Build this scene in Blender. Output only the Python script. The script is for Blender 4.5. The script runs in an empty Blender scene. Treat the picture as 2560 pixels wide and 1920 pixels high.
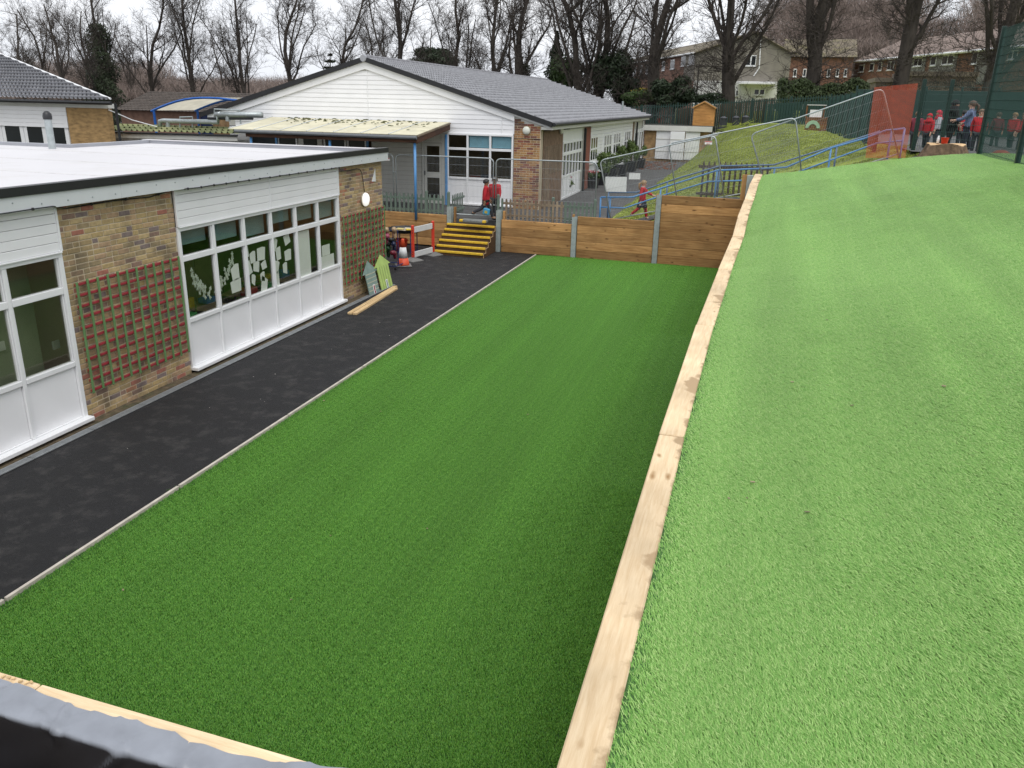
import bpy, bmesh, math, random
import numpy as np
from mathutils import Matrix, Vector, Euler, Quaternion
random.seed(7); np.random.seed(7)
S = bpy.context.scene
COL = S.collection
rad = math.radians
# ------------------------------------------------------------------ camera (solved from the photograph's building lines)
CAM = np.array([8.582, -6.567, 4.357]); FPX = 2029.2
YAW, PITCH, ROLL = rad(-15.89), rad(19.172), rad(-1.26)
def cam_axes():
    cy, sy, cp, sp = math.cos(YAW), math.sin(YAW), math.cos(PITCH), math.sin(PITCH)
    f = np.array([sy*cp, cy*cp, -sp]); r = np.array([cy, -sy, 0.]); d = np.cross(f, r)
    cr, sr = math.cos(ROLL), math.sin(ROLL)
    return cr*r + sr*d, -sr*r + cr*d, f
AX_R, AX_D, AX_F = cam_axes()
def ray(px, py):
    return AX_R*(px-1280)/FPX + AX_D*(py-960)/FPX + AX_F
def hit(px, py, axis, val):
    d = ray(px, py); t = (val-CAM[axis])/d[axis]; return Vector(CAM + t*d)
def hx(px, py, v): return hit(px, py, 0, v)
def hy(px, py, v): return hit(px, py, 1, v)
def hz(px, py, v): return hit(px, py, 2, v)
cd = bpy.data.cameras.new('camera'); cam = bpy.data.objects.new('camera', cd); COL.objects.link(cam)
M = Matrix.Identity(4)
for i in range(3):
    M[i][0] = AX_R[i]; M[i][1] = -AX_D[i]; M[i][2] = -AX_F[i]; M[i][3] = CAM[i]
cam.matrix_world = M
cd.sensor_fit = 'HORIZONTAL'; cd.sensor_width = 36.0; cd.lens = FPX/2560*36.0
cd.clip_start = 0.05; cd.clip_end = 6000
S.camera = cam
# ------------------------------------------------------------------ overcast sky, soft sun, exposure
SUN_EL, SUN_AZ = rad(60), rad(148)          # azimuth clockwise from +Y: high behind the camera on its right, a bright patch of cloud
w = bpy.data.worlds.new('World'); S.world = w; w.use_nodes = True
nt = w.node_tree; nt.nodes.clear()
def N(t, **k):
    n = nt.nodes.new(t)
    for a, b in k.items(): setattr(n, a, b)
    return n
sky = N('ShaderNodeTexSky', sky_type='NISHITA', sun_disc=False, sun_elevation=SUN_EL, sun_rotation=SUN_AZ, air_density=1.0, dust_density=4.0)
bg1 = N('ShaderNodeBackground'); bg1.inputs['Strength'].default_value = 0.05
nt.links.new(sky.outputs[0], bg1.inputs['Color'])
tc = N('ShaderNodeTexCoord'); mp = N('ShaderNodeMapping'); mp.inputs['Scale'].default_value = (1.2, 1.2, 4.0)
nz = N('ShaderNodeTexNoise'); nz.inputs['Scale'].default_value = 1.6; nz.inputs['Detail'].default_value = 5; nz.inputs['Roughness'].default_value = .55
cr = N('ShaderNodeValToRGB'); cr.color_ramp.elements[0].position = .3; cr.color_ramp.elements[1].position = .72
cr.color_ramp.elements[0].color = (.66, .69, .75, 1); cr.color_ramp.elements[1].color = (.90, .91, .93, 1)
bg2 = N('ShaderNodeBackground'); bg2.inputs['Strength'].default_value = 1.06
nt.links.new(tc.outputs['Generated'], mp.inputs[0]); nt.links.new(mp.outputs[0], nz.inputs['Vector']); nt.links.new(nz.outputs[0], cr.inputs[0])
sz = N('ShaderNodeSeparateXYZ'); nt.links.new(tc.outputs['Generated'], sz.inputs[0])      # no cloud below the horizon
hr = N('ShaderNodeMapRange'); hr.inputs[1].default_value = -.06; hr.inputs[2].default_value = -.02; nt.links.new(sz.outputs['Z'], hr.inputs[0])
hm_ = N('ShaderNodeMix', data_type='RGBA'); hm_.inputs['A'].default_value = (.06, .06, .05, 1); nt.links.new(hr.outputs[0], hm_.inputs['Factor']); nt.links.new(cr.outputs[0], hm_.inputs['B']); nt.links.new(hm_.outputs['Result'], bg2.inputs['Color'])
mx = N('ShaderNodeMixShader'); mx.inputs[0].default_value = .9
out = N('ShaderNodeOutputWorld')
nt.links.new(bg1.outputs[0], mx.inputs[1]); nt.links.new(bg2.outputs[0], mx.inputs[2]); nt.links.new(mx.outputs[0], out.inputs[0])
sl = bpy.data.lights.new('sun', 'SUN'); sl.energy = 1.25; sl.angle = rad(44); sl.color = (1, .97, .93)
so = bpy.data.objects.new('sun', sl); COL.objects.link(so)
sd = Vector((math.sin(SUN_AZ)*math.cos(SUN_EL), math.cos(SUN_AZ)*math.cos(SUN_EL), math.sin(SUN_EL)))
so.rotation_euler = sd.to_track_quat('Z', 'Y').to_euler()
S.view_settings.view_transform = 'Standard'; S.view_settings.look = 'None'
S.view_settings.exposure = 0.42; S.view_settings.gamma = 1.0
S.cycles.use_denoising = True; S.cycles.denoiser = 'OPENIMAGEDENOISE'; S.cycles.denoising_input_passes = 'RGB_ALBEDO_NORMAL'; S.cycles.denoising_prefilter = 'NONE'
S.cycles.max_bounces = 6; S.cycles.transparent_max_bounces = 24; S.cycles.diffuse_bounces = 3; S.cycles.glossy_bounces = 3
S.cycles.caustics_reflective = False; S.cycles.caustics_refractive = False
# ------------------------------------------------------------------ helpers: objects
W = {}
def _tag(o, label=None, cat=None, group=None, kind=None):
    if label: o['label'] = label
    if cat: o['category'] = cat
    if group: o['group'] = group
    if kind: o['kind'] = kind
    return o
def place(o, parent=None, M=None):
    M = M if M is not None else Matrix.Identity(4)
    COL.objects.link(o)
    if parent is not None:
        o.parent = parent; o.matrix_parent_inverse = W[parent.name].inverted()
    o.matrix_basis = M; W[o.name] = M.copy()
    return o
def thing(name, label, cat, loc=(0, 0, 0), rz=0, group=None):
    o = bpy.data.objects.new(name, None); o.empty_display_size = .1
    place(o, None, Matrix.Translation(loc) @ Matrix.Rotation(rz, 4, 'Z'))
    return _tag(o, label, cat, group)
def part(name, parent, loc, label=None):
    o = bpy.data.objects.new(name, None); o.empty_display_size = .1; place(o, parent, Matrix.Translation(loc))
    CHILD.setdefault(parent.name, []).append(o)
    return _tag(o, label)
def dup(root, M, label=None, group=None):
    r = root.copy(); COL.objects.link(r); r.matrix_basis = M; W[r.name] = M.copy()
    if label: r['label'] = label
    if group: r['group'] = group
    for ch in CHILD.get(root.name, []):
        c = ch.copy(); COL.objects.link(c); c.parent = r
        for g in CHILD.get(ch.name, []):
            d = g.copy(); COL.objects.link(d); d.parent = c
    return r
CHILD = {}
def T(x, y, z): return Matrix.Translation((x, y, z))
def RZ(a): return Matrix.Rotation(a, 4, 'Z')
def RX(a): return Matrix.Rotation(a, 4, 'X')
def RY(a): return Matrix.Rotation(a, 4, 'Y')
class MB:
    def __init__(s): s.v = []; s.f = []; s.m = []; s.mi = 0
    def add(s, vs, fs):
        b = len(s.v); s.v += [tuple(v) for v in vs]
        for f in fs: s.f.append(tuple(b+i for i in f)); s.m.append(s.mi)
        return s
    def box(s, c, d, M=None):
        x, y, z = d[0]/2, d[1]/2, d[2]/2
        vs = [Vector((a*x, b*y, e*z)) for a in (-1, 1) for b in (-1, 1) for e in (-1, 1)]
        if M is not None: vs = [M @ v for v in vs]
        vs = [v+Vector(c) for v in vs]
        return s.add(vs, [(0, 1, 3, 2), (4, 6, 7, 5), (0, 4, 5, 1), (2, 3, 7, 6), (0, 2, 6, 4), (1, 5, 7, 3)])
    def bb(s, x0, x1, y0, y1, z0, z1):
        return s.box(((x0+x1)/2, (y0+y1)/2, (z0+z1)/2), (x1-x0, y1-y0, z1-z0))
    def cbox(s, c, d, b=.004, M=None):
        x, y, z = d[0]/2, d[1]/2, d[2]/2; b = min(b, x*.6, y*.6, z*.6)
        vs = []
        for sx in (-1, 1):
            for sy in (-1, 1):
                for sz in (-1, 1):
                    vs += [Vector((sx*x, sy*(y-b), sz*(z-b))), Vector((sx*(x-b), sy*y, sz*(z-b))), Vector((sx*(x-b), sy*(y-b), sz*z))]
        def id(sx, sy, sz, k): return (((sx+1)//2)*4+((sy+1)//2)*2+((sz+1)//2))*3+k
        fs = []
        for q in (-1, 1):
            fs.append([id(q, -1, -1, 0), id(q, 1, -1, 0), id(q, 1, 1, 0), id(q, -1, 1, 0)][::q])
            fs.append([id(-1, q, -1, 1), id(-1, q, 1, 1), id(1, q, 1, 1), id(1, q, -1, 1)][::q])
            fs.append([id(-1, -1, q, 2), id(1, -1, q, 2), id(1, 1, q, 2), id(-1, 1, q, 2)][::q])
        for a in (-1, 1):
            for e in (-1, 1):
                fs.append([id(a, e, -1, 0), id(a, e, -1, 1), id(a, e, 1, 1), id(a, e, 1, 0)][::-a*e])
                fs.append([id(a, -1, e, 0), id(a, -1, e, 2), id(a, 1, e, 2), id(a, 1, e, 0)][::a*e])
                fs.append([id(-1, a, e, 1), id(-1, a, e, 2), id(1, a, e, 2), id(1, a, e, 1)][::-a*e])
        for sx in (-1, 1):
            for sy in (-1, 1):
                for sz in (-1, 1):
                    fs.append([id(sx, sy, sz, 0), id(sx, sy, sz, 1), id(sx, sy, sz, 2)][::sx*sy*sz])
        if M is not None: vs = [M @ v for v in vs]
        vs = [v+Vector(c) for v in vs]
        return s.add(vs, fs)
    def tube(s, pts, r, n=8, cap=True):
        pts = [Vector(p) for p in pts]; rs = r if isinstance(r, (list, tuple)) else [r]*len(pts)
        b = len(s.v); up = None
        for i, p in enumerate(pts):
            t = (pts[min(i+1, len(pts)-1)]-pts[max(i-1, 0)])
            if t.length < 1e-9: t = Vector((0, 0, 1))
            t.normalize()
            if up is None:
                up = Vector((0, 0, 1)) if abs(t.z) < .9 else Vector((1, 0, 0))
            a = t.cross(up)
            if a.length < 1e-6: a = t.orthogonal()
            a.normalize(); c = a.cross(t); up = c
            for k in range(n):
                an = 2*math.pi*k/n
                s.v.append(tuple(p + (a*math.cos(an)+c*math.sin(an))*rs[i]))
        for i in range(len(pts)-1):
            for k in range(n):
                k2 = (k+1) % n
                s.f.append((b+i*n+k, b+i*n+k2, b+(i+1)*n+k2, b+(i+1)*n+k)); s.m.append(s.mi)
        if cap and n > 2:
            s.f.append(tuple(b+k for k in range(n))[::-1]); s.m.append(s.mi)
            s.f.append(tuple(b+(len(pts)-1)*n+k for k in range(n))); s.m.append(s.mi)
        return s
    def lathe(s, prof, c=(0, 0, 0), n=16, M=None):
        b = len(s.v); c = Vector(c)
        for (r, z) in prof:
            for k in range(n):
                a = 2*math.pi*k/n; v = Vector((r*math.cos(a), r*math.sin(a), z))
                if M is not None: v = M @ v
                s.v.append(tuple(v+c))
        for i in range(len(prof)-1):
            for k in range(n):
                k2 = (k+1) % n
                s.f.append((b+i*n+k, b+i*n+k2, b+(i+1)*n+k2, b+(i+1)*n+k)); s.m.append(s.mi)
        s.f.append(tuple(b+k for k in range(n))[::-1]); s.m.append(s.mi)
        s.f.append(tuple(b+(len(prof)-1)*n+k for k in range(n))); s.m.append(s.mi)
        return s
    def prism(s, poly, a, b):      # polygon (list of Vector) extruded by vectors a..b
        n = len(poly); a = Vector(a); b = Vector(b)
        vs = [Vector(p)+a for p in poly]+[Vector(p)+b for p in poly]
        return s.add(vs, [tuple(range(n))[::-1], tuple(range(n, 2*n))]+[(i, (i+1) % n, n+(i+1) % n, n+i) for i in range(n)])
    def quad(s, *p): return s.add(p, [tuple(range(len(p)))])
    def mesh(s, name, mats, smooth=False):
        me = bpy.data.meshes.new(name); me.from_pydata(s.v, [], s.f)
        for m in (mats if isinstance(mats, (list, tuple)) else [mats]): me.materials.append(m)
        if s.mi or any(s.m): me.polygons.foreach_set('material_index', s.m)
        if smooth: me.polygons.foreach_set('use_smooth', [True]*len(me.polygons))
        me.update(); return me
    def build(s, name, mats, parent=None, M=None, smooth=False, fix=False):
        me = s.mesh(name, mats, smooth)
        if fix:
            bm = bmesh.new(); bm.from_mesh(me); bmesh.ops.recalc_face_normals(bm, faces=bm.faces); bm.to_mesh(me); bm.free()
        o = bpy.data.objects.new(name, me); place(o, parent, M)
        if parent is not None: CHILD.setdefault(parent.name, []).append(o)
        return o
BOXES = {}
def piece(name, size, M, mat, parent=None, bev=.004):
    """one chamfered box, mesh shared between pieces of the same size"""
    key = (tuple(round(x, 4) for x in size), mat.name, bev)
    if key not in BOXES:
        BOXES[key] = MB().cbox((0, 0, 0), size, bev).mesh(name, mat)
    o = bpy.data.objects.new(name, BOXES[key]); place(o, parent, M)
    if parent is not None: CHILD.setdefault(parent.name, []).append(o)
    return o
def shared(name, mesh, M, parent=None):
    o = bpy.data.objects.new(name, mesh); place(o, parent, M)
    if parent is not None: CHILD.setdefault(parent.name, []).append(o)
    return o
# ------------------------------------------------------------------ helpers: materials
MATS = {}
def newmat(name):
    m = bpy.data.materials.new(name); m.use_nodes = True; MATS[name] = m
    n = m.node_tree.nodes; b = n['Principled BSDF']; return m, m.node_tree, b
def mat(name, col, rough=.6, metal=0, var=.12, scale=6., detail=4, bump=.0, bscale=40., rnd=0., spec=.5, stretch=None, coord='Object', dirt=None):
    """plain procedural surface: base colour broken up by noise, optional per-object tint, bump and dirt"""
    m, t, b = newmat(name); L = t.links.new
    tc = t.nodes.new('ShaderNodeTexCoord'); mp = t.nodes.new('ShaderNodeMapping')
    if stretch: mp.inputs['Scale'].default_value = stretch
    L(tc.outputs[coord], mp.inputs[0])
    nz = t.nodes.new('ShaderNodeTexNoise'); nz.inputs['Scale'].default_value = scale; nz.inputs['Detail'].default_value = detail
    L(mp.outputs[0], nz.inputs['Vector'])
    c0 = tuple(max(0, x*(1-var)) for x in col); c1 = tuple(min(1, x*(1+var)) for x in col)
    cr = t.nodes.new('ShaderNodeValToRGB'); cr.color_ramp.elements[0].position = .3; cr.color_ramp.elements[1].position = .7
    cr.color_ramp.elements[0].color = (*c0, 1); cr.color_ramp.elements[1].color = (*c1, 1)
    L(nz.outputs[0], cr.inputs[0]); colo = cr.outputs[0]
    if rnd:
        oi = t.nodes.new('ShaderNodeObjectInfo'); hs = t.nodes.new('ShaderNodeHueSaturation')
        mr = t.nodes.new('ShaderNodeMapRange'); mr.inputs[3].default_value = 1-rnd; mr.inputs[4].default_value = 1+rnd
        L(oi.outputs['Random'], mr.inputs[0]); L(mr.outputs[0], hs.inputs['Value']); L(colo, hs.inputs['Color']); colo = hs.outputs[0]
    if dirt:
        n2 = t.nodes.new('ShaderNodeTexNoise'); n2.inputs['Scale'].default_value = dirt[1]; n2.inputs['Detail'].default_value = 8; n2.inputs['Roughness'].default_value = .7
        L(mp.outputs[0], n2.inputs['Vector'])
        r2 = t.nodes.new('ShaderNodeValToRGB'); r2.color_ramp.elements[0].position = dirt[2]; r2.color_ramp.elements[1].position = dirt[3]
        L(n2.outputs[0], r2.inputs[0])
        mix = t.nodes.new('ShaderNodeMix'); mix.data_type = 'RGBA'; mix.inputs['B'].default_value = (*dirt[0], 1)
        L(r2.outputs[0], mix.inputs['Factor']); L(colo, mix.inputs['A']); colo = mix.outputs['Result']
    L(colo, b.inputs['Base Color'])
    b.inputs['Roughness'].default_value = rough; b.inputs['Metallic'].default_value = metal; b.inputs['Specular IOR Level'].default_value = spec
    if bump:
        n3 = t.nodes.new('ShaderNodeTexNoise'); n3.inputs['Scale'].default_value = bscale; n3.inputs['Detail'].default_value = 5
        L(mp.outputs[0], n3.inputs['Vector']); bp = t.nodes.new('ShaderNodeBump'); bp.inputs['Strength'].default_value = bump; bp.inputs['Distance'].default_value = .02
        L(n3.outputs[0], bp.inputs['Height']); L(bp.outputs[0], b.inputs['Normal'])
    return m
def wood(name, light, dark, knots=True, rnd=.15, rough=.75, grain=1.0, kcol=None, stain=None):
    """sawn timber: long grain along local X, knots, per-piece tint"""
    m, t, b = newmat(name); L = t.links.new
    tc = t.nodes.new('ShaderNodeTexCoord'); oi = t.nodes.new('ShaderNodeObjectInfo')
    ad = t.nodes.new('ShaderNodeVectorMath'); ad.operation = 'MULTIPLY_ADD'
    L(oi.outputs['Random'], ad.inputs[0]); ad.inputs[1].default_value = (37, 19, 11); L(tc.outputs['Object'], ad.inputs[2])
    mp = t.nodes.new('ShaderNodeMapping'); mp.inputs['Scale'].default_value = (.7*grain, 9*grain, 9*grain); L(ad.outputs[0], mp.inputs[0])
    n1 = t.nodes.new('ShaderNodeTexNoise'); n1.inputs['Scale'].default_value = 2.2; n1.inputs['Detail'].default_value = 7; n1.inputs['Roughness'].default_value = .65; n1.inputs['Distortion'].default_value = .6
    L(mp.outputs[0], n1.inputs['Vector'])
    cr = t.nodes.new('ShaderNodeValToRGB'); cr.color_ramp.elements[0].position = .32; cr.color_ramp.elements[1].position = .66
    cr.color_ramp.elements[0].color = (*dark, 1); cr.color_ramp.elements[1].color = (*light, 1); L(n1.outputs[0], cr.inputs[0]); c = cr.outputs[0]
    n0 = t.nodes.new('ShaderNodeTexNoise'); n0.inputs['Scale'].default_value = 1.4; n0.inputs['Detail'].default_value = 3; L(ad.outputs[0], n0.inputs['Vector'])
    h0 = t.nodes.new('ShaderNodeHueSaturation'); m0 = t.nodes.new('ShaderNodeMapRange'); m0.inputs[1].default_value = .3; m0.inputs[2].default_value = .7; m0.inputs[3].default_value = .78; m0.inputs[4].default_value = 1.18
    L(n0.outputs[0], m0.inputs[0]); L(m0.outputs[0], h0.inputs['Value']); L(c, h0.inputs['Color']); c = h0.outputs[0]
    if knots:
        mk = t.nodes.new('ShaderNodeMapping'); mk.inputs['Scale'].default_value = (2.2, 5.5, 5.5)
        wn = t.nodes.new('ShaderNodeTexNoise'); wn.inputs['Scale'].default_value = 5; L(ad.outputs[0], wn.inputs['Vector'])
        wm = t.nodes.new('ShaderNodeVectorMath'); wm.operation = 'MULTIPLY_ADD'; wm.inputs[1].default_value = (.16, .05, .05); L(wn.outputs['Color'], wm.inputs[0]); L(ad.outputs[0], wm.inputs[2]); L(wm.outputs[0], mk.inputs[0])
        vo = t.nodes.new('ShaderNodeTexVoronoi'); vo.inputs['Scale'].default_value = 1.25; L(mk.outputs[0], vo.inputs['Vector'])
        r = t.nodes.new('ShaderNodeValToRGB'); r.color_ramp.elements[0].position = .03; r.color_ramp.elements[1].position = .17
        r.color_ramp.elements[0].color = (1, 1, 1, 1); r.color_ramp.elements[1].color = (0, 0, 0, 1); L(vo.outputs['Distance'], r.inputs[0])
        mx = t.nodes.new('ShaderNodeMix'); mx.data_type = 'RGBA'; mx.inputs['B'].default_value = (*(kcol or tuple(x*.35 for x in dark)), 1)
        sx_ = t.nodes.new('ShaderNodeSeparateXYZ'); L(vo.outputs['Color'], sx_.inputs[0]); pk_ = t.nodes.new('ShaderNodeMath'); pk_.operation = 'GREATER_THAN'; pk_.inputs[1].default_value = .35; L(sx_.outputs[0], pk_.inputs[0]); pm_ = t.nodes.new('ShaderNodeMath'); pm_.operation = 'MULTIPLY'; L(pk_.outputs[0], pm_.inputs[0]); L(r.outputs[0], pm_.inputs[1])
        L(pm_.outputs[0], mx.inputs['Factor']); L(c, mx.inputs['A']); c = mx.outputs['Result']
    if stain:
        so_ = t.nodes.new('ShaderNodeSeparateXYZ'); L(tc.outputs['Object'], so_.inputs[0]); sm_ = t.nodes.new('ShaderNodeMath'); sm_.operation = 'MULTIPLY_ADD'; sm_.inputs[1].default_value = -1.5; L(so_.outputs['Y'], sm_.inputs[0])
        ns = t.nodes.new('ShaderNodeTexNoise'); ns.inputs['Scale'].default_value = stain[1]; ns.inputs['Detail'].default_value = 6; L(ad.outputs[0], ns.inputs['Vector']); L(ns.outputs[0], sm_.inputs[2])
        rs = t.nodes.new('ShaderNodeValToRGB'); rs.color_ramp.elements[0].position = stain[2]; rs.color_ramp.elements[1].position = stain[2]+.06; L(sm_.outputs[0], rs.inputs[0])
        ms = t.nodes.new('ShaderNodeMix'); ms.data_type = 'RGBA'; ms.inputs['B'].default_value = (*stain[0], 1); L(rs.outputs[0], ms.inputs['Factor']); L(c, ms.inputs['A']); c = ms.outputs['Result']
    hs = t.nodes.new('ShaderNodeHueSaturation'); mr = t.nodes.new('ShaderNodeMapRange'); mr.inputs[3].default_value = 1-rnd; mr.inputs[4].default_value = 1+rnd
    L(oi.outputs['Random'], mr.inputs[0]); L(mr.outputs[0], hs.inputs['Value']); L(c, hs.inputs['Color']); L(hs.outputs[0], b.inputs['Base Color'])
    b.inputs['Roughness'].default_value = rough; b.inputs['Specular IOR Level'].default_value = .25
    bp = t.nodes.new('ShaderNodeBump'); bp.inputs['Strength'].default_value = .35; bp.inputs['Distance'].default_value = .01; L(n1.outputs[0], bp.inputs['Height']); L(bp.outputs[0], b.inputs['Normal'])
    return m
def brickmat(name, stops, island=False, lichen=.0):
    m, t, b = newmat(name); L = t.links.new
    if island: src = t.nodes.new('ShaderNodeNewGeometry').outputs['Random Per Island']
    else: src = t.nodes.new('ShaderNodeObjectInfo').outputs['Random']
    cr = t.nodes.new('ShaderNodeValToRGB'); cr.color_ramp.interpolation = 'CONSTANT'
    e = cr.color_ramp.elements
    while len(e) < len(stops): e.new(.5)
    for i, (p, c) in enumerate(stops): e[i].position = p; e[i].color = (*c, 1)
    L(src, cr.inputs[0])
    geo = t.nodes.new('ShaderNodeNewGeometry')
    nz = t.nodes.new('ShaderNodeTexNoise'); nz.inputs['Scale'].default_value = 14; nz.inputs['Detail'].default_value = 6; nz.inputs['Roughness'].default_value = .7; L(geo.outputs['Position'], nz.inputs['Vector'])
    hs = t.nodes.new('ShaderNodeHueSaturation'); mr = t.nodes.new('ShaderNodeMapRange'); mr.inputs[1].default_value = .28; mr.inputs[2].default_value = .75; mr.inputs[3].default_value = .72; mr.inputs[4].default_value = 1.25
    L(nz.outputs[0], mr.inputs[0]); L(mr.outputs[0], hs.inputs['Value']); L(cr.outputs[0], hs.inputs['Color'])
    # sooty patches
    n2 = t.nodes.new('ShaderNodeTexNoise'); n2.inputs['Scale'].default_value = 2.1; n2.inputs['Detail'].default_value = 6; L(geo.outputs['Position'], n2.inputs['Vector'])
    r2 = t.nodes.new('ShaderNodeValToRGB'); r2.color_ramp.elements[0].position = .5; r2.color_ramp.elements[1].position = .8; L(n2.outputs[0], r2.inputs[0])
    mx = t.nodes.new('ShaderNodeMix'); mx.data_type = 'RGBA'; mx.inputs['B'].default_value = (.09, .075, .06, 1); L(r2.outputs[0], mx.inputs['Factor']); L(hs.outputs[0], mx.inputs['A'])
    L(mx.outputs['Result'], b.inputs['Base Color']); b.inputs['Roughness'].default_value = .85; b.inputs['Specular IOR Level'].default_value = .2
    bp = t.nodes.new('ShaderNodeBump'); bp.inputs['Strength'].default_value = .5; bp.inputs['Distance'].default_value = .008; L(nz.outputs[0], bp.inputs['Height']); L(bp.outputs[0], b.inputs['Normal'])
    return m
def glassmat(name, tint=(.72, .8, .74), refl=1.0, rough=.02):
    m, t, b = newmat(name); L = t.links.new; n = t.nodes
    n.remove(b); o = n['Material Output']
    lw = n.new('ShaderNodeLayerWeight'); lw.inputs[0].default_value = .5
    pw = n.new('ShaderNodeMath'); pw.operation = 'POWER'; pw.inputs[1].default_value = 4.0; L(lw.outputs['Facing'], pw.inputs[0])
    ml = n.new('ShaderNodeMath'); ml.operation = 'MULTIPLY_ADD'; ml.inputs[1].default_value = .8*refl; ml.inputs[2].default_value = .045*refl; ml.use_clamp = True; L(pw.outputs[0], ml.inputs[0])
    tr = n.new('ShaderNodeBsdfTransparent'); tr.inputs[0].default_value = (*tint, 1)
    gl = n.new('ShaderNodeBsdfGlossy'); gl.inputs['Roughness'].default_value = rough
    mx = n.new('ShaderNodeMixShader'); L(ml.outputs[0], mx.inputs[0]); L(tr.outputs[0], mx.inputs[1]); L(gl.outputs[0], mx.inputs[2]); L(mx.outputs[0], o.inputs[0])
    return m
def translucent(name, col, k=.5, rough=.6, dirt=None):
    m = mat(name, col, rough, var=.14, scale=1.5, detail=6, dirt=dirt); t = m.node_tree; b = t.nodes['Principled BSDF']; o = t.nodes['Material Output']
    tl = t.nodes.new('ShaderNodeBsdfTranslucent'); mx = t.nodes.new('ShaderNodeMixShader'); mx.inputs[0].default_value = k
    src = b.inputs['Base Color'].links[0].from_socket; t.links.new(src, tl.inputs[0]); t.links.new(b.outputs[0], mx.inputs[1]); t.links.new(tl.outputs[0], mx.inputs[2]); t.links.new(mx.outputs[0], o.inputs[0]); return m
def leafmat(name, col, var=.45, trans=.3):
    m, t, b = newmat(name); L = t.links.new
    g = t.nodes.new('ShaderNodeNewGeometry'); hs = t.nodes.new('ShaderNodeHueSaturation'); hs.inputs['Color'].default_value = (*col, 1)
    mr = t.nodes.new('ShaderNodeMapRange'); mr.inputs[3].default_value = 1-var; mr.inputs[4].default_value = 1+var
    L(g.outputs['Random Per Island'], mr.inputs[0]); L(mr.outputs[0], hs.inputs['Value']); L(hs.outputs[0], b.inputs['Base Color'])
    b.inputs['Roughness'].default_value = .55; b.inputs['Specular IOR Level'].default_value = .3
    return m
# palette
WHITE = mat('white_upvc', (.82, .83, .84), .35, var=.03, scale=3, dirt=((.52, .52, .5), 5, .62, .95))
WHITE_SIDING = mat('white_cladding', (.86, .865, .88), .4, var=.025, scale=2, rnd=.02, dirt=((.6, .6, .57), 3, .66, .98))
CREAM = mat('cream_paint', (.60, .60, .56), .5, var=.05, scale=3)
FASCIA = mat('grey_white_fascia', (.62, .65, .66), .35, var=.04, scale=2, stretch=(1, 1, .3), dirt=((.42, .42, .4), 4, .62, .95))
BLACK = mat('black_trim', (.012, .013, .015), .45, var=.2, scale=5)
BLACKPLASTIC = mat('black_plastic', (.02, .021, .024), .4, var=.2, scale=8)
MEMBRANE = mat('roof_membrane', (.62, .61, .625), .5, var=.04, scale=.5, dirt=((.50, .48, .45), .7, .55, .9))
KERBGREY = mat('grey_kerb', (.33, .34, .37), .55, var=.08, scale=2)
MORTAR = mat('mortar', (.50, .42, .30), .9, var=.2, scale=12, bump=.4, bscale=60, dirt=((.10, .09, .07), 2.2, .5, .85), coord='Generated')
SB0 = [(0, (.40, .27, .11)), (.16, (.34, .23, .10)), (.3, (.45, .31, .14)), (.44, (.37, .23, .12)), (.56, (.30, .21, .10)), (.66, (.43, .27, .13)), (.76, (.24, .14, .09)), (.85, (.34, .12, .07)), (.91, (.20, .14, .115)), (.97, (.40, .17, .08))]
SB = [(p, (min(.6, r*1.04+.03), min(.5, g*1.12+.03), min(.4, b*1.2+.035))) for p, (r, g, b) in SB0]
BRICK = brickmat('yellow_stock_brick', SB); BRICK_I = brickmat('yellow_stock_brick_joined', SB, True)
RB = [(0, (.36, .20, .09)), (.2, (.42, .25, .11)), (.4, (.32, .15, .08)), (.55, (.26, .10, .07)), (.7, (.40, .22, .10)), (.85, (.20, .09, .07))]
BRICK2 = brickmat('brown_red_brick', RB); BRICK2_I = brickmat('brown_red_brick_joined', RB, True)
HB = [(0, (.30, .10, .055)), (.3, (.36, .13, .07)), (.6, (.27, .09, .05)), (.85, (.33, .14, .08))]
HOUSEBRICK = mat('red_house_brick', (.22, .115, .08), .9, var=.3, scale=5, coord='Object', bump=.2)
SLEEPER = wood('treated_sleeper', (.52, .305, .125), (.30, .155, .055), rnd=.26, kcol=(.07, .03, .012))
CAPWOOD = wood('pale_sleeper_cap', (.78, .62, .41), (.64, .47, .28), rnd=.07, kcol=(.36, .22, .10), grain=2.2, stain=((.42, .30, .175), 3.4, .615))
PINE = wood('new_pine', (.68, .50, .28), (.52, .36, .18), rnd=.1)
SHEDWOOD = wood('shed_wood', (.62, .33, .11), (.46, .22, .07), rnd=.08, knots=True)
DARKWOOD = wood('dark_brown_wood', (.10, .05, .03), (.05, .025, .016), rnd=.1, knots=False)
STAIRWOOD = wood('brown_stair_wood', (.13, .075, .04), (.06, .035, .02), rnd=.15, knots=False)
GREYWOOD = wood('weathered_picket', (.30, .24, .17), (.19, .15, .11), rnd=.18, knots=False)
GREENPAINT = mat('sage_green_paint', (.135, .185, .15), .6, var=.16, scale=8, rnd=.1, stretch=(1, 1, .3))
TRELGREEN = mat('trellis_green_paint', (.115, .225, .085), .65, var=.22, scale=9, rnd=.12, stretch=(1, 1, .3), dirt=((.16, .17, .09), 14, .55, .8))
TRELRED = mat('trellis_red_paint', (.31, .028, .04), .55, var=.2, scale=9, rnd=.12)
GALV = mat('galvanised_steel', (.42, .46, .47), .42, metal=.55, var=.14, scale=9, rnd=.06, dirt=((.3, .36, .34), 5, .5, .8))
GALVWALL = mat('galvanised_post', (.38, .44, .43), .5, metal=.25, var=.16, scale=7, rnd=.1, dirt=((.24, .30, .28), 6, .5, .85))
BLUEPAINT = mat('sky_blue_paint', (.10, .29, .58), .35, var=.1, scale=6)
BLUEDARK = mat('royal_blue_paint', (.015, .11, .42), .35, var=.1, scale=6)
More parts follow.
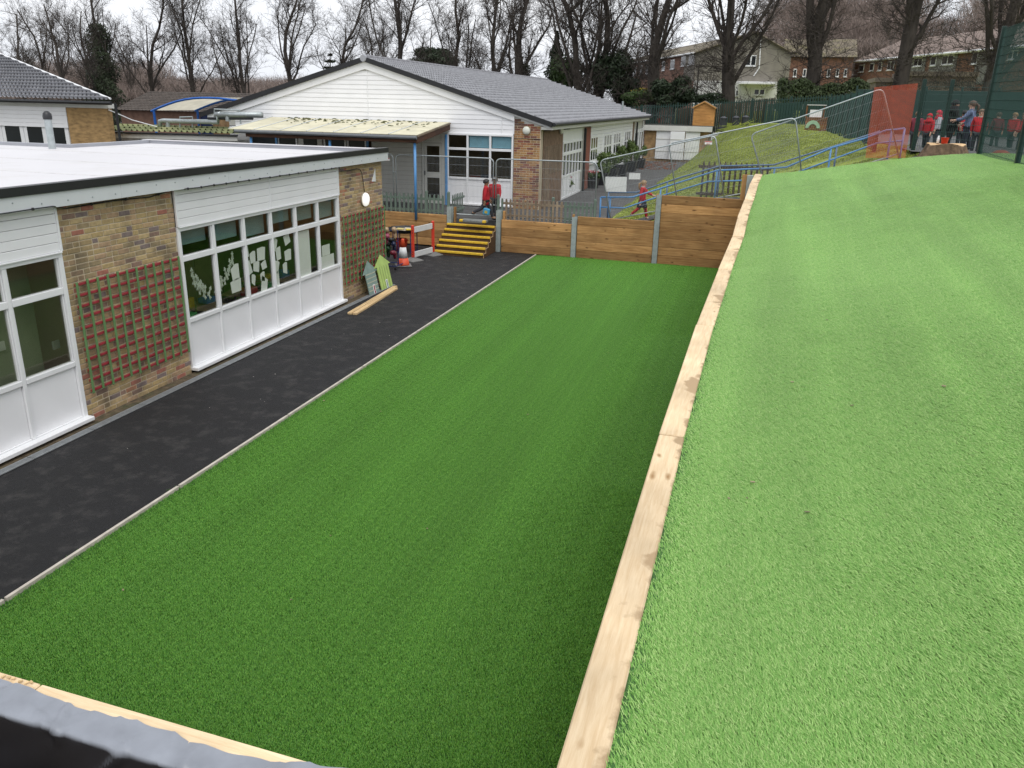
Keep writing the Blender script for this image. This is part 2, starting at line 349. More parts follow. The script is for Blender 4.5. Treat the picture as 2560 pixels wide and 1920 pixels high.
NAVYTUBE = mat('navy_tube', (.02, .035, .12), .4, var=.1)
YELLOWNOSE = mat('yellow_nosing', (.72, .47, .035), .6, var=.14, scale=14, dirt=((.35, .24, .05), 12, .6, .85))
RED = mat('signal_red', (.62, .05, .025), .45, var=.08, scale=6)
ORANGE = mat('cone_orange', (.70, .085, .03), .5, var=.15, scale=10, dirt=((.3, .1, .07), 9, .6, .9))
BARRIERW = mat('barrier_white', (.66, .68, .68), .45, var=.06, scale=4, dirt=((.4, .4, .38), 9, .6, .95))
RUBBER = mat('grey_rubber', (.16, .16, .155), .8, var=.2, scale=8)
PAPER = mat('paper', (.80, .82, .80), .8, var=.03, scale=4)
GREENFENCE = mat('dark_green_powder_coat', (.009, .038, .029), .45, var=.15, scale=5)
GREENMESH = mat('green_mesh_wire', (.014, .052, .041), .5, var=.1)
TILE = mat('grey_roof_tile', (.30, .305, .325), .6, var=.14, scale=3, bump=.2, bscale=30)
ROOFBROWN = mat('brown_roof_tile', (.15, .125, .09), .85, var=.35, scale=2.5, dirt=((.17, .16, .05), 1.1, .5, .75))
RENDER = mat('grey_render', (.25, .23, .195), .9, var=.12, scale=2, bump=.2)
GLASS = glassmat('window_glass', (.87, .89, .85), .9)
GLASSCLEAR = glassmat('clear_glass', (.8, .85, .85), 1.0)
DARKGLASS = mat('dark_far_glass', (.02, .024, .028), .08, var=.3, scale=.7)
# ================================================================== THE GROUND
def structure(o): o['kind'] = 'structure'; return o
def lerp_tab(tab, x):
    if x <= tab[0][0]: return tab[0][1]
    for (a, b), (c, d) in zip(tab, tab[1:]):
        if x <= c: return b+(d-b)*(x-a)/(c-a)
    return tab[-1][1]
def sstep(a, b, x):
    t = min(1, max(0, (x-a)/(b-a))); return t*t*(3-2*t)
TARMAC = mat('court_tarmac', (.011, .011, .0125), .75, var=.35, scale=60, detail=8, bump=.9, bscale=220, coord='Object', dirt=((.07, .066, .063), 3.2, .50, .78))
TARMAC2 = mat('path_tarmac', (.075, .075, .075), .85, var=.25, scale=2, detail=7, bump=.4, bscale=90, dirt=((.12, .115, .105), 1.1, .5, .8))
PLAYTAR = mat('playground_tarmac', (.10, .10, .10), .85, var=.2, scale=2, detail=6)
SOIL = mat('shading_soil', (.075, .055, .035), .95, var=.4, scale=3, bump=.6, bscale=20)
LAWN = mat('lawn_grass', (.26, .32, .06), .9, var=.35, scale=.6, detail=8, bump=.6, bscale=30, dirt=((.34, .34, .075), .35, .45, .7))
ROUGH = mat('rough_ground', (.075, .075, .04), .95, var=.4, scale=.3, detail=8)
TURFBASE = mat('turf_backing', (.02, .07, .01), .95, var=.25, scale=20)
TURFBASE2 = mat('turf_backing_pale', (.05, .13, .03), .95, var=.25, scale=20)
structure(MB().bb(-1500, 1500, -900, 2500, -.6, -.06).build('ground', ROUGH))
structure(MB().bb(-9.5, 2.5, -4.4, 17.3, -.05, 0).build('court_tarmac', TARMAC))
structure(MB().bb(2.5, 8.45, -4.4, 17.1, -.05, 0.0).build('court_turf', TURFBASE))
structure(MB().bb(-70, 4.32, 17.46, 140, -.05, .9).build('upper_path', TARMAC2))
# ---- cap line of the bank wall, from pixels at chosen heights
CAPPX = [(1391, 1920, 1.72), (1649, 1082, 1.88), (1741, 809, 1.98), (1796, 671, 2.03), (1831, 590, 2.15), (1845, 539, 2.30), (1861, 499, 2.42), (1874, 461, 2.55), (1888, 434, 2.65)]
CAP = [hz(*c) for c in CAPPX]
d0 = (CAP[1]-CAP[0]).normalized(); CAP[0] = CAP[0]-d0*2.6
CX = [(p.y, p.x) for p in CAP]; CZ = [(p.y, p.z) for p in CAP]
YEND = CAP[-1].y
def bank(x, y):
    xw = lerp_tab(CX, y)+.2; zw = lerp_tab(CZ, y)-.03
    s = .245 - .085*sstep(8, 17, y)
    d = max(0, x-xw)
    z = zw + d*s + .012*math.sin(x*1.3+y*.7)*min(1, d)+.012*math.sin(y*1.1-x*.8)*min(1, d)
    top = 3.36+.05*math.sin(x)
    if z > top-.25: z = top-.25 + .25*math.tanh((z-(top-.25))/.25)
    return z
def heightgrid(name, xs_of_row, ys, fz, m):
    mb = MB(); rows = []
    for y in ys:
        r = []
        for x in xs_of_row(y):
            r.append(len(mb.v)); mb.v.append((x, y, fz(x, y)))
        rows.append(r)
    for a, b in zip(rows, rows[1:]):
        for i in range(len(a)-1): mb.f.append((a[i], a[i+1], b[i+1], b[i])); mb.m.append(0)
    return mb.build(name, m, smooth=True)
ys = list(np.arange(-8.8, YEND, .25))+[YEND]
structure(heightgrid('turf_bank', lambda y: [lerp_tab(CX, y)+.17+(14.6-lerp_tab(CX, y)-.17)*i/26 for i in range(27)], ys, bank, TURFBASE2))
ZR = [(4.2, .905), (5.1, .95), (7.5, 1.78), (9.4, 1.9), (12.4, 3.05), (13.2, 3.26), (99, 3.26)]
def lawn_z(x, y):
    wv = 8.2+(2.6-8.2)*min(1, max(0, (y-19)/27)); u = min(1, max(0, (x-4.28)/wv))
    z = .88+2.36*(u*.75+.25*u*u*(3-2*u))
    if y > 48: z += (y-48)*.055*sstep(3, 9, x)*min(1, 30/(y-18))
    zr = lerp_tab(ZR, x)-.03
    k = sstep(19.1, 21.5, y); z = zr+(z-zr)*k
    return z + (.03*math.sin(x*2.1+y)*math.sin(y*.9))*k
structure(heightgrid('lawn', lambda y: [4.28+.35*i for i in range(30)]+[15+i*2.5 for i in range(22)], [YEND+.06, 17.6, 18.2, 18.7, 19.1]+list(np.arange(19.6, 52, .8))+list(range(54, 140, 4)), lawn_z, LAWN))
mb = MB(); n = 26; xs = [4.26+(12.9-4.26)*i/n for i in range(n+1)]
for x in xs: mb.v += [(x, 17.5, lerp_tab(ZR, x)), (x, 19.05, lerp_tab(ZR, x))]
mb.f = [(2*i, 2*i+2, 2*i+3, 2*i+1) for i in range(n)]; mb.m = [0]*n
structure(mb.build('ramp_path', TARMAC2))
structure(MB().quad((12.75, 19.3, 3.275), (70, 19.3, 3.275), (70, 47, 3.275), (12.55, 44, 3.275)).build('playground', PLAYTAR))
structure(MB().quad((14.55, -9, 3.27), (70, -9, 3.27), (70, 19.28, 3.27), (14.55, 19.28, 3.27)).build('playground_edge', PLAYTAR))
structure(MB().bb(-1, 7.9, -9, -4.70, .2, 1.2).build('shading_soil', SOIL))  # unseen fill, raised to shade the membrane hanging behind the near wall
# ---- artificial turf pile: one blade patch instanced over the sheets
def blade_patch(name, m, size=.3, n=900, h=.03, lean=.6, wdt=.0032, spread=.5, curl=.5, tuft=6):
    mb = MB(); r = random.Random(3)
    for _ in range(n//tuft):
        # tent falloff: patches spaced one size apart add up evenly
        x0, y0 = r.uniform(-size/2, size/2)+r.uniform(-size/2, size/2), r.uniform(-size/2, size/2)+r.uniform(-size/2, size/2)
        a0 = r.gauss(0, spread*.8); hk = r.uniform(.75, 1.25); lk = r.uniform(.6, 1.4)
        for _ in range(tuft):
            x, y = x0+r.gauss(0, .003+wdt*.3), y0+r.gauss(0, .003+wdt*.3)
            a = a0+r.gauss(0, spread*.6); ln = lean*lk*r.uniform(.7, 1.3); hh = h*hk*r.uniform(.75, 1.15); ww = wdt*r.uniform(.7, 1.3)
            dx, dy = math.cos(a), math.sin(a); px, py = -dy, dx
            p0 = Vector((x, y, 0)); p1 = Vector((x+dx*ln*hh*.35, y+dy*ln*hh*.35, hh*.6)); p2 = Vector((x+dx*ln*hh*1.15, y+dy*ln*hh*1.15, hh*(1-.25*curl)))
            s = Vector((px, py, 0))*ww
            mb.add([p0-s, p0+s, p1+s*.9, p1-s*.9, p2], [(0, 1, 2, 3), (3, 2, 4)])
    return bpy.data.objects.new(name, mb.mesh(name, m))
def scatter(name, pts, rots, inst, label, kindcat):
    me = bpy.data.meshes.new(name); me.from_pydata([tuple(p) for p in pts], [], [])
    at = me.attributes.new('rot', 'FLOAT_VECTOR', 'POINT'); at.data.foreach_set('vector', [c for r in rots for c in r])
    o = bpy.data.objects.new(name, me); place(o); me.materials.append(inst.data.materials[0])
    ng = bpy.data.node_groups.new(name, 'GeometryNodeTree')
    ng.interface.new_socket('Geometry', in_out='INPUT', socket_type='NodeSocketGeometry'); ng.interface.new_socket('Geometry', in_out='OUTPUT', socket_type='NodeSocketGeometry')
    gi = ng.nodes.new('NodeGroupInput'); go = ng.nodes.new('NodeGroupOutput')
    ip = ng.nodes.new('GeometryNodeInstanceOnPoints'); oi = ng.nodes.new('GeometryNodeObjectInfo'); oi.inputs['Object'].default_value = inst
    na = ng.nodes.new('GeometryNodeInputNamedAttribute'); na.data_type = 'FLOAT_VECTOR'; na.inputs['Name'].default_value = 'rot'
    ng.links.new(gi.outputs[0], ip.inputs['Points']); ng.links.new(oi.outputs['Geometry'], ip.inputs['Instance'])
    ng.links.new(na.outputs[0], ip.inputs['Rotation']); ng.links.new(ip.outputs[0], go.inputs[0])
    md = o.modifiers.new('pile', 'NODES'); md.node_group = ng
    _tag(o, label, kindcat, kind='stuff'); return o
def turfmat(name, cols, big, pat=(.75, 1.2)):
    m, t, b = newmat(name); L = t.links.new
    g = t.nodes.new('ShaderNodeNewGeometry'); cr = t.nodes.new('ShaderNodeValToRGB'); e = cr.color_ramp.elements
    while len(e) < len(cols): e.new(.5)
    for i, c in enumerate(cols): e[i].position = i/(len(cols)-1); e[i].color = (*c, 1)
    L(g.outputs['Random Per Island'], cr.inputs[0])
    mp = t.nodes.new('ShaderNodeMapping'); mp.inputs['Scale'].default_value = big; L(g.outputs['Position'], mp.inputs[0])
    nz = t.nodes.new('ShaderNodeTexNoise'); nz.inputs['Scale'].default_value = 1; nz.inputs['Detail'].default_value = 4; L(mp.outputs[0], nz.inputs['Vector'])
    mr = t.nodes.new('ShaderNodeMapRange'); mr.inputs[1].default_value = .3; mr.inputs[2].default_value = .7; mr.inputs[3].default_value = pat[0]; mr.inputs[4].default_value = pat[1]; L(nz.outputs[0], mr.inputs[0])
    hs = t.nodes.new('ShaderNodeHueSaturation'); L(mr.outputs[0], hs.inputs['Value']); L(cr.outputs[0], hs.inputs['Color']); L(hs.outputs[0], b.inputs['Base Color'])
    b.inputs['Roughness'].default_value = .5; b.inputs['Specular IOR Level'].default_value = .35
    return m
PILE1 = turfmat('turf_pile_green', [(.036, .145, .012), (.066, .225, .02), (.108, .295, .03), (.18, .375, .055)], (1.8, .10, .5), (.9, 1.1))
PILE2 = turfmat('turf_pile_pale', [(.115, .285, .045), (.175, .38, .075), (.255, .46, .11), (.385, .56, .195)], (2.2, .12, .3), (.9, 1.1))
PILE3 = turfmat('lawn_blades', [(.25, .33, .05), (.29, .36, .06), (.34, .39, .075), (.39, .42, .10)], (.5, .5, .5), (.7, 1.25))
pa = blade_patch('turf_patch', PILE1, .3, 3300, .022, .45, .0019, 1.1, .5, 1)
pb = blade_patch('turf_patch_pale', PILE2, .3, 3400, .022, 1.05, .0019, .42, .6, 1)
pl = blade_patch('lawn_patch', PILE3, 1.0, 3600, .032, .6, .007, 3., .4, 3)
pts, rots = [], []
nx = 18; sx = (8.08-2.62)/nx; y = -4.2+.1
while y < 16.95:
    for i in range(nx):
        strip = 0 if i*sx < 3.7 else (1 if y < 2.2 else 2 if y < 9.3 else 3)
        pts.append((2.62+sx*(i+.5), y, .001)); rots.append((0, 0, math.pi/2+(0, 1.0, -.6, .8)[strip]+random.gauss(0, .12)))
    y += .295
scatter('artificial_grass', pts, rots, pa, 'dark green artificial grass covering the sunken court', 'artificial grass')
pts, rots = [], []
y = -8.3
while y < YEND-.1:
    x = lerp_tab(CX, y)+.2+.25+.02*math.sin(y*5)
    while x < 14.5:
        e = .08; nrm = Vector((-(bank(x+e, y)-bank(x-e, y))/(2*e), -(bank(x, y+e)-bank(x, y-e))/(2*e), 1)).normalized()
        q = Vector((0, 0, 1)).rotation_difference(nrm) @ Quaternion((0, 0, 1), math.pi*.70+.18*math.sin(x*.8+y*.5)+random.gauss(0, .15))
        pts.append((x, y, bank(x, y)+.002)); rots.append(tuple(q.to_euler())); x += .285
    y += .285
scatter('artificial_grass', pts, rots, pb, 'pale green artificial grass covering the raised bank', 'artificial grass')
pts, rots = [], []
for y in np.arange(19.4, 50, .8):
    for x in np.arange(4.75, 12.6, .8):
        if x < 6.2 and y > 46.5: continue
        xx, yy = x+random.uniform(-.15, .15), y+random.uniform(-.15, .15)
        pts.append((xx, yy, lawn_z(xx, yy)-.005))
        dzx = (lawn_z(xx+.3, yy)-lawn_z(xx-.3, yy))/.6
        rots.append((0, -math.atan(dzx), random.uniform(0, 6.28)) if False else tuple((Vector((0, 0, 1)).rotation_difference(Vector((-dzx, 0, 1))) @ Quaternion((0, 0, 1), random.uniform(0, 6.28))).to_euler()))
scatter('lawn_blades', pts, rots, pl, 'yellowish green mown grass on the lawn slope', 'grass')
lf = MB(); rl = random.Random(31)
for k in range(44):
    if k < 24: x_, y_ = rl.uniform(8.6, 13), rl.uniform(-3.5, 14); z_ = bank(x_, y_)+.03
    else: x_, y_ = rl.uniform(2.7, 8), rl.uniform(-3.8, 16); z_ = .028
    q_ = rl.uniform(.006, .015); lf.box((x_, y_, z_), (q_*2.2, q_, .003), RZ(rl.uniform(0, 3)) @ RX(rl.uniform(-.4, .4)))
_tag(lf.build('leaf_litter', mat('dry_leaf_brown', (.24, .20, .12), .9, var=.5)), 'scattered bits of dry leaf lying on the artificial grass', 'leaf litter', kind='stuff')
gt = MB()
for k in range(22): x_, y_ = rl.uniform(.4, 2.4), rl.uniform(-3, 16); q_ = rl.uniform(.005, .011); gt.box((x_, y_, q_*.3+.001), (q_*1.5, q_, q_*.6), RZ(rl.uniform(0, 3)))
_tag(gt.build('gravel', mat('pale_grit', (.45, .43, .40), .9, var=.3)), 'pale grit specks scattered on the court tarmac', 'grit', kind='stuff')
EDGING = mat('pale_edging', (.50, .46, .40), .8, var=.2, scale=6)
eb = thing('turf_edging', 'thin pale edging strip between tarmac and artificial turf', 'edging', (2.5, -4.2, 0))
y = -4.2
while y < 16.9:
    l = min(2.38, 17.02-y); piece('edging_strip', (.035, l-.004, .06), T(2.52, y+l/2, .012), EDGING, eb); y += 2.4
# ================================================================== RETAINING WALLS
def bwall(x): return 17.07-.032*(x-5)
rw = thing('sleeper_retaining_wall', 'stepped brown timber sleeper wall with galvanised posts behind the court', 'retaining wall', (4, 17.1, 0))
ang = math.atan(-.032)
def course(x0, x1, rows, top, parent, h=.243):
    for k in range(rows):
        zt = top-k*h; zb = max(zt-h+.004, 0.0)
        piece('sleeper', (x1-x0-.006, .1, round(zt-zb, 3)), T((x0+x1)/2, bwall((x0+x1)/2)+.085+random.uniform(-.004, .004), (zt+zb)/2) @ RZ(ang), SLEEPER, parent, .007)
course(-4.4, -.42, 4, 1.0, rw); course(1.36, 3.56, 4, .972, rw); course(3.72, 5.98, 5, 1.212, rw); course(6.13, 8.44, 8, 1.952, rw)
def hpost(x, top, parent, bot=0.0, wd=.145):
    mb = MB(); h = top-bot; y0 = bwall(x)
    mb.box((0, 0, h/2), (wd, .012, h)); mb.box((0, .08, h/2), (.012, .148, h)); mb.box((0, .16, h/2), (wd, .012, h))
    mb.build('post', GALVWALL, parent, T(x, y0+.012, bot) @ RZ(ang))
for x, t in ((-.335, 1.262), (1.273, 1.255), (3.635, 1.19), (6.055, 1.955)): hpost(x, t, rw)
for x, t, d in ((-.205, 1.25, .1), (1.40, 1.22, .1), (3.57, 1.25, .12), (5.985, 1.965, .12)):
    piece('upright_timber', (t-.3, .1, .06), T(x, bwall(x)+.2, (t+.3)/2) @ RY(-math.pi/2) @ RX(0), SLEEPER, rw, .005)
bw = thing('sleeper_bank_wall', 'long pale-topped sleeper wall holding back the raised turf bank', 'retaining wall', (8.05, 0, 0))
for i, (p, q) in enumerate(zip(CAP, CAP[1:])):
    d = q-p; L = d.length; xa = d.normalized(); ya = Vector((0, 0, 1)).cross(xa).normalized(); za = xa.cross(ya)
    R3 = Matrix((xa, ya, za)).transposed().to_4x4()
    c = (p+q)/2 - ya*.1 - za*.05 + Vector((random.uniform(-.004, .004), 0, 0))
    piece('cap_sleeper', (L-.02, .2, .1), Matrix.Translation(c+Vector((0, 0, random.uniform(-.008, .006)))) @ R3, CAPWOOD, bw, .009)
    zt = min(p.z, q.z)-.115; rows = int(zt/.25)
    R2 = RZ(math.atan2(d.y, d.x)); L2 = math.hypot(d.x, d.y); nseg = max(1, round(L2/2.6))
    for s in range(nseg):
        cc = p+(q-p)*((s+.5)/nseg)
        for k in range(rows+1):
            hgt = .246 if k < rows else max(.04, zt-rows*.25)
            piece('sleeper', (L2/nseg-.006, .1, hgt), T(cc.x+.11, cc.y, k*.25+hgt/2) @ R2, SLEEPER, bw, .007)
piece('end_post', (.16, .15, 2.6), T(CAP[-1].x-.12, CAP[-1].y+.02, 1.3), GALVWALL, bw, .004)
piece('end_board', (2.6, .06, .18), T(CAP[-1].x-.24, CAP[-1].y+.05, 1.31) @ RY(-math.pi/2), SLEEPER, bw, .005)
# near wall with membrane
nw = thing('sleeper_end_wall', 'pale timber sleeper wall end crossing the near corner', 'retaining wall', (4, -4.3, 0))
NA, NB = hz(0, 1677.8, 1.75), hz(830, 1919, 1.75)
yn = lambda x: NA.y+(NB.y-NA.y)*(x-NA.x)/(NB.x-NA.x)
x = 8.0; an = math.atan2(NB.y-NA.y, NB.x-NA.x)
for i in range(4):
    l = 2.35; xc = x-l/2
    piece('cap_sleeper', (l-.006, .2, .1), T(xc, yn(xc)-.1, 1.70) @ RZ(an), CAPWOOD, nw, .008)
    for k in range(7):
        h = .246 if k < 6 else .14
        piece('sleeper', (l-.006, .1, h), T(xc, yn(xc)-.06, k*.25+h/2) @ RZ(an), SLEEPER, nw, .007)
    x -= l
# black damp-proof membrane folded over the wall
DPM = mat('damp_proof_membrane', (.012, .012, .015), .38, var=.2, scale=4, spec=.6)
t = DPM.node_tree; b = t.nodes['Principled BSDF']; L = t.links.new      # sky sheen painted in as a paler colour on upward faces
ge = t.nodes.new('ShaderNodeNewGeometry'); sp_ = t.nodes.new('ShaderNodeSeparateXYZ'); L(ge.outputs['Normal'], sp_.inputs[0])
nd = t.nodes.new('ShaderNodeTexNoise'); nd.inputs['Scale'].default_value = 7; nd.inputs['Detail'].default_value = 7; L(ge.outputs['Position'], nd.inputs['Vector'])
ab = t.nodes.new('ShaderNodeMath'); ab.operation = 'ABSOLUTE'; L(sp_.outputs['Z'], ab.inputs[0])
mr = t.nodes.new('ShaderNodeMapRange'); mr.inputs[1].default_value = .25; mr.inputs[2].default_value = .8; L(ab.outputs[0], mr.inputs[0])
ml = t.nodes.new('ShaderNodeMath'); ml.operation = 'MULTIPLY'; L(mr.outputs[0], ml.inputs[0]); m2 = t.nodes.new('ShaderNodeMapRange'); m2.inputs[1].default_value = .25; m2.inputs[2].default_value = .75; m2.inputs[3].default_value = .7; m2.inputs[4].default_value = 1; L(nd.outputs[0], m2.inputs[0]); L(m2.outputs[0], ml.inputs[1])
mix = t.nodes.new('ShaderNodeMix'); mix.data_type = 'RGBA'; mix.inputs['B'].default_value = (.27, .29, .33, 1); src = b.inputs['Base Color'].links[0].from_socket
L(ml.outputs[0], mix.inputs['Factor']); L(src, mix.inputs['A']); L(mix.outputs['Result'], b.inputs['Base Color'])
mb = MB(); rows = []; nxm = 420; prof_n = 34; rr_ = random.Random(21)
CRE = [(rr_.uniform(3.5, 7.6), rr_.uniform(-.1, .3), rr_.uniform(-1.3, 1.3), rr_.uniform(.008, .022)*rr_.choice((1, 1, -.5)), rr_.uniform(.010, .026)) for _ in range(80)]
for i in range(nxm+1):
    x = -1.0+8.6*i/nxm; yy = yn(x)
    e = .055+.018*math.sin(x*3.1)+.02*math.sin(x*1.3+1)+.012*math.sin(x*7.7)+.004*math.sin(x*31)
    if x > 6.9: e -= .05*sstep(6.9, 7.5, x)
    row = []
    for k in range(prof_n+1):
        u = k/prof_n; sv = u*.62           # metres along the sheet from its free edge
        w_ = .215-e
        cre = 0
        for (cx, cs, an_, am, wd) in CRE:
            d_ = (x-cx)*math.cos(an_)+(sv-cs)*math.sin(an_)*2; al = -(x-cx)*math.sin(an_)+(sv-cs)*math.cos(an_)
            if abs(d_) < wd*4 and abs(al) < .16: cre += am*math.exp(-(d_/wd)**2)*(1-(al/.16)**2)
        cre += .0015*math.sin(x*19+sv*30)
        if sv < w_: row.append(len(mb.v)); mb.v.append((x, yy-e-sv, 1.757+cre+.003*math.sin(sv/w_*3.14)))
        else:
            s_ = sv-w_; row.append(len(mb.v)); mb.v.append((x, yy-.215-.006-cre*.9-.05*s_*(1+math.sin(x*6+2))-.02*s_, 1.752-s_))
    rows.append(row)
for a_, c_ in zip(rows, rows[1:]):
    for k in range(prof_n): mb.f.append((a_[k], a_[k+1], c_[k+1], c_[k])); mb.m.append(0)
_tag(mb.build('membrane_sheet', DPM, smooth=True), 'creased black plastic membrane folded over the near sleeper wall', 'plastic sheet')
for i in range(6):
    c = hz(8+i*14+random.uniform(-4, 4), 1692+i*3+random.uniform(-4, 4), 1.76)
    _tag(MB().cbox((0, 0, 0), (.02, .012, .006), .002).build('wood_chip', PINE, None, Matrix.Translation(c) @ RZ(random.uniform(0, 3))), ['first','second','third','fourth','fifth','last'][i]+' of the pale wood chips on the near wall, from the picture edge', 'wood chip', 'wood chips on the near wall')
# ================================================================== CLASSROOM BUILDING (flat white roof, brick piers)
cb = thing('classroom_building', 'low flat-roofed classroom block with yellow brick piers and white window bays', 'building', (0, 5, 0))
PZ = .075
HALFL, FULLL = .1025, .215
full_me = MB().cbox((0, 0, 0), (.05, FULLL, .064), .006).mesh('brick', BRICK); half_me = MB().cbox((0, 0, 0), (.05, HALFL, .064), .006).mesh('brick', BRICK)
def brick_layout(y0, y1, z0, n, seed):
    """courses of stretchers with some headers; yields (course, y centre, length)"""
    r = random.Random(seed); out = []
    for k in range(n):
        y = y0; first = True
        while y < y1-.03:
            if first and k % 2: l = HALFL
            elif r.random() < .2: l = HALFL
            else: l = FULLL
            if y+l > y1: l = y1-y
            out.append((k, y+l/2, l)); y += l+.010; first = False
    return out
def brick_pier(parent, name, y0, y1, z0, n, seed, single, xface=0.0):
    core = MB().bb(xface-.14, xface-.006, y0+.004, y1-.004, z0-.15, z0+n*PZ).build(name, MORTAR, parent)
    j = MB()
    for k, yc, l in brick_layout(y0, y1, z0, n, seed):
        z = z0+(k+.5)*PZ; x = xface-.025+random.uniform(-.003, .003)
        if single(k) and (abs(l-FULLL) < 1e-4 or abs(l-HALFL) < 1e-4):
            shared('brick', full_me if l > .2 else half_me, T(x, yc, z) @ RX(random.uniform(-.006, .006)), core)
        else: j.cbox((x, yc, z), (.05, l, .064), .006)
    o = j.build('brick_courses', BRICK_I, core); o['kind'] = 'stuff'
    return core
brick_pier(cb, 'brick_pier', 1.94, 4.22, .0, 40, 1, lambda k: k >= 26 or k < 3)
brick_pier(cb, 'brick_pier', 9.54, 11.79, .0, 40, 2, lambda k: k >= 29)
# end wall (north) and rest of the shell
MB().bb(-6.4, -.02, 11.70, 11.785, -.05, 3.0).build('end_wall', BRICK_I, cb)
INT = mat('classroom_wall_paint', (.52, .43, .32), .8, var=.08, scale=1.5); INTCEIL = mat('classroom_ceiling', (.5, .5, .46), .9, var=.05); INTFLOOR = mat('classroom_floor', (.10, .085, .055), .6, var=.3, scale=1)
MB().bb(-6.3, -6.2, -6, 11.69, .02, 2.9).build('inner_wall', INT, cb)
MB().bb(-6.2, -.15, 11.6, 11.69, .02, 2.9).build('inner_wall', mat('classroom_end_wall', (.36, .24, .14), .8, var=.2, scale=1), cb)
MB().bb(-6.2, -.15, 2.6, 2.7, .02, 2.9).build('inner_wall', INT, cb)
MB().bb(-6.2, -.15, -6, 11.6, -.04, .03).build('floor_slab', INTFLOOR, cb)
MB().bb(-6.2, -.15, -6, 11.6, 2.88, 2.93).build('ceiling_panel', INTCEIL, cb)
# roof: membrane, kerbs and edge trims
RZT = 3.2
K1 = hz(214, 364.6, 3.22); K2 = hz(180, 358, 3.22)
poly = [(.06, -7), (.06, 11.66), (-6.4, 11.66), (-6.4, K1.y), (-22, K1.y+.6), (-22, -7)]
MB().prism([Vector((x, y, 0)) for x, y in poly], (0, 0, 2.98), (0, 0, 3.16)).build('roof_sheet', MEMBRANE, cb, fix=True)
mb = MB(); mb.bb(-6.55, .02, 11.62, 11.80, 3.0, 3.235); mb.build('roof_kerb', KERBGREY, cb)
MB().bb(-6.56, -6.38, K1.y+.002, 11.618, 3.0, 3.232).build('roof_kerb', KERBGREY, cb)
MB().bb(-22, -6.562, K1.y+.0, K1.y+.18, 3.0, 3.228).build('roof_kerb', KERBGREY, cb)
MB().bb(-6.6, .0, 11.60, 11.815, 3.236, 3.25).build('kerb_cap', MEMBRANE, cb)
MB().bb(.03, .165, -7, 11.86, 3.165, 3.272).build('edge_trim', BLACK, cb)
for yy in (-2.4, -.3, 1.8, 3.9, 6.0, 8.1, 10.2): piece('lap_seam', (6.3 if yy > K1.y else 12, .09, .006), T(-3.12 if yy > K1.y else -6, yy, 3.162), mat('lap_seam_grey', (.60, .59, .59), .5) if 'lap_seam_grey' not in MATS else MATS['lap_seam_grey'], cb, .002)
y = -7.0
while y < 11.8:
    l = min(2.5, 11.84-y); piece('fascia_board', (.035, l-.003, .19), T(.128, y+l/2, 3.07), FASCIA, cb, .003); y += 2.5
MB().bb(-6.55, .145, 11.82, 11.85, 2.98, 3.165).build('fascia_board', FASCIA, cb)
MB().bb(.0, .11, -7, 11.8, 3.0, 3.02).build('soffit_board', FASCIA, cb)
sc = MB()
for yy in np.arange(-3, 11.7, .42): sc.lathe([(.011, 0), (.011, .004), (.006, .007)], (.1462, yy, 3.045+.05*((int(yy*10)) % 2)), 8, RY(math.pi/2))
o = sc.build('fixing_screw', GALV, cb); o['kind'] = 'stuff'
# ---- window bays
BLIND = mat('teal_blind', (.20, .31, .34), .7, var=.1, scale=2)
def window_bay(y0, y1, nl, ny, label=None):
    bay = part('window_bay', cb, (0, y0, .05), label)
    xf = -.02; fw = .055
    def fr(a, b, c, d, name='frame_bar', dx=.07, off=0): piece(name, (dx, round(b-a, 4), round(d-c, 4)), T(xf+off, (a+b)/2, (c+d)/2), WHITE, bay, .006)
    fr(y0+.005, y1-.005, 2.32, 2.39, dx=.09); fr(y0+.005, y0+.075, .06, 2.318, dx=.09); fr(y1-.075, y1-.005, .06, 2.318, dx=.09)
    ms = [y0+.04+(y1-y0-.08)*i/nl for i in range(nl+1)]
    for m_ in ms[1:-1]: fr(m_-.03, m_+.03, .1, 2.318, 'mullion', .08)
    for i in range(nl):
        a, b = ms[i]+.035 if i else y0+.077, ms[i+1]-.035 if i < nl-1 else y1-.077
        a = ms[i]+.032 if i else y0+.077; b = ms[i+1]-.032 if i < nl-1 else y1-.077
        fr(a, b, 1.84, 1.93, 'transom', .085); fr(a, b, .84, .91, 'transom', .085)
        for (c, d) in ((1.932, 2.318), (.912, 1.838)):
            fr(a, a+.022, c, d, 'bead', .05); fr(b-.022, b, c, d, 'bead', .05)
            g = MB().bb(xf-.012, xf-.006, a+.018, b-.018, c, d).build('pane', GLASS, bay)
        piece('lower_panel', (.03, b-a-.002, .715), T(xf-.008, (a+b)/2, .475), WHITE_SIDING, bay, .004)
        fr(a, b, .1, .118, 'bead', .06)
    fr(y0-.0, y1+.0, .045, .1, 'sill', .19, .05)
    # cladding above
    h = (3.0-2.395)/5
    mid = y0+(y1-y0)*.5 if y1-y0 > 3 else None
    spans = [(y0+.035, mid-.012), (mid+.012, y1-.035)] if mid else [(y0+.035, y1-.035)]
    for a, b in spans:
        for k in range(5):
            piece('cladding_board', (.022, b-a, h-.006), T(.022+.001*k, (a+b)/2, 2.398+h*(k+.5)) @ RY(.035), WHITE_SIDING, bay, .004)
    for yy in ([mid] if mid else [])+[y0+.018, y1-.018]:
        piece('joint_trim', (.038, .034 if yy != mid else .022, .605), T(.026, yy, 2.70), WHITE, bay, .004)
    MB().bb(-.12, -.06, y0+.01, y1-.01, 2.4, 2.99).build('backing_board', CREAM, bay)
    piece('drip_edge', (.05, y1-y0-.05, .02), T(.03, (y0+y1)/2, 2.388), WHITE, bay, .003)
    return bay, ms
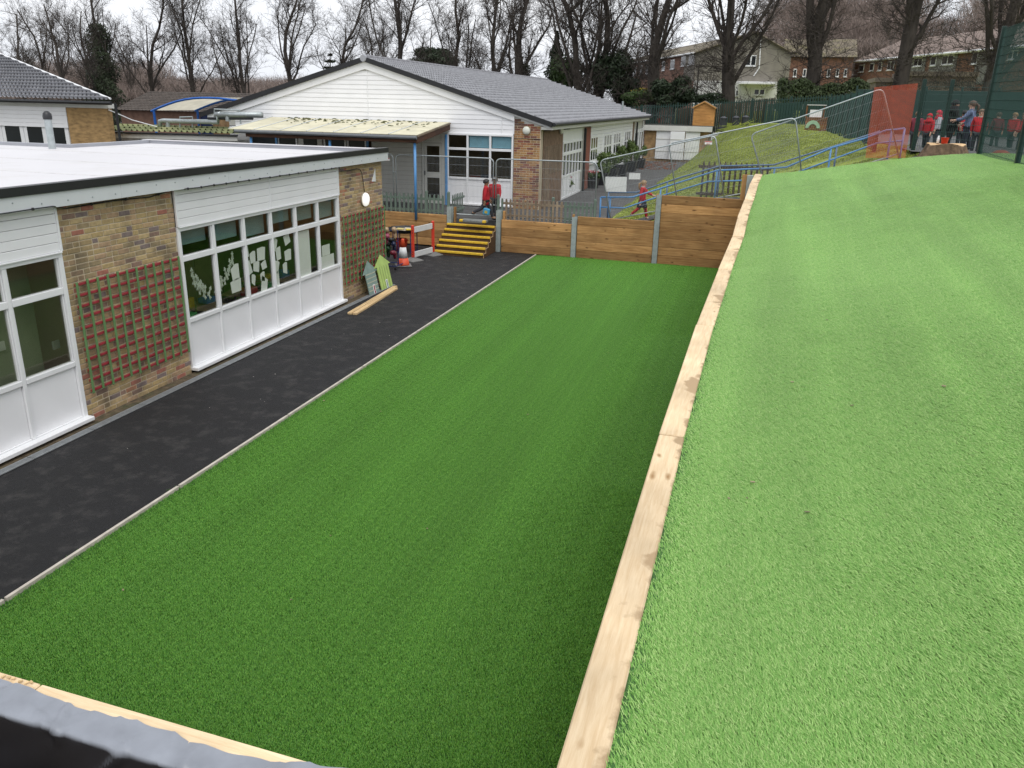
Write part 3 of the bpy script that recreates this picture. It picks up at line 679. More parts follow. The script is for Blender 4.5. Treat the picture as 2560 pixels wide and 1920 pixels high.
bayA, msA = window_bay(4.22, 9.54, 6, 0, 'white six-light window bay hung with paper cut-outs, between the two trellises')
bayB, msB = window_bay(-3.38, 1.94, 6, 0, 'white window bay cut by the picture edge, before the first trellis')
for i, (a, b) in enumerate(zip(msA, msA[1:])):
    MB().bb(-.125, -.12, a+.05, b-.05, 2.07-.06*(i % 3), 2.36).build('blind', BLIND, bayA)
MB().bb(-.9, -.86, msA[0], msA[0]+.9, .1, 2.3).build('screen_wall', INT, bayA) if False else None
# classroom furniture behind the glass
TABLET = mat('beech_table_top', (.52, .40, .22), .4, var=.1); CHAIRG = mat('lime_chair', (.22, .42, .05), .45, var=.08); STEEL = mat('chair_steel', (.3, .3, .3), .3, metal=.8)
def table(loc, rz, label):
    t_ = thing('classroom_table', label, 'table', loc, rz, 'classroom tables behind the window')
    Mx = T(*loc) @ RZ(rz)
    piece('table_top', (1.2, .6, .03), Mx @ T(0, 0, .6), TABLET, t_, .008)
    for sx_ in (-.52, .52):
        for sy_ in (-.24, .24): piece('leg', (.03, .03, .58), Mx @ T(sx_, sy_, .29), STEEL, t_, .004)
def chair(loc, rz, label):
    c_ = thing('classroom_chair', label, 'chair', loc, rz, 'green classroom chairs behind the window')
    Mx = T(*loc) @ RZ(rz)
    piece('seat', (.34, .34, .02), Mx @ T(0, 0, .36), CHAIRG, c_, .008); piece('backrest', (.02, .34, .24), Mx @ T(-.17, 0, .56) @ RY(-.12), CHAIRG, c_, .008)
    for sx_ in (-.14, .14):
        for sy_ in (-.14, .14): piece('leg', (.02, .02, .35), Mx @ T(sx_, sy_, .175), STEEL, c_, .003)
TL = ['nearest the brick pier', 'under the paper figure garland', 'behind the paper sheets', 'beside the tall poster']
for i, yy in enumerate((4.75, 6.0, 7.3, 8.6)):
    table((-.75-.5*(i % 2), yy, .03), .1*i, 'beech table behind the glass, '+TL[i])
    for j, dx in enumerate((-.55, .5)):
        chair((-1.0-.5*(i % 2)+dx*.9, yy+.45*(-1)**j, .03), 1.2+j*2.6, 'lime green chair %s table, %s' % ('in front of the' if j else 'behind the', TL[i]))
cub = thing('storage_unit', 'cream storage unit with shelves along the classroom wall', 'cupboard', (-3.2, 8, .03))
piece('carcass', (.45, 2.4, 1.0), T(-3.2, 8, .53), mat('cream_unit', (.5, .46, .30), .6), cub, .01)
for k in range(3): piece('shelf_front', (.02, .74, .9), T(-2.97, 7.2+.8*k, .53), TABLET, cub, .005)
DBC = [(.55, .08, .06), (.08, .22, .5), (.6, .45, .08), (.1, .35, .15), (.5, .5, .5), (.45, .2, .4)]
for k in range(8): piece('display_board', (.02, 1.0, .8), T(-6.17, 3.4+1.05*k, 1.65), mat('display_%d' % k, DBC[k % 6], .8, var=.3, scale=6), cb, .004)
TRC = [('red', (.5, .04, .03)), ('blue', (.04, .15, .5)), ('yellow', (.6, .42, .04)), ('green', (.06, .35, .1))]
for k in range(8):
    _tag(MB().cbox((-.75-.5*(k//2 % 2)+.2*(k % 2), (4.75, 6.0, 7.3, 8.6)[k//2]-.2+.4*(k % 2), .72), (.22, .3, .1+.05*(k % 3)), .015).build('book_tray', mat('tray_%d' % k, TRC[(k*3) % 4][1], .5)), '%s tray on the classroom table %s, its %s end' % (TRC[(k*3) % 4][0], TL[k//2], ['near', 'far'][k % 2]), 'tray')
# papers stuck on the inside of the glass
XG = -.033
def sheet(px, py, wd, ht, rot, label, group='paper sheets taped inside the window', n=0):
    c = hx(px, py, XG); mb = MB(); r = random.Random(int(px*7+py)); vs = []
    cut = r.uniform(0, .35)
    P = [(-.5, -.5+cut*r.random()), (.5-cut*.5, -.5), (.5, .5-cut*.3), (.12, .5), (-.5, .5-.4*cut)]
    wd *= 1.22; ht *= 1.22
    poly = [Vector((0, (a*math.cos(rot)-b*math.sin(rot))*wd, (a*math.sin(rot)+b*math.cos(rot))*ht)) for a, b in P]
    mb.prism(poly, (-.0015, 0, 0), (.0015, 0, 0))
    return _tag(mb.build('paper_sheet', PAPER, None, Matrix.Translation(c)), label, 'paper', group)
SH = [(589, 681, .2, .24, .2, 'leaning sheet at the end of the figure garland'), (591, 714, .26, .2, .1, 'wide creased sheet below the garland end'), (614, 631, .16, .2, .3, 'upper-left sheet of the third pane'),
      (653, 634, .22, .2, -.05, 'square sheet at the third pane corner'), (632, 643, .15, .18, .1, 'small sheet between the two upper ones in the third pane'), (621, 674, .18, .22, .5, 'slanting sheet in the middle of the third pane'), (641, 667, .16, .17, -.1, 'sheet in the centre of the third pane'),
      (660, 663, .14, .13, .3, 'small sheet beside the fourth mullion'), (634, 699, .1, .17, -.3, 'narrow sheet low in the third pane'), (657, 692, .12, .16, .1, 'little sheet low beside the mullion'), (661, 713, .16, .25, -.35, 'long tilted sheet at the foot of the third pane'),
      (685, 610, .16, .2, -.4, 'tilted sheet high in the fourth pane'), (717, 598, .17, .16, .3, 'sheet near the top corner of the fourth pane'), (696, 634, .13, .2, .1, 'upright sheet in the fourth pane'), (720, 637, .2, .18, .05, 'square sheet at the right of the fourth pane'),
      (690, 667, .18, .2, -.3, 'slanting sheet in mid fourth pane'), (713, 671, .13, .2, .05, 'upright sheet low in the fourth pane'), (692, 699, .15, .24, .1, 'tall sheet at the foot of the fourth pane')]
for q in SH: sheet(*q[:5], 'white paper, '+q[5])
def poster(px0, py0, px1, py1, label):
    a, b = hx(px0, py0, XG), hx(px1, py1, XG)
    return _tag(MB().bb(XG-.002, XG+.002, min(a.y, b.y), max(a.y, b.y), min(a.z, b.z), max(a.z, b.z)).build('poster', PAPER), label, 'poster')
poster(738, 582, 779, 690, 'tall plain white poster filling the fifth pane'); poster(804, 615, 825, 635, 'small white notice in the last pane'); poster(797, 645, 836, 664, 'wide pale notice low in the last pane')
# garland of paper figures
gar = thing('paper_figure_garland', 'garland of white cut-out paper figures strung across two panes', 'garland', hx(475, 670, XG))
fig = []
for a, b in (((0, .085), (.018, .075)), ): pass
ring = [(0, .09), (.022, .075), (.018, .055), (.05, .03), (.045, .015), (.02, .025), (.018, -.02), (.035, -.085), (.012, -.09), (0, -.045), (-.012, -.09), (-.035, -.085), (-.018, -.02), (-.02, .025), (-.045, .015), (-.05, .03), (-.018, .055), (-.022, .075)]
fme = MB().prism([Vector((0, a, b)) for a, b in ring], (-.001, 0, 0), (.001, 0, 0)).mesh('paper_figure', PAPER)
GP = [(479, 680), (484, 688), (489, 695), (494, 702), (499, 708), (504, 713), (509, 719), (515, 724), (521, 726), (540, 724), (545, 716), (551, 706), (556, 697), (561, 688), (566, 678), (571, 668), (576, 657), (580, 647), (584, 637)]
for i, (x_, y_) in enumerate(GP):
    for k in range(2):
        c = hx(x_+random.uniform(-4, 4), y_+k*13+random.uniform(-2, 2), XG-.004*k-.004)
        shared('paper_figure', fme, Matrix.Translation(c) @ RX(random.uniform(-.6, .6)) @ Matrix.Scale(.82, 4), gar)
# left bay: pale inner return, socket boxes
SOCK = mat('socket_white', (.6, .6, .56), .5)
for (px, py, lab) in ((140, 862, 'white wall socket behind the big left pane'), (2, 866, 'white wall socket at the picture edge')):
    c = hx(px, py, -1.6) if False else hx(px, py, -.55)
    _tag(MB().cbox(c, (.03, .12, .12), .006).build('wall_socket', SOCK), lab, 'socket')
MB().bb(-.62, -.57, -3.3, 1.9, .05, 2.2).build('screen_wall', mat('olive_screen', (.30, .32, .23), .8, var=.15, scale=1), bayB)
# ---- drain channel and gravel margin
dr = thing('drainage_channel', 'slotted grey drainage channel along the classroom wall', 'drain', (.24, 4, 0))
y = -4.3
DRAINM = mat('drain_grating', (.30, .32, .33), .5, metal=.3, var=.15, scale=10); DARKSLOT = mat('drain_slot', (.01, .01, .01), .9)
gm = MB(); gm.bb(-.06, -.045, -.495, .495, 0, .012); gm.bb(.045, .06, -.495, .495, 0, .012)
for k in range(50): gm.bb(-.0449, .0449, -.492+k*.0197, -.492+k*.0197+.0105, .001, .011)
gme = gm.mesh('grating', DRAINM); em = MB().bb(-.0649, .0649, -.499, .499, -.02, .002).mesh('channel', DARKSLOT)
while y < 11.4:
    shared('channel', em, T(.26, y+.5, .004), dr); shared('grating', gme, T(.26, y+.5, .0065), dr); y += 1.0
structure(MB().bb(.0, .19, -7, 11.8, -.02, .0045).build('soil_margin', mat('gritty_soil', (.10, .075, .045), .95, var=.5, scale=9, bump=.8, bscale=40, dirt=((.05, .065, .025), 3, .5, .7))))
# ---- trellises
def trellis(y0, y1, z0, z1, label):
    t_ = thing('trellis', label, 'trellis', (.04, (y0+y1)/2, z0))
    for k in range(11):
        z = z0+.02+(z1-z0-.05)*k/10
        piece('cross_lath', (.02, y1-y0-.02, .034), T(.035, (y0+y1)/2, z), TRELRED, t_, .004)
    for k in range(12):
        yy = y0+.03+(y1-y0-.06)*k/11
        piece('upright_lath', (.02, .036, z1-z0+.03), T(.057, yy+random.uniform(-.004, .004), (z0+z1)/2+random.uniform(-.008, .008)) @ RX(random.uniform(-.006, .006)), TRELGREEN, t_, .004)
trellis(2.03, 4.16, .41, 1.95, 'large green and red lath trellis on the nearer brick pier')
trellis(9.61, 11.77, .40, 1.91, 'green and red trellis on the far pier, under the round lamp')
# ---- festoon cable with clips, bulkhead lamp, small triangle
cab = thing('lamp_cable', 'black cable clipped along under the classroom fascia to the lamp', 'cable', (.1, 6, 2.98))
CP = [(-2, 3.01), (1.1, 3.013), (1.46, 3.017), (1.77, 3.016), (2.1, 2.925), (2.55, 2.933), (3.0, 2.937), (3.7, 2.915), (4.17, 2.968), (4.38, 3.0), (4.7, 2.992)]
pth = [(.165 if 4.3 < a or a < 1.9 else .03, a, b-.02 if a > 4.3 or a < 1.9 else b) for a, b in CP]
yy = 5.0
while yy < 9.3:
    pth.append((.165, yy, 2.975+.004*math.sin(yy*9))); yy += .3
pth += [(.12, 9.45, 2.96), (.03, 9.7, 2.87), (.025, 10.1, 2.86), (.025, 10.45, 2.87), (.025, 10.6, 2.84), (.025, 10.68, 2.75), (.025, 10.74, 2.5), (.03, 10.765, 2.33)]
cab_o = MB().tube(pth, .009, 6).build('cord', BLACKPLASTIC, cab)
for a in [0.3, .9, 1.46, 2.55, 3.2, 3.9]+list(np.arange(4.4, 9.4, .33)):
    xx = .165 if (a > 4.3 or a < 1.9) else .028; zz = lerp_tab([(p[1], p[2]) for p in pth], a)
    piece('clip', (.02, .03, .034), T(xx, a, zz), BLACKPLASTIC, cab, .004)
LAMPM, t, b = newmat('lit_opal_diffuser'); b.inputs['Base Color'].default_value = (.85, .85, .82, 1); b.inputs['Emission Color'].default_value = (1, .98, .94, 1); b.inputs['Emission Strength'].default_value = .5
OPAL = mat('opal_diffuser', (.68, .70, .62), .3, var=.03)
def bulkhead(c, M, label, m_, r=.155, grp='round bulkhead lamps'):
    l_ = thing('bulkhead_lamp', label, 'lamp', c, 0)
    MB().lathe([(r*.97, 0), (r, .02), (r, .035)], (0, 0, 0), 28).build('back_plate', mat('lamp_cream', (.55, .52, .42), .5) if 'lamp_cream' not in MATS else MATS['lamp_cream'], l_, M)
    MB().lathe([(r*.985, .036), (r*.97, .06), (r*.85, .085), (r*.55, .105), (r*.2, .112)], (0, 0, 0), 28).build('diffuser', m_, l_, M, smooth=True)
bulkhead((.0, 10.766, 2.163), T(.004, 10.766, 2.163) @ RY(math.pi/2), 'glowing round white lamp on the brick pier above the far trellis', LAMPM)
_tag(MB().prism([Vector((0, 11.412, 2.815)), Vector((0, 11.22, 2.528)), Vector((0, 11.416, 2.516))], (.002, 0, 0), (.012, 0, 0)).build('triangle_plate', WHITE, fix=True), 'small white triangular plate on the far brick pier', 'plate')
fl = thing('flue_pipe', 'grey flue pipe with dark rounded cowl standing on the white roof', 'flue pipe', hz(131, 375, 3.16))
f0 = hz(131, 372, 3.16)
MB().tube([f0, f0+Vector((-.0, 0, .62))], .075, 16).build('pipe', GALV, fl)
MB().lathe([(.09, 0), (.095, .06), (.085, .12), (.05, .165), (.01, .18)], f0+Vector((0, 0, .62)), 16).build('cowl', BLACKPLASTIC, fl, smooth=True)
# ================================================================== STEPS AND COURT FURNITURE
st = thing('timber_steps', 'six dark timber steps with yellow nosings up through the wall gap', 'steps', (.4, 16.4, 0))
SA = RZ(ang); SX0, SX1 = -.36, 1.18
def sp(x, y, z): return T(x, y-.032*(x-1.18), z) @ SA
for k in range(6):
    y0 = 15.97+.222*k; z1 = .13*(k+1)
    piece('tread', (SX1-SX0, .235, .04), sp(.41, y0+.115, z1-.02), STAIRWOOD, st, .004)
    piece('riser', (SX1-SX0-.01, .03, .092), sp(.41, y0+.03, z1-.04-.046), STAIRWOOD, st, .003)
    piece('nosing', (SX1-SX0+.01, .075, .064), sp(.41, y0+.028, z1-.025), YELLOWNOSE, st, .008)
side = [(15.99, 0), (17.28, 0), (17.28, .76)]+[q for k in reversed(range(6)) for q in ((15.99+.222*k+.22, .13*(k+1)-.01), (15.99+.222*k, .13*(k+1)-.01))]
side = [(15.99, 0), (17.3, 0), (17.3, .765)]
for k in reversed(range(6)): side += [(15.995+.222*k, .13*(k+1)-.015)] if k == 5 else [(15.995+.222*(k+1), .13*(k+1)-.015), (15.995+.222*k, .13*(k+1)-.015)]
for x_ in (SX1+.002, SX0-.02):
    MB().prism([Vector((0, a-.032*(x_-1.18), b)) for a, b in side], (x_, 0, 0), (x_+.018, 0, 0)).build('stringer', STAIRWOOD, st, fix=True)
tr = MB(); pp = [(SX1+.023, a-.03*0, b) for a, b in side[2:]]+[(SX1+.023, 15.995, 0)]
tr.tube(pp, .008, 4); tr.build('edge_trim', PINE, st)
ps = thing('sheet_of_paper', 'crumpled white paper lying on a middle step', 'paper', (.2, 16.5, .39)); c = hz(1152, 588, .40)
MB().add([Vector((-.2, -.05, 0)), Vector((.02, -.07, .01)), Vector((.22, -.02, 0)), Vector((.1, .06, .02)), Vector((-.06, .08, .09)), Vector((-.03, 0, .055))], [(0, 1, 5), (1, 2, 5), (2, 3, 5), (3, 4, 5), (4, 0, 5)]).build('fold', PAPER, ps, Matrix.Translation(c))
bx_ = thing('portable_step', 'grey portable step with yellow corners above the timber steps', 'step', hz(1177, 556, .9)); c = hz(1180, 559, .9)
GREYSTEP = mat('grey_grp', (.17, .18, .17), .8, var=.2, scale=12)
piece('platform', (.78, .32, .09), Matrix.Translation(c+Vector((0, .2, .05))) @ SA, GREYSTEP, bx_, .02)
for s_ in (-1, 1): piece('corner_marker', (.1, .1, .07), Matrix.Translation(c+Vector((s_*.36, .06, .068))) @ SA, YELLOWNOSE, bx_, .01)
# cone
co = hz(1004, 667, 0)
cn = thing('traffic_cone', 'orange traffic cone with a white band beside the court barrier', 'cone', co)
piece('base', (.44, .44, .035), Matrix.Translation(co+Vector((0, .12, .0185))) @ RZ(.5), RUBBER, cn, .012)
cc = co+Vector((0, .12, .035))
MB().lathe([(.17, 0), (.165, .03), (.132, .2)], cc, 24).build('lower_body', ORANGE, cn, smooth=True)
MB().lathe([(.134, .2), (.083, .49)], cc, 24).build('reflective_sleeve', BARRIERW, cn, smooth=True)
MB().lathe([(.081, .49), (.04, .69), (.038, .715), (.02, .72)], cc, 24).build('upper_body', ORANGE, cn, smooth=True)
# barrier
b1, b2 = hz(1033, 652, 0), hz(1083, 638, 0)
ba = thing('safety_barrier', 'red-post safety barrier with two white boards before the tray table', 'barrier', b1)
for q in (b1, b2):
    MB().lathe([(.3, 0), (.3, .02), (.12, .085), (.1, .1)], q, 4, RZ(.35)).build('rubber_foot', RUBBER, ba)
    piece('post', (.085, .085, .92), Matrix.Translation(q+Vector((0, 0, .55))) @ RZ(.2), RED, ba, .02)
    for zz in (.86, .80, .26, .19): piece('slot', (.03, .09, .03), Matrix.Translation(q+Vector((0, 0, zz))) @ RZ(.2), BLACK, ba, .004)
dd = b2-b1; L_ = dd.length; Rb = RZ(math.atan2(dd.y, dd.x))
for zz in (.87, .17):
    piece('board', (L_-.09, .03, .16), Matrix.Translation((b1+b2)/2+Vector((0, 0, zz))) @ Rb, BARRIERW, ba, .006)
# tray table
tcn_ = hz(1012, 574, .66)
tt = thing('mixing_tray_table', 'black octagonal mixing tray on navy tube legs against the sleeper wall', 'table', (tcn_.x, tcn_.y, 0))
mb = MB(); ring = [(math.cos(math.pi/8+i*math.pi/4), math.sin(math.pi/8+i*math.pi/4)) for i in range(8)]
mb.lathe([(.44, .0), (.52, .09), (.54, .09), (.54, .075), (.46, -.02)], (tcn_.x, tcn_.y, .62), 8, RZ(math.pi/8)); mb.build('tray', BLACKPLASTIC, tt)
SANDM = mat('sand_and_toys', (.42, .36, .26), .9, var=.5, scale=14)
MB().lathe([(.44, 0), (.43, .02), (.2, .035), (.02, .04)], (tcn_.x, tcn_.y, .63), 8, RZ(math.pi/8)).build('sand', SANDM, tt)
for k in range(4):
    a = math.pi/4+k*math.pi/2; q = Vector((tcn_.x+.4*math.cos(a), tcn_.y+.36*math.sin(a), 0)); MB().tube([q, q+Vector((0, 0, .62))], .016, 8).build('leg', NAVYTUBE, tt)
for s_ in (-1, 1): MB().tube([(tcn_.x+s_*.28, tcn_.y-.25, .02), (tcn_.x+s_*.28, tcn_.y+.25, .02)], .014, 8).build('foot_rail', NAVYTUBE, tt)
for i, (dx, dy, cl) in enumerate(((-.1, -.1, (.6, .5, .2)), (.08, .05, (.6, .55, .45)), (.2, -.12, (.65, .5, .06)))):
    _tag(MB().cbox((tcn_.x+dx, tcn_.y+dy, .69), (.2, .1, .05), .015).build('sand_toy', mat('sand_toy_%d' % i, cl, .5)), ['tan sand scoop in the black tray', 'cream sand mould in the middle of the black tray', 'yellow sand toy at the tray edge'][i], 'toy')
rbn = hz(1001, 629, 0)
rt = thing('red_tub', 'red plastic tub under the black mixing tray', 'tub', rbn)
MB().lathe([(.16, 0), (.2, .36), (.215, .36), (.215, .34), (.17, .01)], rbn+Vector((-.05, .15, 0)), 20).build('body', RED, rt, smooth=True)
for s_ in (-1, 1): MB().tube([(rbn.x-.05+s_*.2, rbn.y+.15-.04, .32), (rbn.x-.05+s_*.25, rbn.y+.15, .33), (rbn.x-.05+s_*.2, rbn.y+.15+.04, .32)], .012, 6).build('handle', RED, rt)
# boot rack on castors
wl = hz(994, 676, 0)
br = thing('boot_rack', 'navy tube rack on castors loaded with wellington boots', 'rack', wl)
bx0, bx1, by0, by1 = wl.x-1.1, wl.x-.06, wl.y, wl.y+.5
for y_ in (by0, by1): MB().tube([(bx0, y_, .1), (bx1, y_, .1)], .016, 8).build('base_rail', NAVYTUBE if False else BLUEDARK if False else NAVYTUBE, br)
for x_ in (bx0, bx1): MB().tube([(x_, by0, .1), (x_, by1, .1)], .016, 8).build('base_rail', NAVYTUBE, br)
for x_ in (bx0, bx1-.02): MB().tube([(x_, by0+.25, .1), (x_, by0+.25, 1.02)], .016, 8).build('upright', NAVYTUBE, br)
for z_ in (.45, .73, 1.02): MB().tube([(bx0, by0+.25, z_), (bx1-.02, by0+.25, z_)], .012, 8).build('cross_bar', NAVYTUBE, br)
for x_ in (bx0, bx1):
    for y_ in (by0, by1): MB().lathe([(.035, -.014), (.035, .014)], (x_, y_, .036), 14, RX(math.pi/2)).build('castor', BLACKPLASTIC, br)
def boot_mesh(m_):
    mb = MB(); mb.tube([(0, 0, .26), (0, 0, .14), (0, 0, .06), (.01, 0, .03)], [.05, .046, .045, .04], 10)
    mb.tube([(-.045, 0, .035), (0, 0, .042), (.06, 0, .038), (.12, 0, .03), (.145, 0, .024)], [.028, .042, .04, .034, .016], 10)
    return mb.mesh('boot', m_, True)
BC = [('navy', (.02, .03, .08)), ('dark green', (.02, .07, .03)), ('pink', (.55, .13, .22)), ('black', (.012, .012, .014)), ('tan', (.5, .36, .22)), ('maroon', (.2, .02, .04)), ('grey', (.15, .15, .17)), ('lime', (.2, .35, .05))]
bms = [boot_mesh(mat('boot_'+n.replace(' ', '_'), c_, .3, var=.15)) for n, c_ in BC]
order = [4, 4, 1, 6, 3, 2, 5, 7, 0, 6, 3, 2, 5, 1, 7, 0]
rowsn = ['top', 'second', 'third', 'lowest']
for k in range(16):
    r_, j = divmod(k, 4)
    z_ = .98-.17*r_; x_ = bx1-.06-.2*j
    o = shared('boot', bms[order[k]], T(x_, by0+.14, z_) @ RZ(-1.2+random.uniform(-.4, .4)) @ RY(1.3+random.uniform(-.3, .3)) @ Matrix.Scale(1.25, 4))
    _tag(o, '%s wellington boot on the rack, %s row, %s from the open end' % (BC[order[k]][0], rowsn[r_], ['first', 'second', 'third', 'fourth'][j]), 'boot', 'boots on the rack')
# painted beach hut boards
HUT1 = mat('hut_grey_blue', (.21, .30, .27), .6, var=.12, scale=5); HUT1B = mat('hut_cream_stripe', (.42, .44, .34), .6, var=.1); HUT2 = mat('hut_lime', (.42, .58, .17), .6, var=.1, scale=5); HUTL = mat('hut_dark_line', (.05, .07, .03), .7)
def hut(A, B, h, eave, mats_, label, door, vertical):
    o_ = thing('beach_hut_board', label, 'painted board', A)
    ax = (B-A).normalized(); wd = (B-A).length; lean = Vector((-.22, 0, 1)).normalized(); nrm = ax.cross(lean).normalized()
    if nrm.x < 0: nrm = -nrm
    R_ = Matrix((ax, lean, nrm)).transposed().to_4x4(); M_ = Matrix.Translation(A) @ R_
    ov = wd*.22
    poly = [(0, 0), (wd, 0), (wd, eave), (wd+ov, eave), (wd/2, h), (-ov, eave), (0, eave)]
    MB().prism([Vector((a, b, 0)) for a, b in poly], (0, 0, 0), (0, 0, .018)).build('board', mats_[0], o_, M_, fix=True)
    if vertical:
        for k in range(1, 5): piece('painted_line', (.008, eave*.98, .003), M_ @ T(wd*k/5, eave*.5, .0195), HUTL, o_, .001)
    else:
        for k in range(1, 6): piece('painted_stripe', (wd-.01, .022, .003), M_ @ T(wd/2, eave*k/5.2, .0195), mats_[1], o_, .001)
    piece('painted_door_frame', (.1, .21, .004), M_ @ T(wd*door, .11, .0205), WHITE, o_, .001); piece('painted_door', (.05, .19, .004), M_ @ T(wd*door, .1, .0235), TRELRED if not vertical else HUT1, o_, .001)
hut(hz(924, 740, 0), hz(948, 729, 0), .78, .5, (HUT1, HUT1B), 'grey-blue striped beach hut cut-out with a red door by the trellis', .55, False)
hut(hz(954, 727, 0), hz(981, 715, 0), .82, .56, (HUT2, HUT1B), 'lime green beach hut cut-out leaning at the pier corner', .55, True)
# planks
pa_, pb_ = hz(880, 787, 0), hz(994, 719, 0); dv = pb_-pa_; a_ = math.atan2(dv.y, dv.x)
for k, (off, ln, lab) in enumerate(((-.055, dv.length, 'loose pine plank on the tarmac, the one nearer the wall'), (.055, dv.length*.93, 'loose pine plank on the tarmac, the one nearer the turf'))):
    _tag(piece('pine_plank', (ln, .095, .045), Matrix.Translation((pa_+pb_)/2+Vector((off, -.1*k, .0235))) @ RZ(a_+.012*k), PINE, None, .004), lab, 'plank')
# ================================================================== PICKET FENCES
PIKP = [Vector((-.032, 0, 0)), Vector((.032, 0, 0)), Vector((.032, 0, .58)), Vector((.022, 0, .615)), Vector((0, 0, .635)), Vector((-.022, 0, .615)), Vector((-.032, 0, .58))]
pk = {m_: MB().prism(PIKP, (0, -.009, 0), (0, .009, 0)).mesh('picket', MATS[m_]) for m_ in ('sage_green_paint', 'weathered_picket')}
for me in pk.values():
    bm = bmesh.new(); bm.from_mesh(me); bmesh.ops.recalc_face_normals(bm, faces=bm.faces); bm.to_mesh(me); bm.free()
def picket_fence(label, pxs, yf, posts, brown=(), zb=.95, rail=GREENPAINT):
    x0 = hy(pxs[0], 520, yf).x; x1 = hy(pxs[-1], 520, yf).x
    f_ = thing('picket_fence', label, 'fence', (x0, yf, .9))
    for p_ in pxs:
        x_ = hy(p_, 520, yf).x
        shared('picket', pk['weathered_picket' if brown and brown[0] <= p_ <= brown[1] else 'sage_green_paint'], T(x_, yf-.03+random.uniform(-.002, .002), zb+random.uniform(-.008, .008)) @ RY(random.uniform(-.012, .012)), f_)
    if brown:
        xb0, xb1 = hy(brown[0], 520, yf).x-.04, hy(brown[1], 520, yf).x+.05
        for z_ in (zb+.13, zb+.49):
            piece('rail', (xb1-xb0, .035, .07), T((xb0+xb1)/2, yf, z_), GREYWOOD, f_); piece('rail', (x1-xb1+.05, .035, .07), T((xb1+x1+.05)/2, yf, z_), GREENPAINT, f_)
    else:
        for z_ in (zb+.13, zb+.49): piece('rail', (x1-x0+.06, .035, .07), T((x0+x1)/2, yf, z_), rail, f_)
    for p_ in posts:
        x_ = hy(p_, 520, yf).x; piece('post', (.085, .085, .8), T(x_, yf+.02, .89+.4), GREENPAINT, f_, .02)
    return f_
picket_fence('sage green picket fence left of the yellow-nosed steps', [958+10.7*i for i in range(15)], 17.5, (1066, 1121))
picket_fence('half-weathered picket fence, brown then green, right of the steps', [1256+10.6*i for i in range(22)], 17.5, (1245, 1382, 1487), (1260, 1406))
rf = thing('picket_fence', 'short return of green pickets beside the gap above the steps', 'fence', (hy(1128, 540, 17.6).x, 17.6, .9))
xr = hy(1126, 540, 17.55).x
for k in range(7): shared('picket', pk['sage_green_paint'], T(xr+.02, 17.7+.15*k, .95) @ RZ(math.pi/2), rf)
for z_ in (1.08, 1.44): piece('rail', (1.1, .035, .07), T(xr+.05, 18.15, z_) @ RZ(math.pi/2), GREENPAINT, rf)
dpk = MB().prism([v*1 for v in PIKP], (0, -.009, 0), (0, .009, 0)).mesh('picket', wood('dark_picket_wood', (.10, .075, .05), (.055, .04, .03), False, .2))
bm = bmesh.new(); bm.from_mesh(dpk); bmesh.ops.recalc_face_normals(bm, faces=bm.faces); bm.to_mesh(dpk); bm.free()
YP = 19.25
df = thing('loose_picket_fence', 'dark brown loose picket panel standing behind the blue handrail', 'fence', hy(1840, 470, YP))
za, zb_ = hy(1840, 405, YP).z, hy(1840, 490, YP).z
for k in range(13):
    x_ = hy(1757+13.4*k, 440, YP).x
    shared('picket', dpk, T(x_, YP, zb_-.1) @ Matrix.Diagonal((1, 1, (za-zb_+.1)/.635, 1)), df)
xl, xr_ = hy(1746, 418, YP).x, hy(1930, 414, YP).x
for z_ in (za-.17, zb_+.02): piece('rail', (xr_-xl, .035, .085), T((xl+xr_)/2, YP+.03, z_), MATS['dark_picket_wood'], df)
# ================================================================== MESH SITE FENCE PANELS
WIRE = mat('zinc_wire', (.33, .36, .37), .45, metal=.5, var=.1)
def site_panel(TLp, TRp, yv, label, h=1.78, yr=None):
    a, b = hy(*TLp, yv), hy(*TRp, yv if yr is None else yr)
    ax = (b-a).normalized(); L = (b-a).length; zx = Vector((-ax.z, 0, ax.x)).normalized() if abs(ax.z) > .02 else Vector((0, 0, 1))
    ny = zx.cross(ax); M_ = Matrix.Translation(a-zx*h) @ Matrix((ax, ny, zx)).transposed().to_4x4()
    f_ = thing('site_fence_panel', label, 'fence panel', a-zx*h, 0, 'galvanised site fence panels')
    r = .019; c = .14
    pts_ = [(0, 0, -.12), (0, 0, h-c)]+[(c-c*math.cos(t_), 0, h-c+c*math.sin(t_)) for t_ in np.linspace(.2, math.pi/2, 5)]+[(L-c+c*math.sin(t_), 0, h-c+c*math.cos(t_)) for t_ in np.linspace(0, math.pi/2-.2, 5)]+[(L, 0, h-c), (L, 0, -.12)]
    MB().tube(pts_, r, 8).build('tube_frame', GALV, f_, M_, smooth=True)
    MB().tube([(0, 0, .06), (L, 0, .06)], r*.9, 8).build('bottom_bar', GALV, f_, M_, smooth=True)
    wv = MB(); n_ = int(L/.042)
    for k in range(1, n_):
        x_ = L*k/n_; zt = h if c < x_ < L-c else h-c+math.sqrt(max(0, c*c-(c-min(x_, L-x_))**2)); wv.tube([(x_, 0, .06), (x_, 0, zt)], .0024, 3, False)
    for z_ in (.3, .62, .94, 1.26, 1.55): wv.tube([(0, .004, z_), (L, .004, z_)], .003, 3, False)
    o_ = wv.build('wire_mesh', WIRE, f_, M_); o_['kind'] = 'stuff'
    return M_, L
site_panel((735, 374), (982, 385), 17.66, 'site fence panel partly hidden behind the flat-roof corner')
site_panel((989, 386), (1234, 396.5), 17.66, 'site fence panel in front of the gabled hall door')
site_panel((1241, 397), (1494, 405), 17.62, 'level site fence panel over the weathered pickets')
MP3, LP3 = site_panel((1500, 401), (1788, 338), 17.40, 'first tilted site fence panel, with white boards, on the ramp')
site_panel((1672, 359), (1989, 294), 17.44, 'middle tilted site fence panel on the ramp')
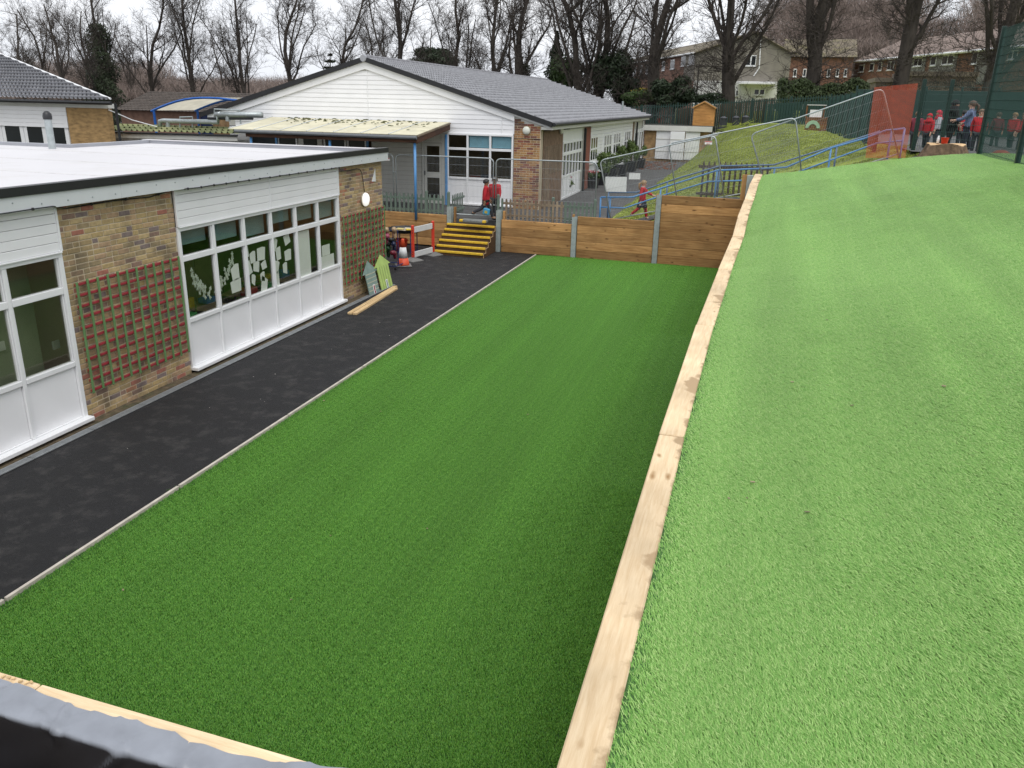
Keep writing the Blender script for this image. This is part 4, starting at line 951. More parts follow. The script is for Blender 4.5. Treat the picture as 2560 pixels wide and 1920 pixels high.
site_panel((1877, 336), (2207, 221), 17.48, 'uppermost tilted site fence panel with orange netting at its end')
for (px, py, lab) in ((1237, 446, 'upper clamp joining the two level site fence panels'), (1237, 513, 'lower clamp joining the two level site fence panels'), (985, 430, 'clamp joining site fence panels near the roof corner')):
    c = hy(px, py, 17.63); _tag(MB().cbox(c, (.12, .05, .03), .008).build('fence_clamp', GALV), lab, 'clamp')
def board(px0, py0, px1, py1, yv, lab, name='sign_board'):
    a, b = hy(px0, py0, yv), hy(px1, py1, yv); t_ = .03
    return _tag(MB().cbox(((a.x+b.x)/2, yv, (a.z+b.z)/2), (abs(b.x-a.x), .008, abs(a.z-b.z)), .002, RY(-t_)).build(name, PAPER), lab, 'board')
board(1514, 441, 1565, 481, 17.43, 'large blank white board hung on the first tilted fence panel'); board(1573, 432, 1600, 449, 17.43, 'small blank white board hung right of the large one')
REDPRINT = mat('sign_red_print', (.5, .03, .03), .5)
def warn(px, py, yv, lab):
    c = hy(px, py, yv); s_ = thing('warning_sign', lab, 'sign', c)
    piece('plate', (.2, .004, .09), Matrix.Translation(c), PAPER, s_, .001); piece('red_band', (.19, .003, .022), Matrix.Translation(c+Vector((0, -.004, .028))), REDPRINT, s_, .0005); piece('red_band', (.1, .003, .012), Matrix.Translation(c+Vector((0, -.004, -.028))), REDPRINT, s_, .0005)
warn(1771, 357, 17.36, 'small red and white sign on the first tilted fence panel'); warn(967, 398.5, 17.6, 'small red and white sign beside the flat-roof corner')
# orange debris netting
ny_ = 17.34
c00, c10, c01, c11 = hy(2164, 394, ny_), hy(2263, 394, ny_), hy(2186, 219, ny_), hy(2294, 209, ny_)
NETM = mat('orange_netting', (.58, .08, .03), .6, var=.1)
net = MB(); nu, nv = 44, 64
def bl(u, v): return c00*(1-u)*(1-v)+c10*u*(1-v)+c01*(1-u)*v+c11*u*v+Vector((0, .03*math.sin(u*7)*math.sin(v*5), 0))
def strip(p, q, wv_):
    d_ = (q-p).normalized(); s_ = d_.cross(Vector((0, 1, 0))).normalized()*wv_
    net.add([p-s_, p+s_, q+s_, q-s_], [(0, 1, 2, 3)])
for i in range(nu+1):
    for j in range(0, nv, 4): strip(bl(i/nu, j/nv), bl(i/nu, min(1, (j+4)/nv)), .0024)
for j in range(nv+1):
    for i in range(0, nu, 4): strip(bl(i/nu, j/nv), bl(min(1, (i+4)/nu), j/nv), .0034)
o_ = net.build('debris_netting', NETM); _tag(o_, 'orange plastic debris netting at the top end of the ramp', 'netting')
# ================================================================== BLUE HANDRAILS
def handrail(label, yv, top, mid, posts, col, hgt):
    h_ = thing('handrail', label, 'handrail', hy(top[0][0], top[0][1], yv))
    MB().tube([hy(a, b, yv) for a, b in top], .024, 8).build('top_rail', col, h_, smooth=True)
    if mid: MB().tube([hy(a, b, yv) for a, b in mid], .022, 8).build('mid_rail', col, h_, smooth=True)
    for p_, q_ in posts:
        t_ = hy(p_, q_, yv); MB().tube([(t_.x, yv+.005, lerp_tab(ZR, t_.x)-.05), (t_.x, yv+.005, t_.z)], .025, 8).build('post', col, h_, smooth=True)
handrail('bright blue tubular handrail climbing the ramp, nearer side', 17.6, [(1502, 493), (1582, 493), (1793, 426), (1937, 420), (1966, 418), (2081, 369), (2162, 346), (2215, 326), (2262, 321)], [(1502, 518), (1562, 520), (1637, 495), (1770, 454), (1866, 451), (1940, 447), (1990, 432), (2192, 358), (2254, 352)], [(1502, 493), (1526, 493), (1652, 471), (1793, 426), (1937, 420), (2078, 370), (2230, 324), (2262, 321)], BLUEPAINT, .9)
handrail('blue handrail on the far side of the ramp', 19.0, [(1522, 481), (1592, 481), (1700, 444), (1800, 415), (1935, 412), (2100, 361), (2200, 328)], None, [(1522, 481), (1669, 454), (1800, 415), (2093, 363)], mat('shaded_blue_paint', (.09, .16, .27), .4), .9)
# ================================================================== GABLED HALL
YG = 20.6; ZT = .9
RX_, RZ_ = -4.62, 5.66; SL = .293; XR, XL = 2.05, -11.3; XWR, XWL = 1.66, -10.95; YB = 45.6
def rakez(x): return RZ_-SL*abs(x-RX_)
hall = thing('gabled_hall', 'white-clad gabled school hall with long grey tiled roof', 'building', (-4.6, YG, ZT))
core = MB(); core.prism([Vector((XWL, 0, ZT)), Vector((XWR-.02, 0, ZT)), Vector((XWR-.02, 0, rakez(XWR)-.12)), Vector((RX_, 0, RZ_-.12)), Vector((XWL, 0, rakez(XWL)-.12))], (0, YG+4.5, 0), (0, YB, 0)); core.build('rear_shell', CREAM, hall, fix=True)
MB().prism([Vector((XWL, 0, 3.32)), Vector((XWR-.03, 0, 3.32)), Vector((XWR-.03, 0, rakez(XWR)-.14)), Vector((RX_, 0, RZ_-.14)), Vector((XWL, 0, rakez(XWL)-.14))], (0, YG+.03, 0), (0, YG+.3, 0)).build('gable_wall', CREAM, hall, fix=True)
# cladding boards on the gable, two halves
bh = .148; z = 3.33; k = 0
mids = (-4.57,)
while z < RZ_-.38:
    zt = z+bh-.006
    half = (RZ_-.33-zt)/SL
    for (a, b) in ((max(-9.93, RX_-half-.2), -4.58), (-4.555, min(.70, RX_+half+.2))):
        hb = (RZ_-.33-z)/SL
        a0, b0 = a, b
        al = max(-9.93, RX_-hb) if b < -4.57 else a; br_ = min(.70, RX_+hb) if a > -4.57 else b
        at_ = max(-9.93, RX_-half) if b < -4.57 else a; bt_ = min(.70, RX_+half) if a > -4.57 else b
        if bt_-at_ < .05: continue
        mb = MB(); y1 = YG+.03
        mb.add([(al, y1-.022, z), (br_, y1-.022, z), (bt_, y1-.010, zt), (at_, y1-.010, zt), (al, y1, z), (br_, y1, z), (bt_, y1, zt), (at_, y1, zt)], [(0, 1, 2, 3), (4, 7, 6, 5), (0, 4, 5, 1), (3, 2, 6, 7), (0, 3, 7, 4), (1, 5, 6, 2)])
        mb.build('cladding_board', WHITE_SIDING, hall)
    z += bh
piece('joint_trim', (.022, .03, 2.0), T(-4.567, YG+.012, 4.33), WHITE, hall, .003); piece('joint_trim', (.03, .03, .62), T(.30, YG+.006, 3.64), WHITE, hall, .003); piece('joint_trim', (.04, .035, .66), T(.715, YG+.008, 3.66), WHITE, hall, .003)
piece('base_trim', (10.6, .04, .03), T(-4.6, YG-.0, 3.315), WHITE, hall, .004)
for s_ in (-1, 1):
    xe = XR-.25 if s_ > 0 else XL+.25
    p = [Vector((RX_, 0, RZ_-.12)), Vector((xe, 0, rakez(xe)-.12)), Vector((xe, 0, rakez(xe)-.33 if abs(xe) > 3 else rakez(xe)-.2)), Vector((RX_, 0, RZ_-.35))]
    if s_ > 0: xw = .74; p = [Vector((RX_, 0, RZ_-.12)), Vector((xw, 0, rakez(xw)-.12)), Vector((xw, 0, rakez(xw)-.34)), Vector((RX_, 0, RZ_-.35))]
    MB().prism(p, (0, YG-.045, 0), (0, YG-.01, 0)).build('barge_board', WHITE, hall, fix=True)
    if s_ > 0: MB().prism([Vector((xw+.004, 0, rakez(xw)-.12)), Vector((XR-.1, 0, rakez(XR-.1)-.12)), Vector((XR-.1, 0, rakez(XR-.1)-.18)), Vector((xw+.004, 0, rakez(xw)-.18))], (0, YG-.045, 0), (0, YG-.01, 0)).build('barge_board', WHITE, hall, fix=True)
    xo = XR if s_ > 0 else XL
    MB().prism([Vector((RX_+s_*.06, 0, RZ_+.03)), Vector((xo, 0, rakez(xo)+.045)), Vector((xo, 0, rakez(xo)-.115)), Vector((RX_+s_*.06, 0, RZ_-.13))], (0, YG-.13, 0), (0, YG-.05, 0)).build('verge_trim', BLACK, hall, fix=True)
MB().lathe([(.11, 0), (.13, .05), (.13, .1)], (RX_, YG-.16, RZ_-.01), 10, RX(-math.pi/2)).build('ridge_end', KERBGREY, hall)
# tiled slopes
def tiled(name, e0, e1, r0, r1, rows, n, amp=.022, step=.03, parent=None, m_=TILE):
    """eave e0-e1, ridge r0-r1; rolls run up the slope, each course laps the one below"""
    mb = MB(); e0, e1, r0, r1 = map(Vector, (e0, e1, r0, r1))
    nrm = (e1-e0).cross(r0-e0).normalized()
    if nrm.z < 0: nrm = -nrm
    for k in range(rows):
        base = len(mb.v)
        for (v, gain, off) in ((k/rows, 2.6, step*.9), ((k+1.35)/rows if k < rows-1 else 1.0, .6, -.012)):
            a = e0.lerp(r0, v); b = e1.lerp(r1, v)
            for i in range(n+1):
                wv = amp*max(0, math.sin(i*math.pi/2+.01))
                mb.v.append(tuple(a.lerp(b, i/n)+nrm*(off+wv*gain)))
        for i in range(n):
            mb.f.append((base+i, base+i+1, base+n+1+i+1, base+n+1+i)); mb.m.append(0)
    o_ = mb.build(name, m_, parent, smooth=False); return o_
o_ = tiled('tile_courses', (XR, YG-.1, rakez(XR)), (XR, YB+.6, rakez(XR)), (RX_, YG-.1, RZ_), (RX_, YB+.6, RZ_), 21, 620, .03, parent=hall); o_['kind'] = 'stuff'
MB().quad((XL, YG-.1, rakez(XL)+.02), (RX_, YG-.1, RZ_+.02), (RX_, YB+.6, RZ_+.02), (XL, YB+.6, rakez(XL)+.02)).build('roof_slope', TILE, hall)
y = YG-.1
rm = MB().tube([(0, 0, 0), (0, .44, 0)], .12, 10).mesh('ridge_tile', mat('ridge_grey', (.20, .20, .215), .7, var=.2, scale=3), True)
while y < YB+.6: shared('ridge_tile', rm, T(RX_, y, RZ_+.0), hall); y += .45
MB().tube([(XR+.06, YG-.1, rakez(XR)-.03), (XR+.06, YB+.6, rakez(XR)-.03)], .06, 8).build('gutter', BLACK, hall)
MB().bb(XWR+.0, XR+.0, YG-.04, YB, rakez(XR)-.2, rakez(XR)-.1).build('soffit_board', CREAM, hall)
vp = hx(1556, 276, 1.2); MB().tube([(1.2, vp.y, rakez(1.2)), (1.2, vp.y, rakez(1.2)+.55)], .055, 8).build('vent_pipe', GALV, hall)
# brick corner pier, individual bricks
pier = MB().bb(.73, XWR-.006, YG+.006, YG+.3, ZT-.1, 3.62).build('brick_pier', MORTAR, hall)
fb = MB().cbox((0, 0, 0), (FULLL, .05, .064), .006).mesh('brick', BRICK2); hb_ = MB().cbox((0, 0, 0), (HALFL, .05, .064), .006).mesh('brick', BRICK2)
for k in range(40):
    x = .735; first = True; zz = ZT+(k+.5)*PZ
    while x < XWR-.03:
        l = HALFL if (first and k % 2) else FULLL
        if x+l > XWR: l = HALFL
        if x+l > XWR+.01: break
        if zz+.05 < rakez(x+l)-.17: shared('brick', fb if l > .2 else hb_, T(x+l/2, YG+.025+random.uniform(-.003, .003), zz), pier)
        x += l+.01; first = False
pm = hy(1317, 326.5, YG); bulkhead(pm, T(pm.x, YG-.002, pm.z) @ RX(math.pi/2), 'round cream lamp on the brick corner pier of the hall', OPAL, .135)
MB().tube([(.73, YG-.008, 3.2), (1.1, YG-.008, 3.21), (XWR, YG-.008, 3.2)], .008, 5).build('wall_cable', BLACKPLASTIC, hall)
# gable glazing right of the door
hw = part('glazed_window', hall, (-.5, YG, ZT), 'white three-light window with blue blinds beside the brick pier')
def gb(a, b, c, d, nm, par, m_=WHITE, dy=.07, y0=YG+.0): return piece(nm, (round(b-a, 4), dy, round(d-c, 4)), T((a+b)/2, y0, (c+d)/2), m_, par, .005)
xs_ = [-1.62, -.905, -.095, .70]
gb(-1.655, .715, 3.25, 3.31, 'frame_bar', hw); gb(-1.655, -1.59, ZT+.03, 3.248, 'frame_bar', hw); gb(.655, .715, ZT+.03, 3.248, 'frame_bar', hw)
for m_ in xs_[1:3]: gb(m_-.035, m_+.035, ZT+.08, 3.248, 'mullion', hw, dy=.06)
for i in range(3):
    a = xs_[i]+.037; b = xs_[i+1]-.037
    if i == 2: b = .653
    gb(a, b, 2.765, 2.845, 'transom', hw, dy=.075); gb(a, b, 1.80, 1.87, 'transom', hw, dy=.075)
    for c, d in ((2.847, 3.248), (1.872, 2.763)): MB().bb(a-.005, b+.005, YG+.005, YG+.011, c, d).build('pane', GLASS, hw)
    piece('lower_panel', (b-a, .03, .86), T((a+b)/2, YG+.012, 1.365), WHITE_SIDING, hw, .004)
gb(-1.66, .73, ZT+.03, ZT+.09, 'sill', hw, dy=.14)
BL2 = mat('sky_blue_blind', (.30, .56, .82), .7, var=.06)
for i in (1, 2): MB().bb(xs_[i]+.05, xs_[i+1]-.05, YG+.05, YG+.055, 2.86, 3.24).build('blind', BL2, hw)
# hall interior, gloomy
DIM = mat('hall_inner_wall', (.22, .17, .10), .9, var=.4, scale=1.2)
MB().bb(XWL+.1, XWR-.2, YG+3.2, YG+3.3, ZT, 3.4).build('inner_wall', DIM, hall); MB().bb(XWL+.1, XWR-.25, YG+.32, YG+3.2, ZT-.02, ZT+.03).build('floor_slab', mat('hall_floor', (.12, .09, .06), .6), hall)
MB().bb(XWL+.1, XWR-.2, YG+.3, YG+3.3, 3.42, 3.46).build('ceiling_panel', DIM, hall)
BOOKC = [(.3, .04, .04), (.05, .08, .2), (.35, .3, .2), (.2, .12, .06)]
for i in range(4):
    _tag(MB().cbox((-1.2+.55*i, YG+1.6, ZT+.45), (.5, .35, .9+.1*(i % 2)), .02).build('hall_cabinet', mat('hall_cab_%d' % i, BOOKC[i], .6)), '%s cabinet inside the hall window, %s from the door' % (['dark red', 'navy', 'beige', 'brown'][i], ['first', 'second', 'third', 'fourth'][i]), 'cabinet')
# door and cream cladding under the canopy
hd = part('glazed_door', hall, (-2.18, YG, ZT), 'cream framed glazed door under the canopy')
gb(-2.57, -2.50, ZT, 3.03, 'frame_bar', hd, CREAM, .1); gb(-1.83, -1.67, ZT, 3.25, 'frame_bar', hd, CREAM, .1); gb(-2.498, -1.832, 2.97, 3.03, 'frame_bar', hd, CREAM, .1)
gb(-2.49, -2.40, ZT+.02, 2.96, 'stile', hd, CREAM, .05); gb(-1.93, -1.84, ZT+.02, 2.96, 'stile', hd, CREAM, .05)
for c, d in ((ZT+.02, 1.10), (1.80, 1.99), (2.86, 2.96)): gb(-2.398, -1.932, c, d, 'rail', hd, CREAM, .05)
for c, d in ((1.102, 1.798), (1.992, 2.858)): MB().bb(-2.40, -1.93, YG, YG+.006, c, d).build('pane', GLASS, hd)
piece('handle', (.02, .06, .14), T(-2.46, YG-.05, 1.95), BLACK, hd, .005)
for (a, b, c, d) in ((-4.48, -2.60, ZT, 3.24),):
    zz = c
    while zz < d-.02: piece('cladding_board', (b-a, .02, .15), T((a+b)/2, YG+.005, zz+.077) @ RX(.04), CREAM, hall, .004); zz += .156
MB().bb(-2.60, -1.67, YG+.0, YG+.02, 3.035, 3.30).build('over_panel', CREAM, hall)
# windows further left under the canopy
wl_ = part('window_row', hall, (-7, YG, ZT), 'row of white windows and a door under the long canopy')
for a, b in ((-9.4, -8.24), (-8.2, -7.4), (-6.34, -5.46), (-5.42, -4.67)):
    gb(a, a+.06, ZT+.9, 3.24, 'frame_bar', wl_); gb(b-.06, b, ZT+.9, 3.24, 'frame_bar', wl_); gb(a+.062, b-.062, 3.18, 3.24, 'frame_bar', wl_); gb(a+.062, b-.062, 2.6, 2.68, 'transom', wl_); gb(a+.062, b-.062, ZT+.9, ZT+.96, 'frame_bar', wl_)
    MB().bb(a+.06, b-.06, YG+.01, YG+.016, ZT+.96, 2.6).build('pane', DARKGLASS, wl_); MB().bb(a+.06, b-.06, YG+.01, YG+.016, 2.68, 3.18).build('pane', DARKGLASS, wl_)
gb(-7.36, -6.4, ZT, 3.24, 'door_leaf', wl_, CREAM, .05); MB().bb(-7.15, -6.6, YG-.032, YG-.027, 2.0, 2.95).build('pane', DARKGLASS, wl_)
MB().bb(-10.9, -4.49, YG+.02, YG+.06, ZT, ZT+.9).build('dado_wall', CREAM, hall); MB().bb(-10.2, -9.42, YG+.02, YG+.06, ZT+.9, 3.3).build('side_panel', WHITE_SIDING, hall); MB().bb(-10.9, -10.2, YG+.02, YG+.07, ZT+.9, 3.8).build('brick_panel', mat('hall_corner_brick', (.30, .19, .10), .9, var=.35, scale=5), hall)
for x_ in (-1.66, -4.6, -8.22): piece('blue_column', (.075, .075, 2.36), T(x_, YG-.07, ZT+1.18), BLUEPAINT, hall, .01)
# side wall facing the path
side = part('side_wall', hall, (XWR, 33, ZT), 'white clapboard side wall with small-paned windows')
def sy(px, pz=400): return hx(px, pz, XWR).y
def sbx(a, b, z0, z1, nm, m_, t_=.03, x0=XWR): return piece(nm, (t_, round(abs(b-a), 4), round(z1-z0, 4)), T(x0+t_/2, (a+b)/2, (z0+z1)/2), m_, side, .005)
ya, yb, yc, yd, ye, yf_, yg_ = YG+.32, sy(1404), sy(1451), sy(1458), sy(1471), sy(1575), sy(1603)
BROWNR = mat('brown_pebble_render', (.20, .13, .085), .95, var=.3, scale=6, bump=.5)
sbx(ya, yb, ZT, 3.45, 'render_panel', BROWNR, .02)
for k in range(14): sbx(ya+.15+k*(yb-ya-.4)/14, ya+.19+k*(yb-ya-.4)/14, ZT+(.0 if k < 5 else 1.1), 2.95, 'lattice_slat', GREYWOOD, .04)
# big white doors with glazing
sbx(yb, yc, 3.0, 3.42, 'head_panel', WHITE)
n_ = 6
for k in range(n_):
    a, b = yb+.05+(yc-yb-.1)*k/n_, yb+.05+(yc-yb-.1)*(k+1)/n_
    sbx(a+.03, b-.03, ZT+.08, 1.7, 'door_panel', WHITE, .03); sbx(a+.06, b-.06, 1.78, 2.5, 'pane', DARKGLASS, .02); sbx(a+.06, b-.06, 2.62, 2.92, 'pane', DARKGLASS, .02); sbx(a-.03, a+.03, ZT+.05, 3.0, 'door_stile', WHITE, .06)
for z0, z1 in ((1.7, 1.78), (2.5, 2.62), (2.92, 3.0), (ZT, ZT+.08)): sbx(yb, yc, z0, z1, 'door_rail', WHITE, .05)
sbx(yd, ye, ZT, 3.42, 'brick_panel', BRICK2_I, .05)
z = ZT
while z < 3.4:
    sbx(ye, yf_, z+.004, z+.15, 'clapboard', WHITE_SIDING, .035); z += .155
for a, b in ((1474, 1491), (1507, 1526), (1531, 1548), (1558, 1573)):
    a, b = sy(a, 345), sy(b, 345)
    sbx(a, b, 1.95, 3.05, 'window_frame', WHITE, .07)
    for i in range(3):
        for (c, d) in ((2.05, 2.45), (2.53, 2.95)): sbx(a+(b-a)*(i+.18)/3, a+(b-a)*(i+.82)/3, c, d, 'pane', DARKGLASS, .01, XWR+.066)
    sbx(a-.1, b+.1, 1.88, 1.95, 'window_sill', WHITE, .14)
sbx(yf_, yf_+.7, ZT, 3.42, 'brown_panel', BROWNR, .03)
for k in range(4): sbx(yf_+.9+(yg_-yf_-1.1)*k/4, yf_+.9+(yg_-yf_-1.1)*(k+.8)/4, ZT+.1, 3.0, 'door_leaf', WHITE, .05); sbx(yf_+.9+(yg_-yf_-1.1)*(k+.2)/4, yf_+.9+(yg_-yf_-1.1)*(k+.6)/4, 1.8, 2.8, 'pane', DARKGLASS, .01, XWR+.051)
sbx(yg_, YB, ZT, 3.42, 'white_panel', WHITE, .03)
for yy, r_ in ((yc+.3, .05), (sy(1583), .05)): MB().tube([(XWR+.1, yy, ZT), (XWR+.1, yy, 3.4)], r_, 8).build('downpipe', BLACK, side)
lm = hx(1398, 324, XWR); bulkhead(lm, T(XWR+.04, lm.y, lm.z) @ RY(math.pi/2), 'round lamp on the side wall next to the brown lattice', OPAL, .16)
# ---- canopy over the hall entrance
cy_ = 17.3
ca = thing('entrance_canopy', 'mossy translucent-sheet canopy on sky blue posts before the hall', 'canopy', (-4.5, 18.8, ZT))
YEL = translucent('aged_roof_sheet', (.72, .68, .50), .15, .55, ((.42, .38, .2), 2.2, .55, .85))
fl_, fr_ = hy(571, 315, cy_-.12), hy(1043, 338.5, cy_-.12); fl_.z = fr_.z = 3.35
bl_, br2 = Vector((-8.35, YG-.03, 3.66)), Vector((-1.52, YG-.03, 3.66))
for k in range(7):
    a0, a1 = fl_.lerp(fr_, k/7), fl_.lerp(fr_, (k+1)/7-.002); b0, b1_ = bl_.lerp(br2, k/7), bl_.lerp(br2, (k+1)/7-.002)
    MB().add([a0, a1, b1_, b0, a0-Vector((0, 0, .012)), a1-Vector((0, 0, .012)), b1_-Vector((0, 0, .012)), b0-Vector((0, 0, .012))], [(0, 1, 2, 3), (7, 6, 5, 4), (0, 4, 5, 1), (1, 5, 6, 2), (2, 6, 7, 3), (3, 7, 4, 0)]).build('roof_sheet', YEL, ca)
    MB().tube([a0+Vector((0, 0, .012)), b0+Vector((0, 0, .012))], .016, 5).build('glazing_bar', FASCIA, ca)
MB().tube([(fl_.x+.25, cy_-.17, 3.28), (fr_.x, cy_-.17, 3.27)], .055, 8).build('gutter', mat('grey_gutter', (.13, .14, .15), .4), ca)
piece('front_beam', (fr_.x-fl_.x-.6, .06, .16), T((fr_.x+fl_.x)/2+.3, cy_-.08, 3.2), DARKWOOD, ca, .006)
dv = br2-fr_; ln = dv.length
piece('side_beam', (ln, .05, .18), Matrix.Translation((fr_+br2)/2-Vector((.03, 0, .16))) @ Matrix((dv.normalized(), Vector((0, 0, 1)).cross(dv).normalized(), dv.normalized().cross(Vector((0, 0, 1)).cross(dv).normalized()))).transposed().to_4x4(), DARKWOOD, ca, .006)
piece('fascia_strip', (ln, .02, .05), Matrix.Translation((fr_+br2)/2-Vector((-.01, 0, .04))) @ Matrix((dv.normalized(), Vector((0, 0, 1)).cross(dv).normalized(), dv.normalized().cross(Vector((0, 0, 1)).cross(dv).normalized()))).transposed().to_4x4(), GREYWOOD, ca, .004)
for p_ in (1040, None, None):
    pass
for x_ in (hy(1040, 534, cy_).x, hy(824, 345, cy_).x, hy(627, 340, cy_).x): MB().tube([(x_, cy_, ZT-.1 if x_ > -3 else 0.), (x_, cy_, 3.2)], .042, 12).build('post', BLUEPAINT, ca, smooth=True)
MOSS = mat('moss', (.07, .075, .02), .95, var=.5, scale=20)
mo = MB(); r_ = random.Random(5)
for k in range(150):
    u, v = r_.uniform(.1, .93), 1-abs(r_.gauss(0, .25))
    if v < .05 or v > .985: continue
    c = fl_.lerp(fr_, u).lerp(bl_.lerp(br2, u), v); s_ = r_.uniform(.02, .06)
    mo.lathe([(s_, 0), (s_*.8, s_*.3), (s_*.3, s_*.5)], c+Vector((0, 0, .002)), 6, RZ(r_.random()*6) @ Matrix.Diagonal((1.6, .8, 1, 1)))
o_ = mo.build('moss_tufts', MOSS, ca); o_['kind'] = 'stuff'
# ================================================================== LEFT TILED BUILDING
yc_ = 18.0
lb = thing('tiled_building', 'left brick building with grey pantile roof and white windows', 'building', (-16, yc_, 0))
E1 = hy(276, 251, yc_-.35); ez = E1.z
o_ = tiled('tile_courses', (E1.x, yc_-.35, ez), (E1.x-18, yc_-.35, ez), (E1.x-7.9, yc_+2.6, ez+1.66), (E1.x-18, yc_+2.6, ez+1.66), 15, 4*100, .035, .035, lb); o_['kind'] = 'stuff'
me = o_.data
MB().quad((E1.x-18, yc_+2.6, ez+1.66), (E1.x-7.9, yc_+2.6, ez+1.66), (E1.x-14, yc_+8, ez), (E1.x-24, yc_+8, ez)).build('roof_slope', TILE, lb)
MB().tube([(E1.x+.02, yc_-.36, ez+.05), (E1.x-7.9, yc_+2.6, ez+1.72)], .035, 6).build('hip_flashing', WHITE, lb)
MB().tube([(E1.x+.08, yc_-.42, ez-.09), (E1.x-18, yc_-.42, ez-.09)], .06, 8).build('gutter', BLACK, lb)
MB().tube([(E1.x-.1, yc_-.03, ez-.1), (E1.x-.1, yc_-.03, 0)], .045, 8).build('downpipe', BLACK, lb)
xb1, xb0 = hy(265, 264, yc_).x, hy(164, 264, yc_).x
MB().bb(xb0, xb1, yc_, yc_+.25, 0, ez-.28).build('brick_wall', mat('ochre_brick_wall', (.36, .23, .10), .9, var=.35, scale=4, stretch=(1, 1, 3), bump=.3), lb)
MB().bb(xb0-16, xb1+.1, yc_-.02, yc_+.28, ez-.27, ez-.12).build('fascia_board', CREAM, lb)
MB().prism([Vector((xb1, yc_+.25, 0)), Vector((xb1-6.6, yc_+6.25, 0)), Vector((xb1-6.9, yc_+6.0, 0)), Vector((xb1-.3, yc_+.25, 0))], (0, 0, 0), (0, 0, ez-.28)).build('brick_wall', MATS['ochre_brick_wall'], lb, fix=True)
for k in range(5): piece('cladding_board', (12, .03, .135), T(xb0-6.02, yc_+.0, ez-.34-.14*k), WHITE_SIDING, lb, .004)
zt_ = hy(60, 290, yc_).z
MB().bb(xb0-14, xb0-.01, yc_+.1, yc_+.2, 0, zt_).build('dado_wall', WHITE, lb)
for k in range(5):
    xr_ = xb0-.08-k*1.02*.98
    w_ = piece('window_frame', (.98, .06, zt_-1.6), T(xr_-.49, yc_+.06, (zt_+1.6)/2), WHITE, lb, .01); MB().bb(xr_-.82, xr_-.16, yc_+.024, yc_+.029, 1.75, zt_-.14).build('pane', DARKGLASS, w_)
_tag(MB().tube([hy(272, 275, yc_-.1), hy(330, 300, 18.8), hy(392, 317, 19.6)], .018, 5).build('white_cable', WHITE), 'white cable sagging from the tiled building to the mossy roof', 'cable')
# ---- mossy low roof with white fascia
ym = 19.5
mr_ = thing('mossy_roof_shed', 'low shed with mossy corrugated roof and white fascia behind the flat roof', 'shed', (-14, ym, ZT))
m0, m1 = hy(256, 326, ym), hy(604, 335, ym)
MOSSROOF = mat('mossy_sheet', (.17, .19, .09), .9, var=.4, scale=2, dirt=((.4, .38, .2), .9, .5, .8))
tiled('roof_sheet', (m0.x, ym-.2, m0.z), (m1.x, ym-.2, m1.z), (m0.x+.3, ym+.9, m0.z+.22), (m1.x, ym+.9, m1.z+.18), 3, 100, .03, .02, mr_, MOSSROOF)['kind'] = 'stuff'
piece('gutter', (m1.x-m0.x, .08, .06), T((m0.x+m1.x)/2, ym-.25, (m0.z+m1.z)/2-.05) @ RY(-math.atan2(m1.z-m0.z, m1.x-m0.x)), BLACK, mr_, .01)
piece('fascia_board', (m1.x-m0.x-.1, .04, .15), T((m0.x+m1.x)/2, ym-.2, (m0.z+m1.z)/2-.16) @ RY(-math.atan2(m1.z-m0.z, m1.x-m0.x)), CREAM, mr_, .004)
MB().bb(m0.x+.3, m1.x-.3, ym, ym+.85, ZT, m0.z-.2).build('wall', mat('white_block', (.5, .5, .48), .8, var=.2, scale=5), mr_)
for k in range(5): piece('post', (.08, .08, 1.9), T(m0.x+.5+k*(m1.x-m0.x-1)/4, ym-.1, ZT+.9), BLUEPAINT, mr_, .01)
# ---- ducts
du = thing('roof_duct', 'grey galvanised duct pipes on brackets above the mossy roof', 'duct', (-11, 19.9, 2.9)); yq = 20.0
q = lambda px, py: hy(px, py, yq)
MB().tube([q(400, 318), q(400, 303), q(408, 302), q(545, 305), q(545, 285), q(552, 284)], .085, 10).build('pipe', GALV, du, smooth=True)
MB().tube([q(420, 318), q(420, 303)], .08, 10).build('pipe', GALV, du); MB().tube([q(570, 303), q(570, 284)], .09, 10).build('pipe', GALV, du)
MB().tube([q(540, 287), q(655, 287)], .10, 12).build('pipe', GALV, du, smooth=True); MB().tube([q(520, 296), q(632, 296)], .05, 8).build('pipe', BLACKPLASTIC, du, smooth=True)
for p_ in ([(450, 319), (450, 293), (481, 292), (481, 318)], [(536, 296), (536, 273), (598, 275), (602, 310)]): MB().tube([q(*a) for a in p_], .03, 6).build('bracket', GALV, du)
# ---- blue arched shelter
ys_ = 27.0
sh_ = thing('arched_shelter', 'blue-framed shelter with arched translucent roof behind the duct', 'shelter', (-16, ys_, ZT))
s0, s1, s2 = hy(378, 278, ys_), hy(550, 246, ys_), hy(640, 250, ys_)
arc = [s0.lerp(s1, u)+Vector((0, 0, .42*math.sin(u*math.pi)*.55)) for u in np.linspace(0, 1, 9)]+[s1.lerp(s2+Vector((3, 0, -.35)), u) for u in np.linspace(.15, 1, 6)]
for dy in (0, 3.2): MB().tube([p_+Vector((0, dy, 0)) for p_ in arc], .055, 6).build('arch_rail', BLUEDARK, sh_)
mb = MB(); n_ = len(arc)
for p_ in arc: mb.v += [tuple(p_+Vector((0, .02, .04))), tuple(p_+Vector((0, 3.2, .04)))]
mb.f = [(2*i, 2*i+2, 2*i+3, 2*i+1) for i in range(n_-1)]; mb.m = [0]*(n_-1); mb.build('roof_sheet', translucent('cream_shelter_sheet', (.72, .68, .55), .6), sh_)
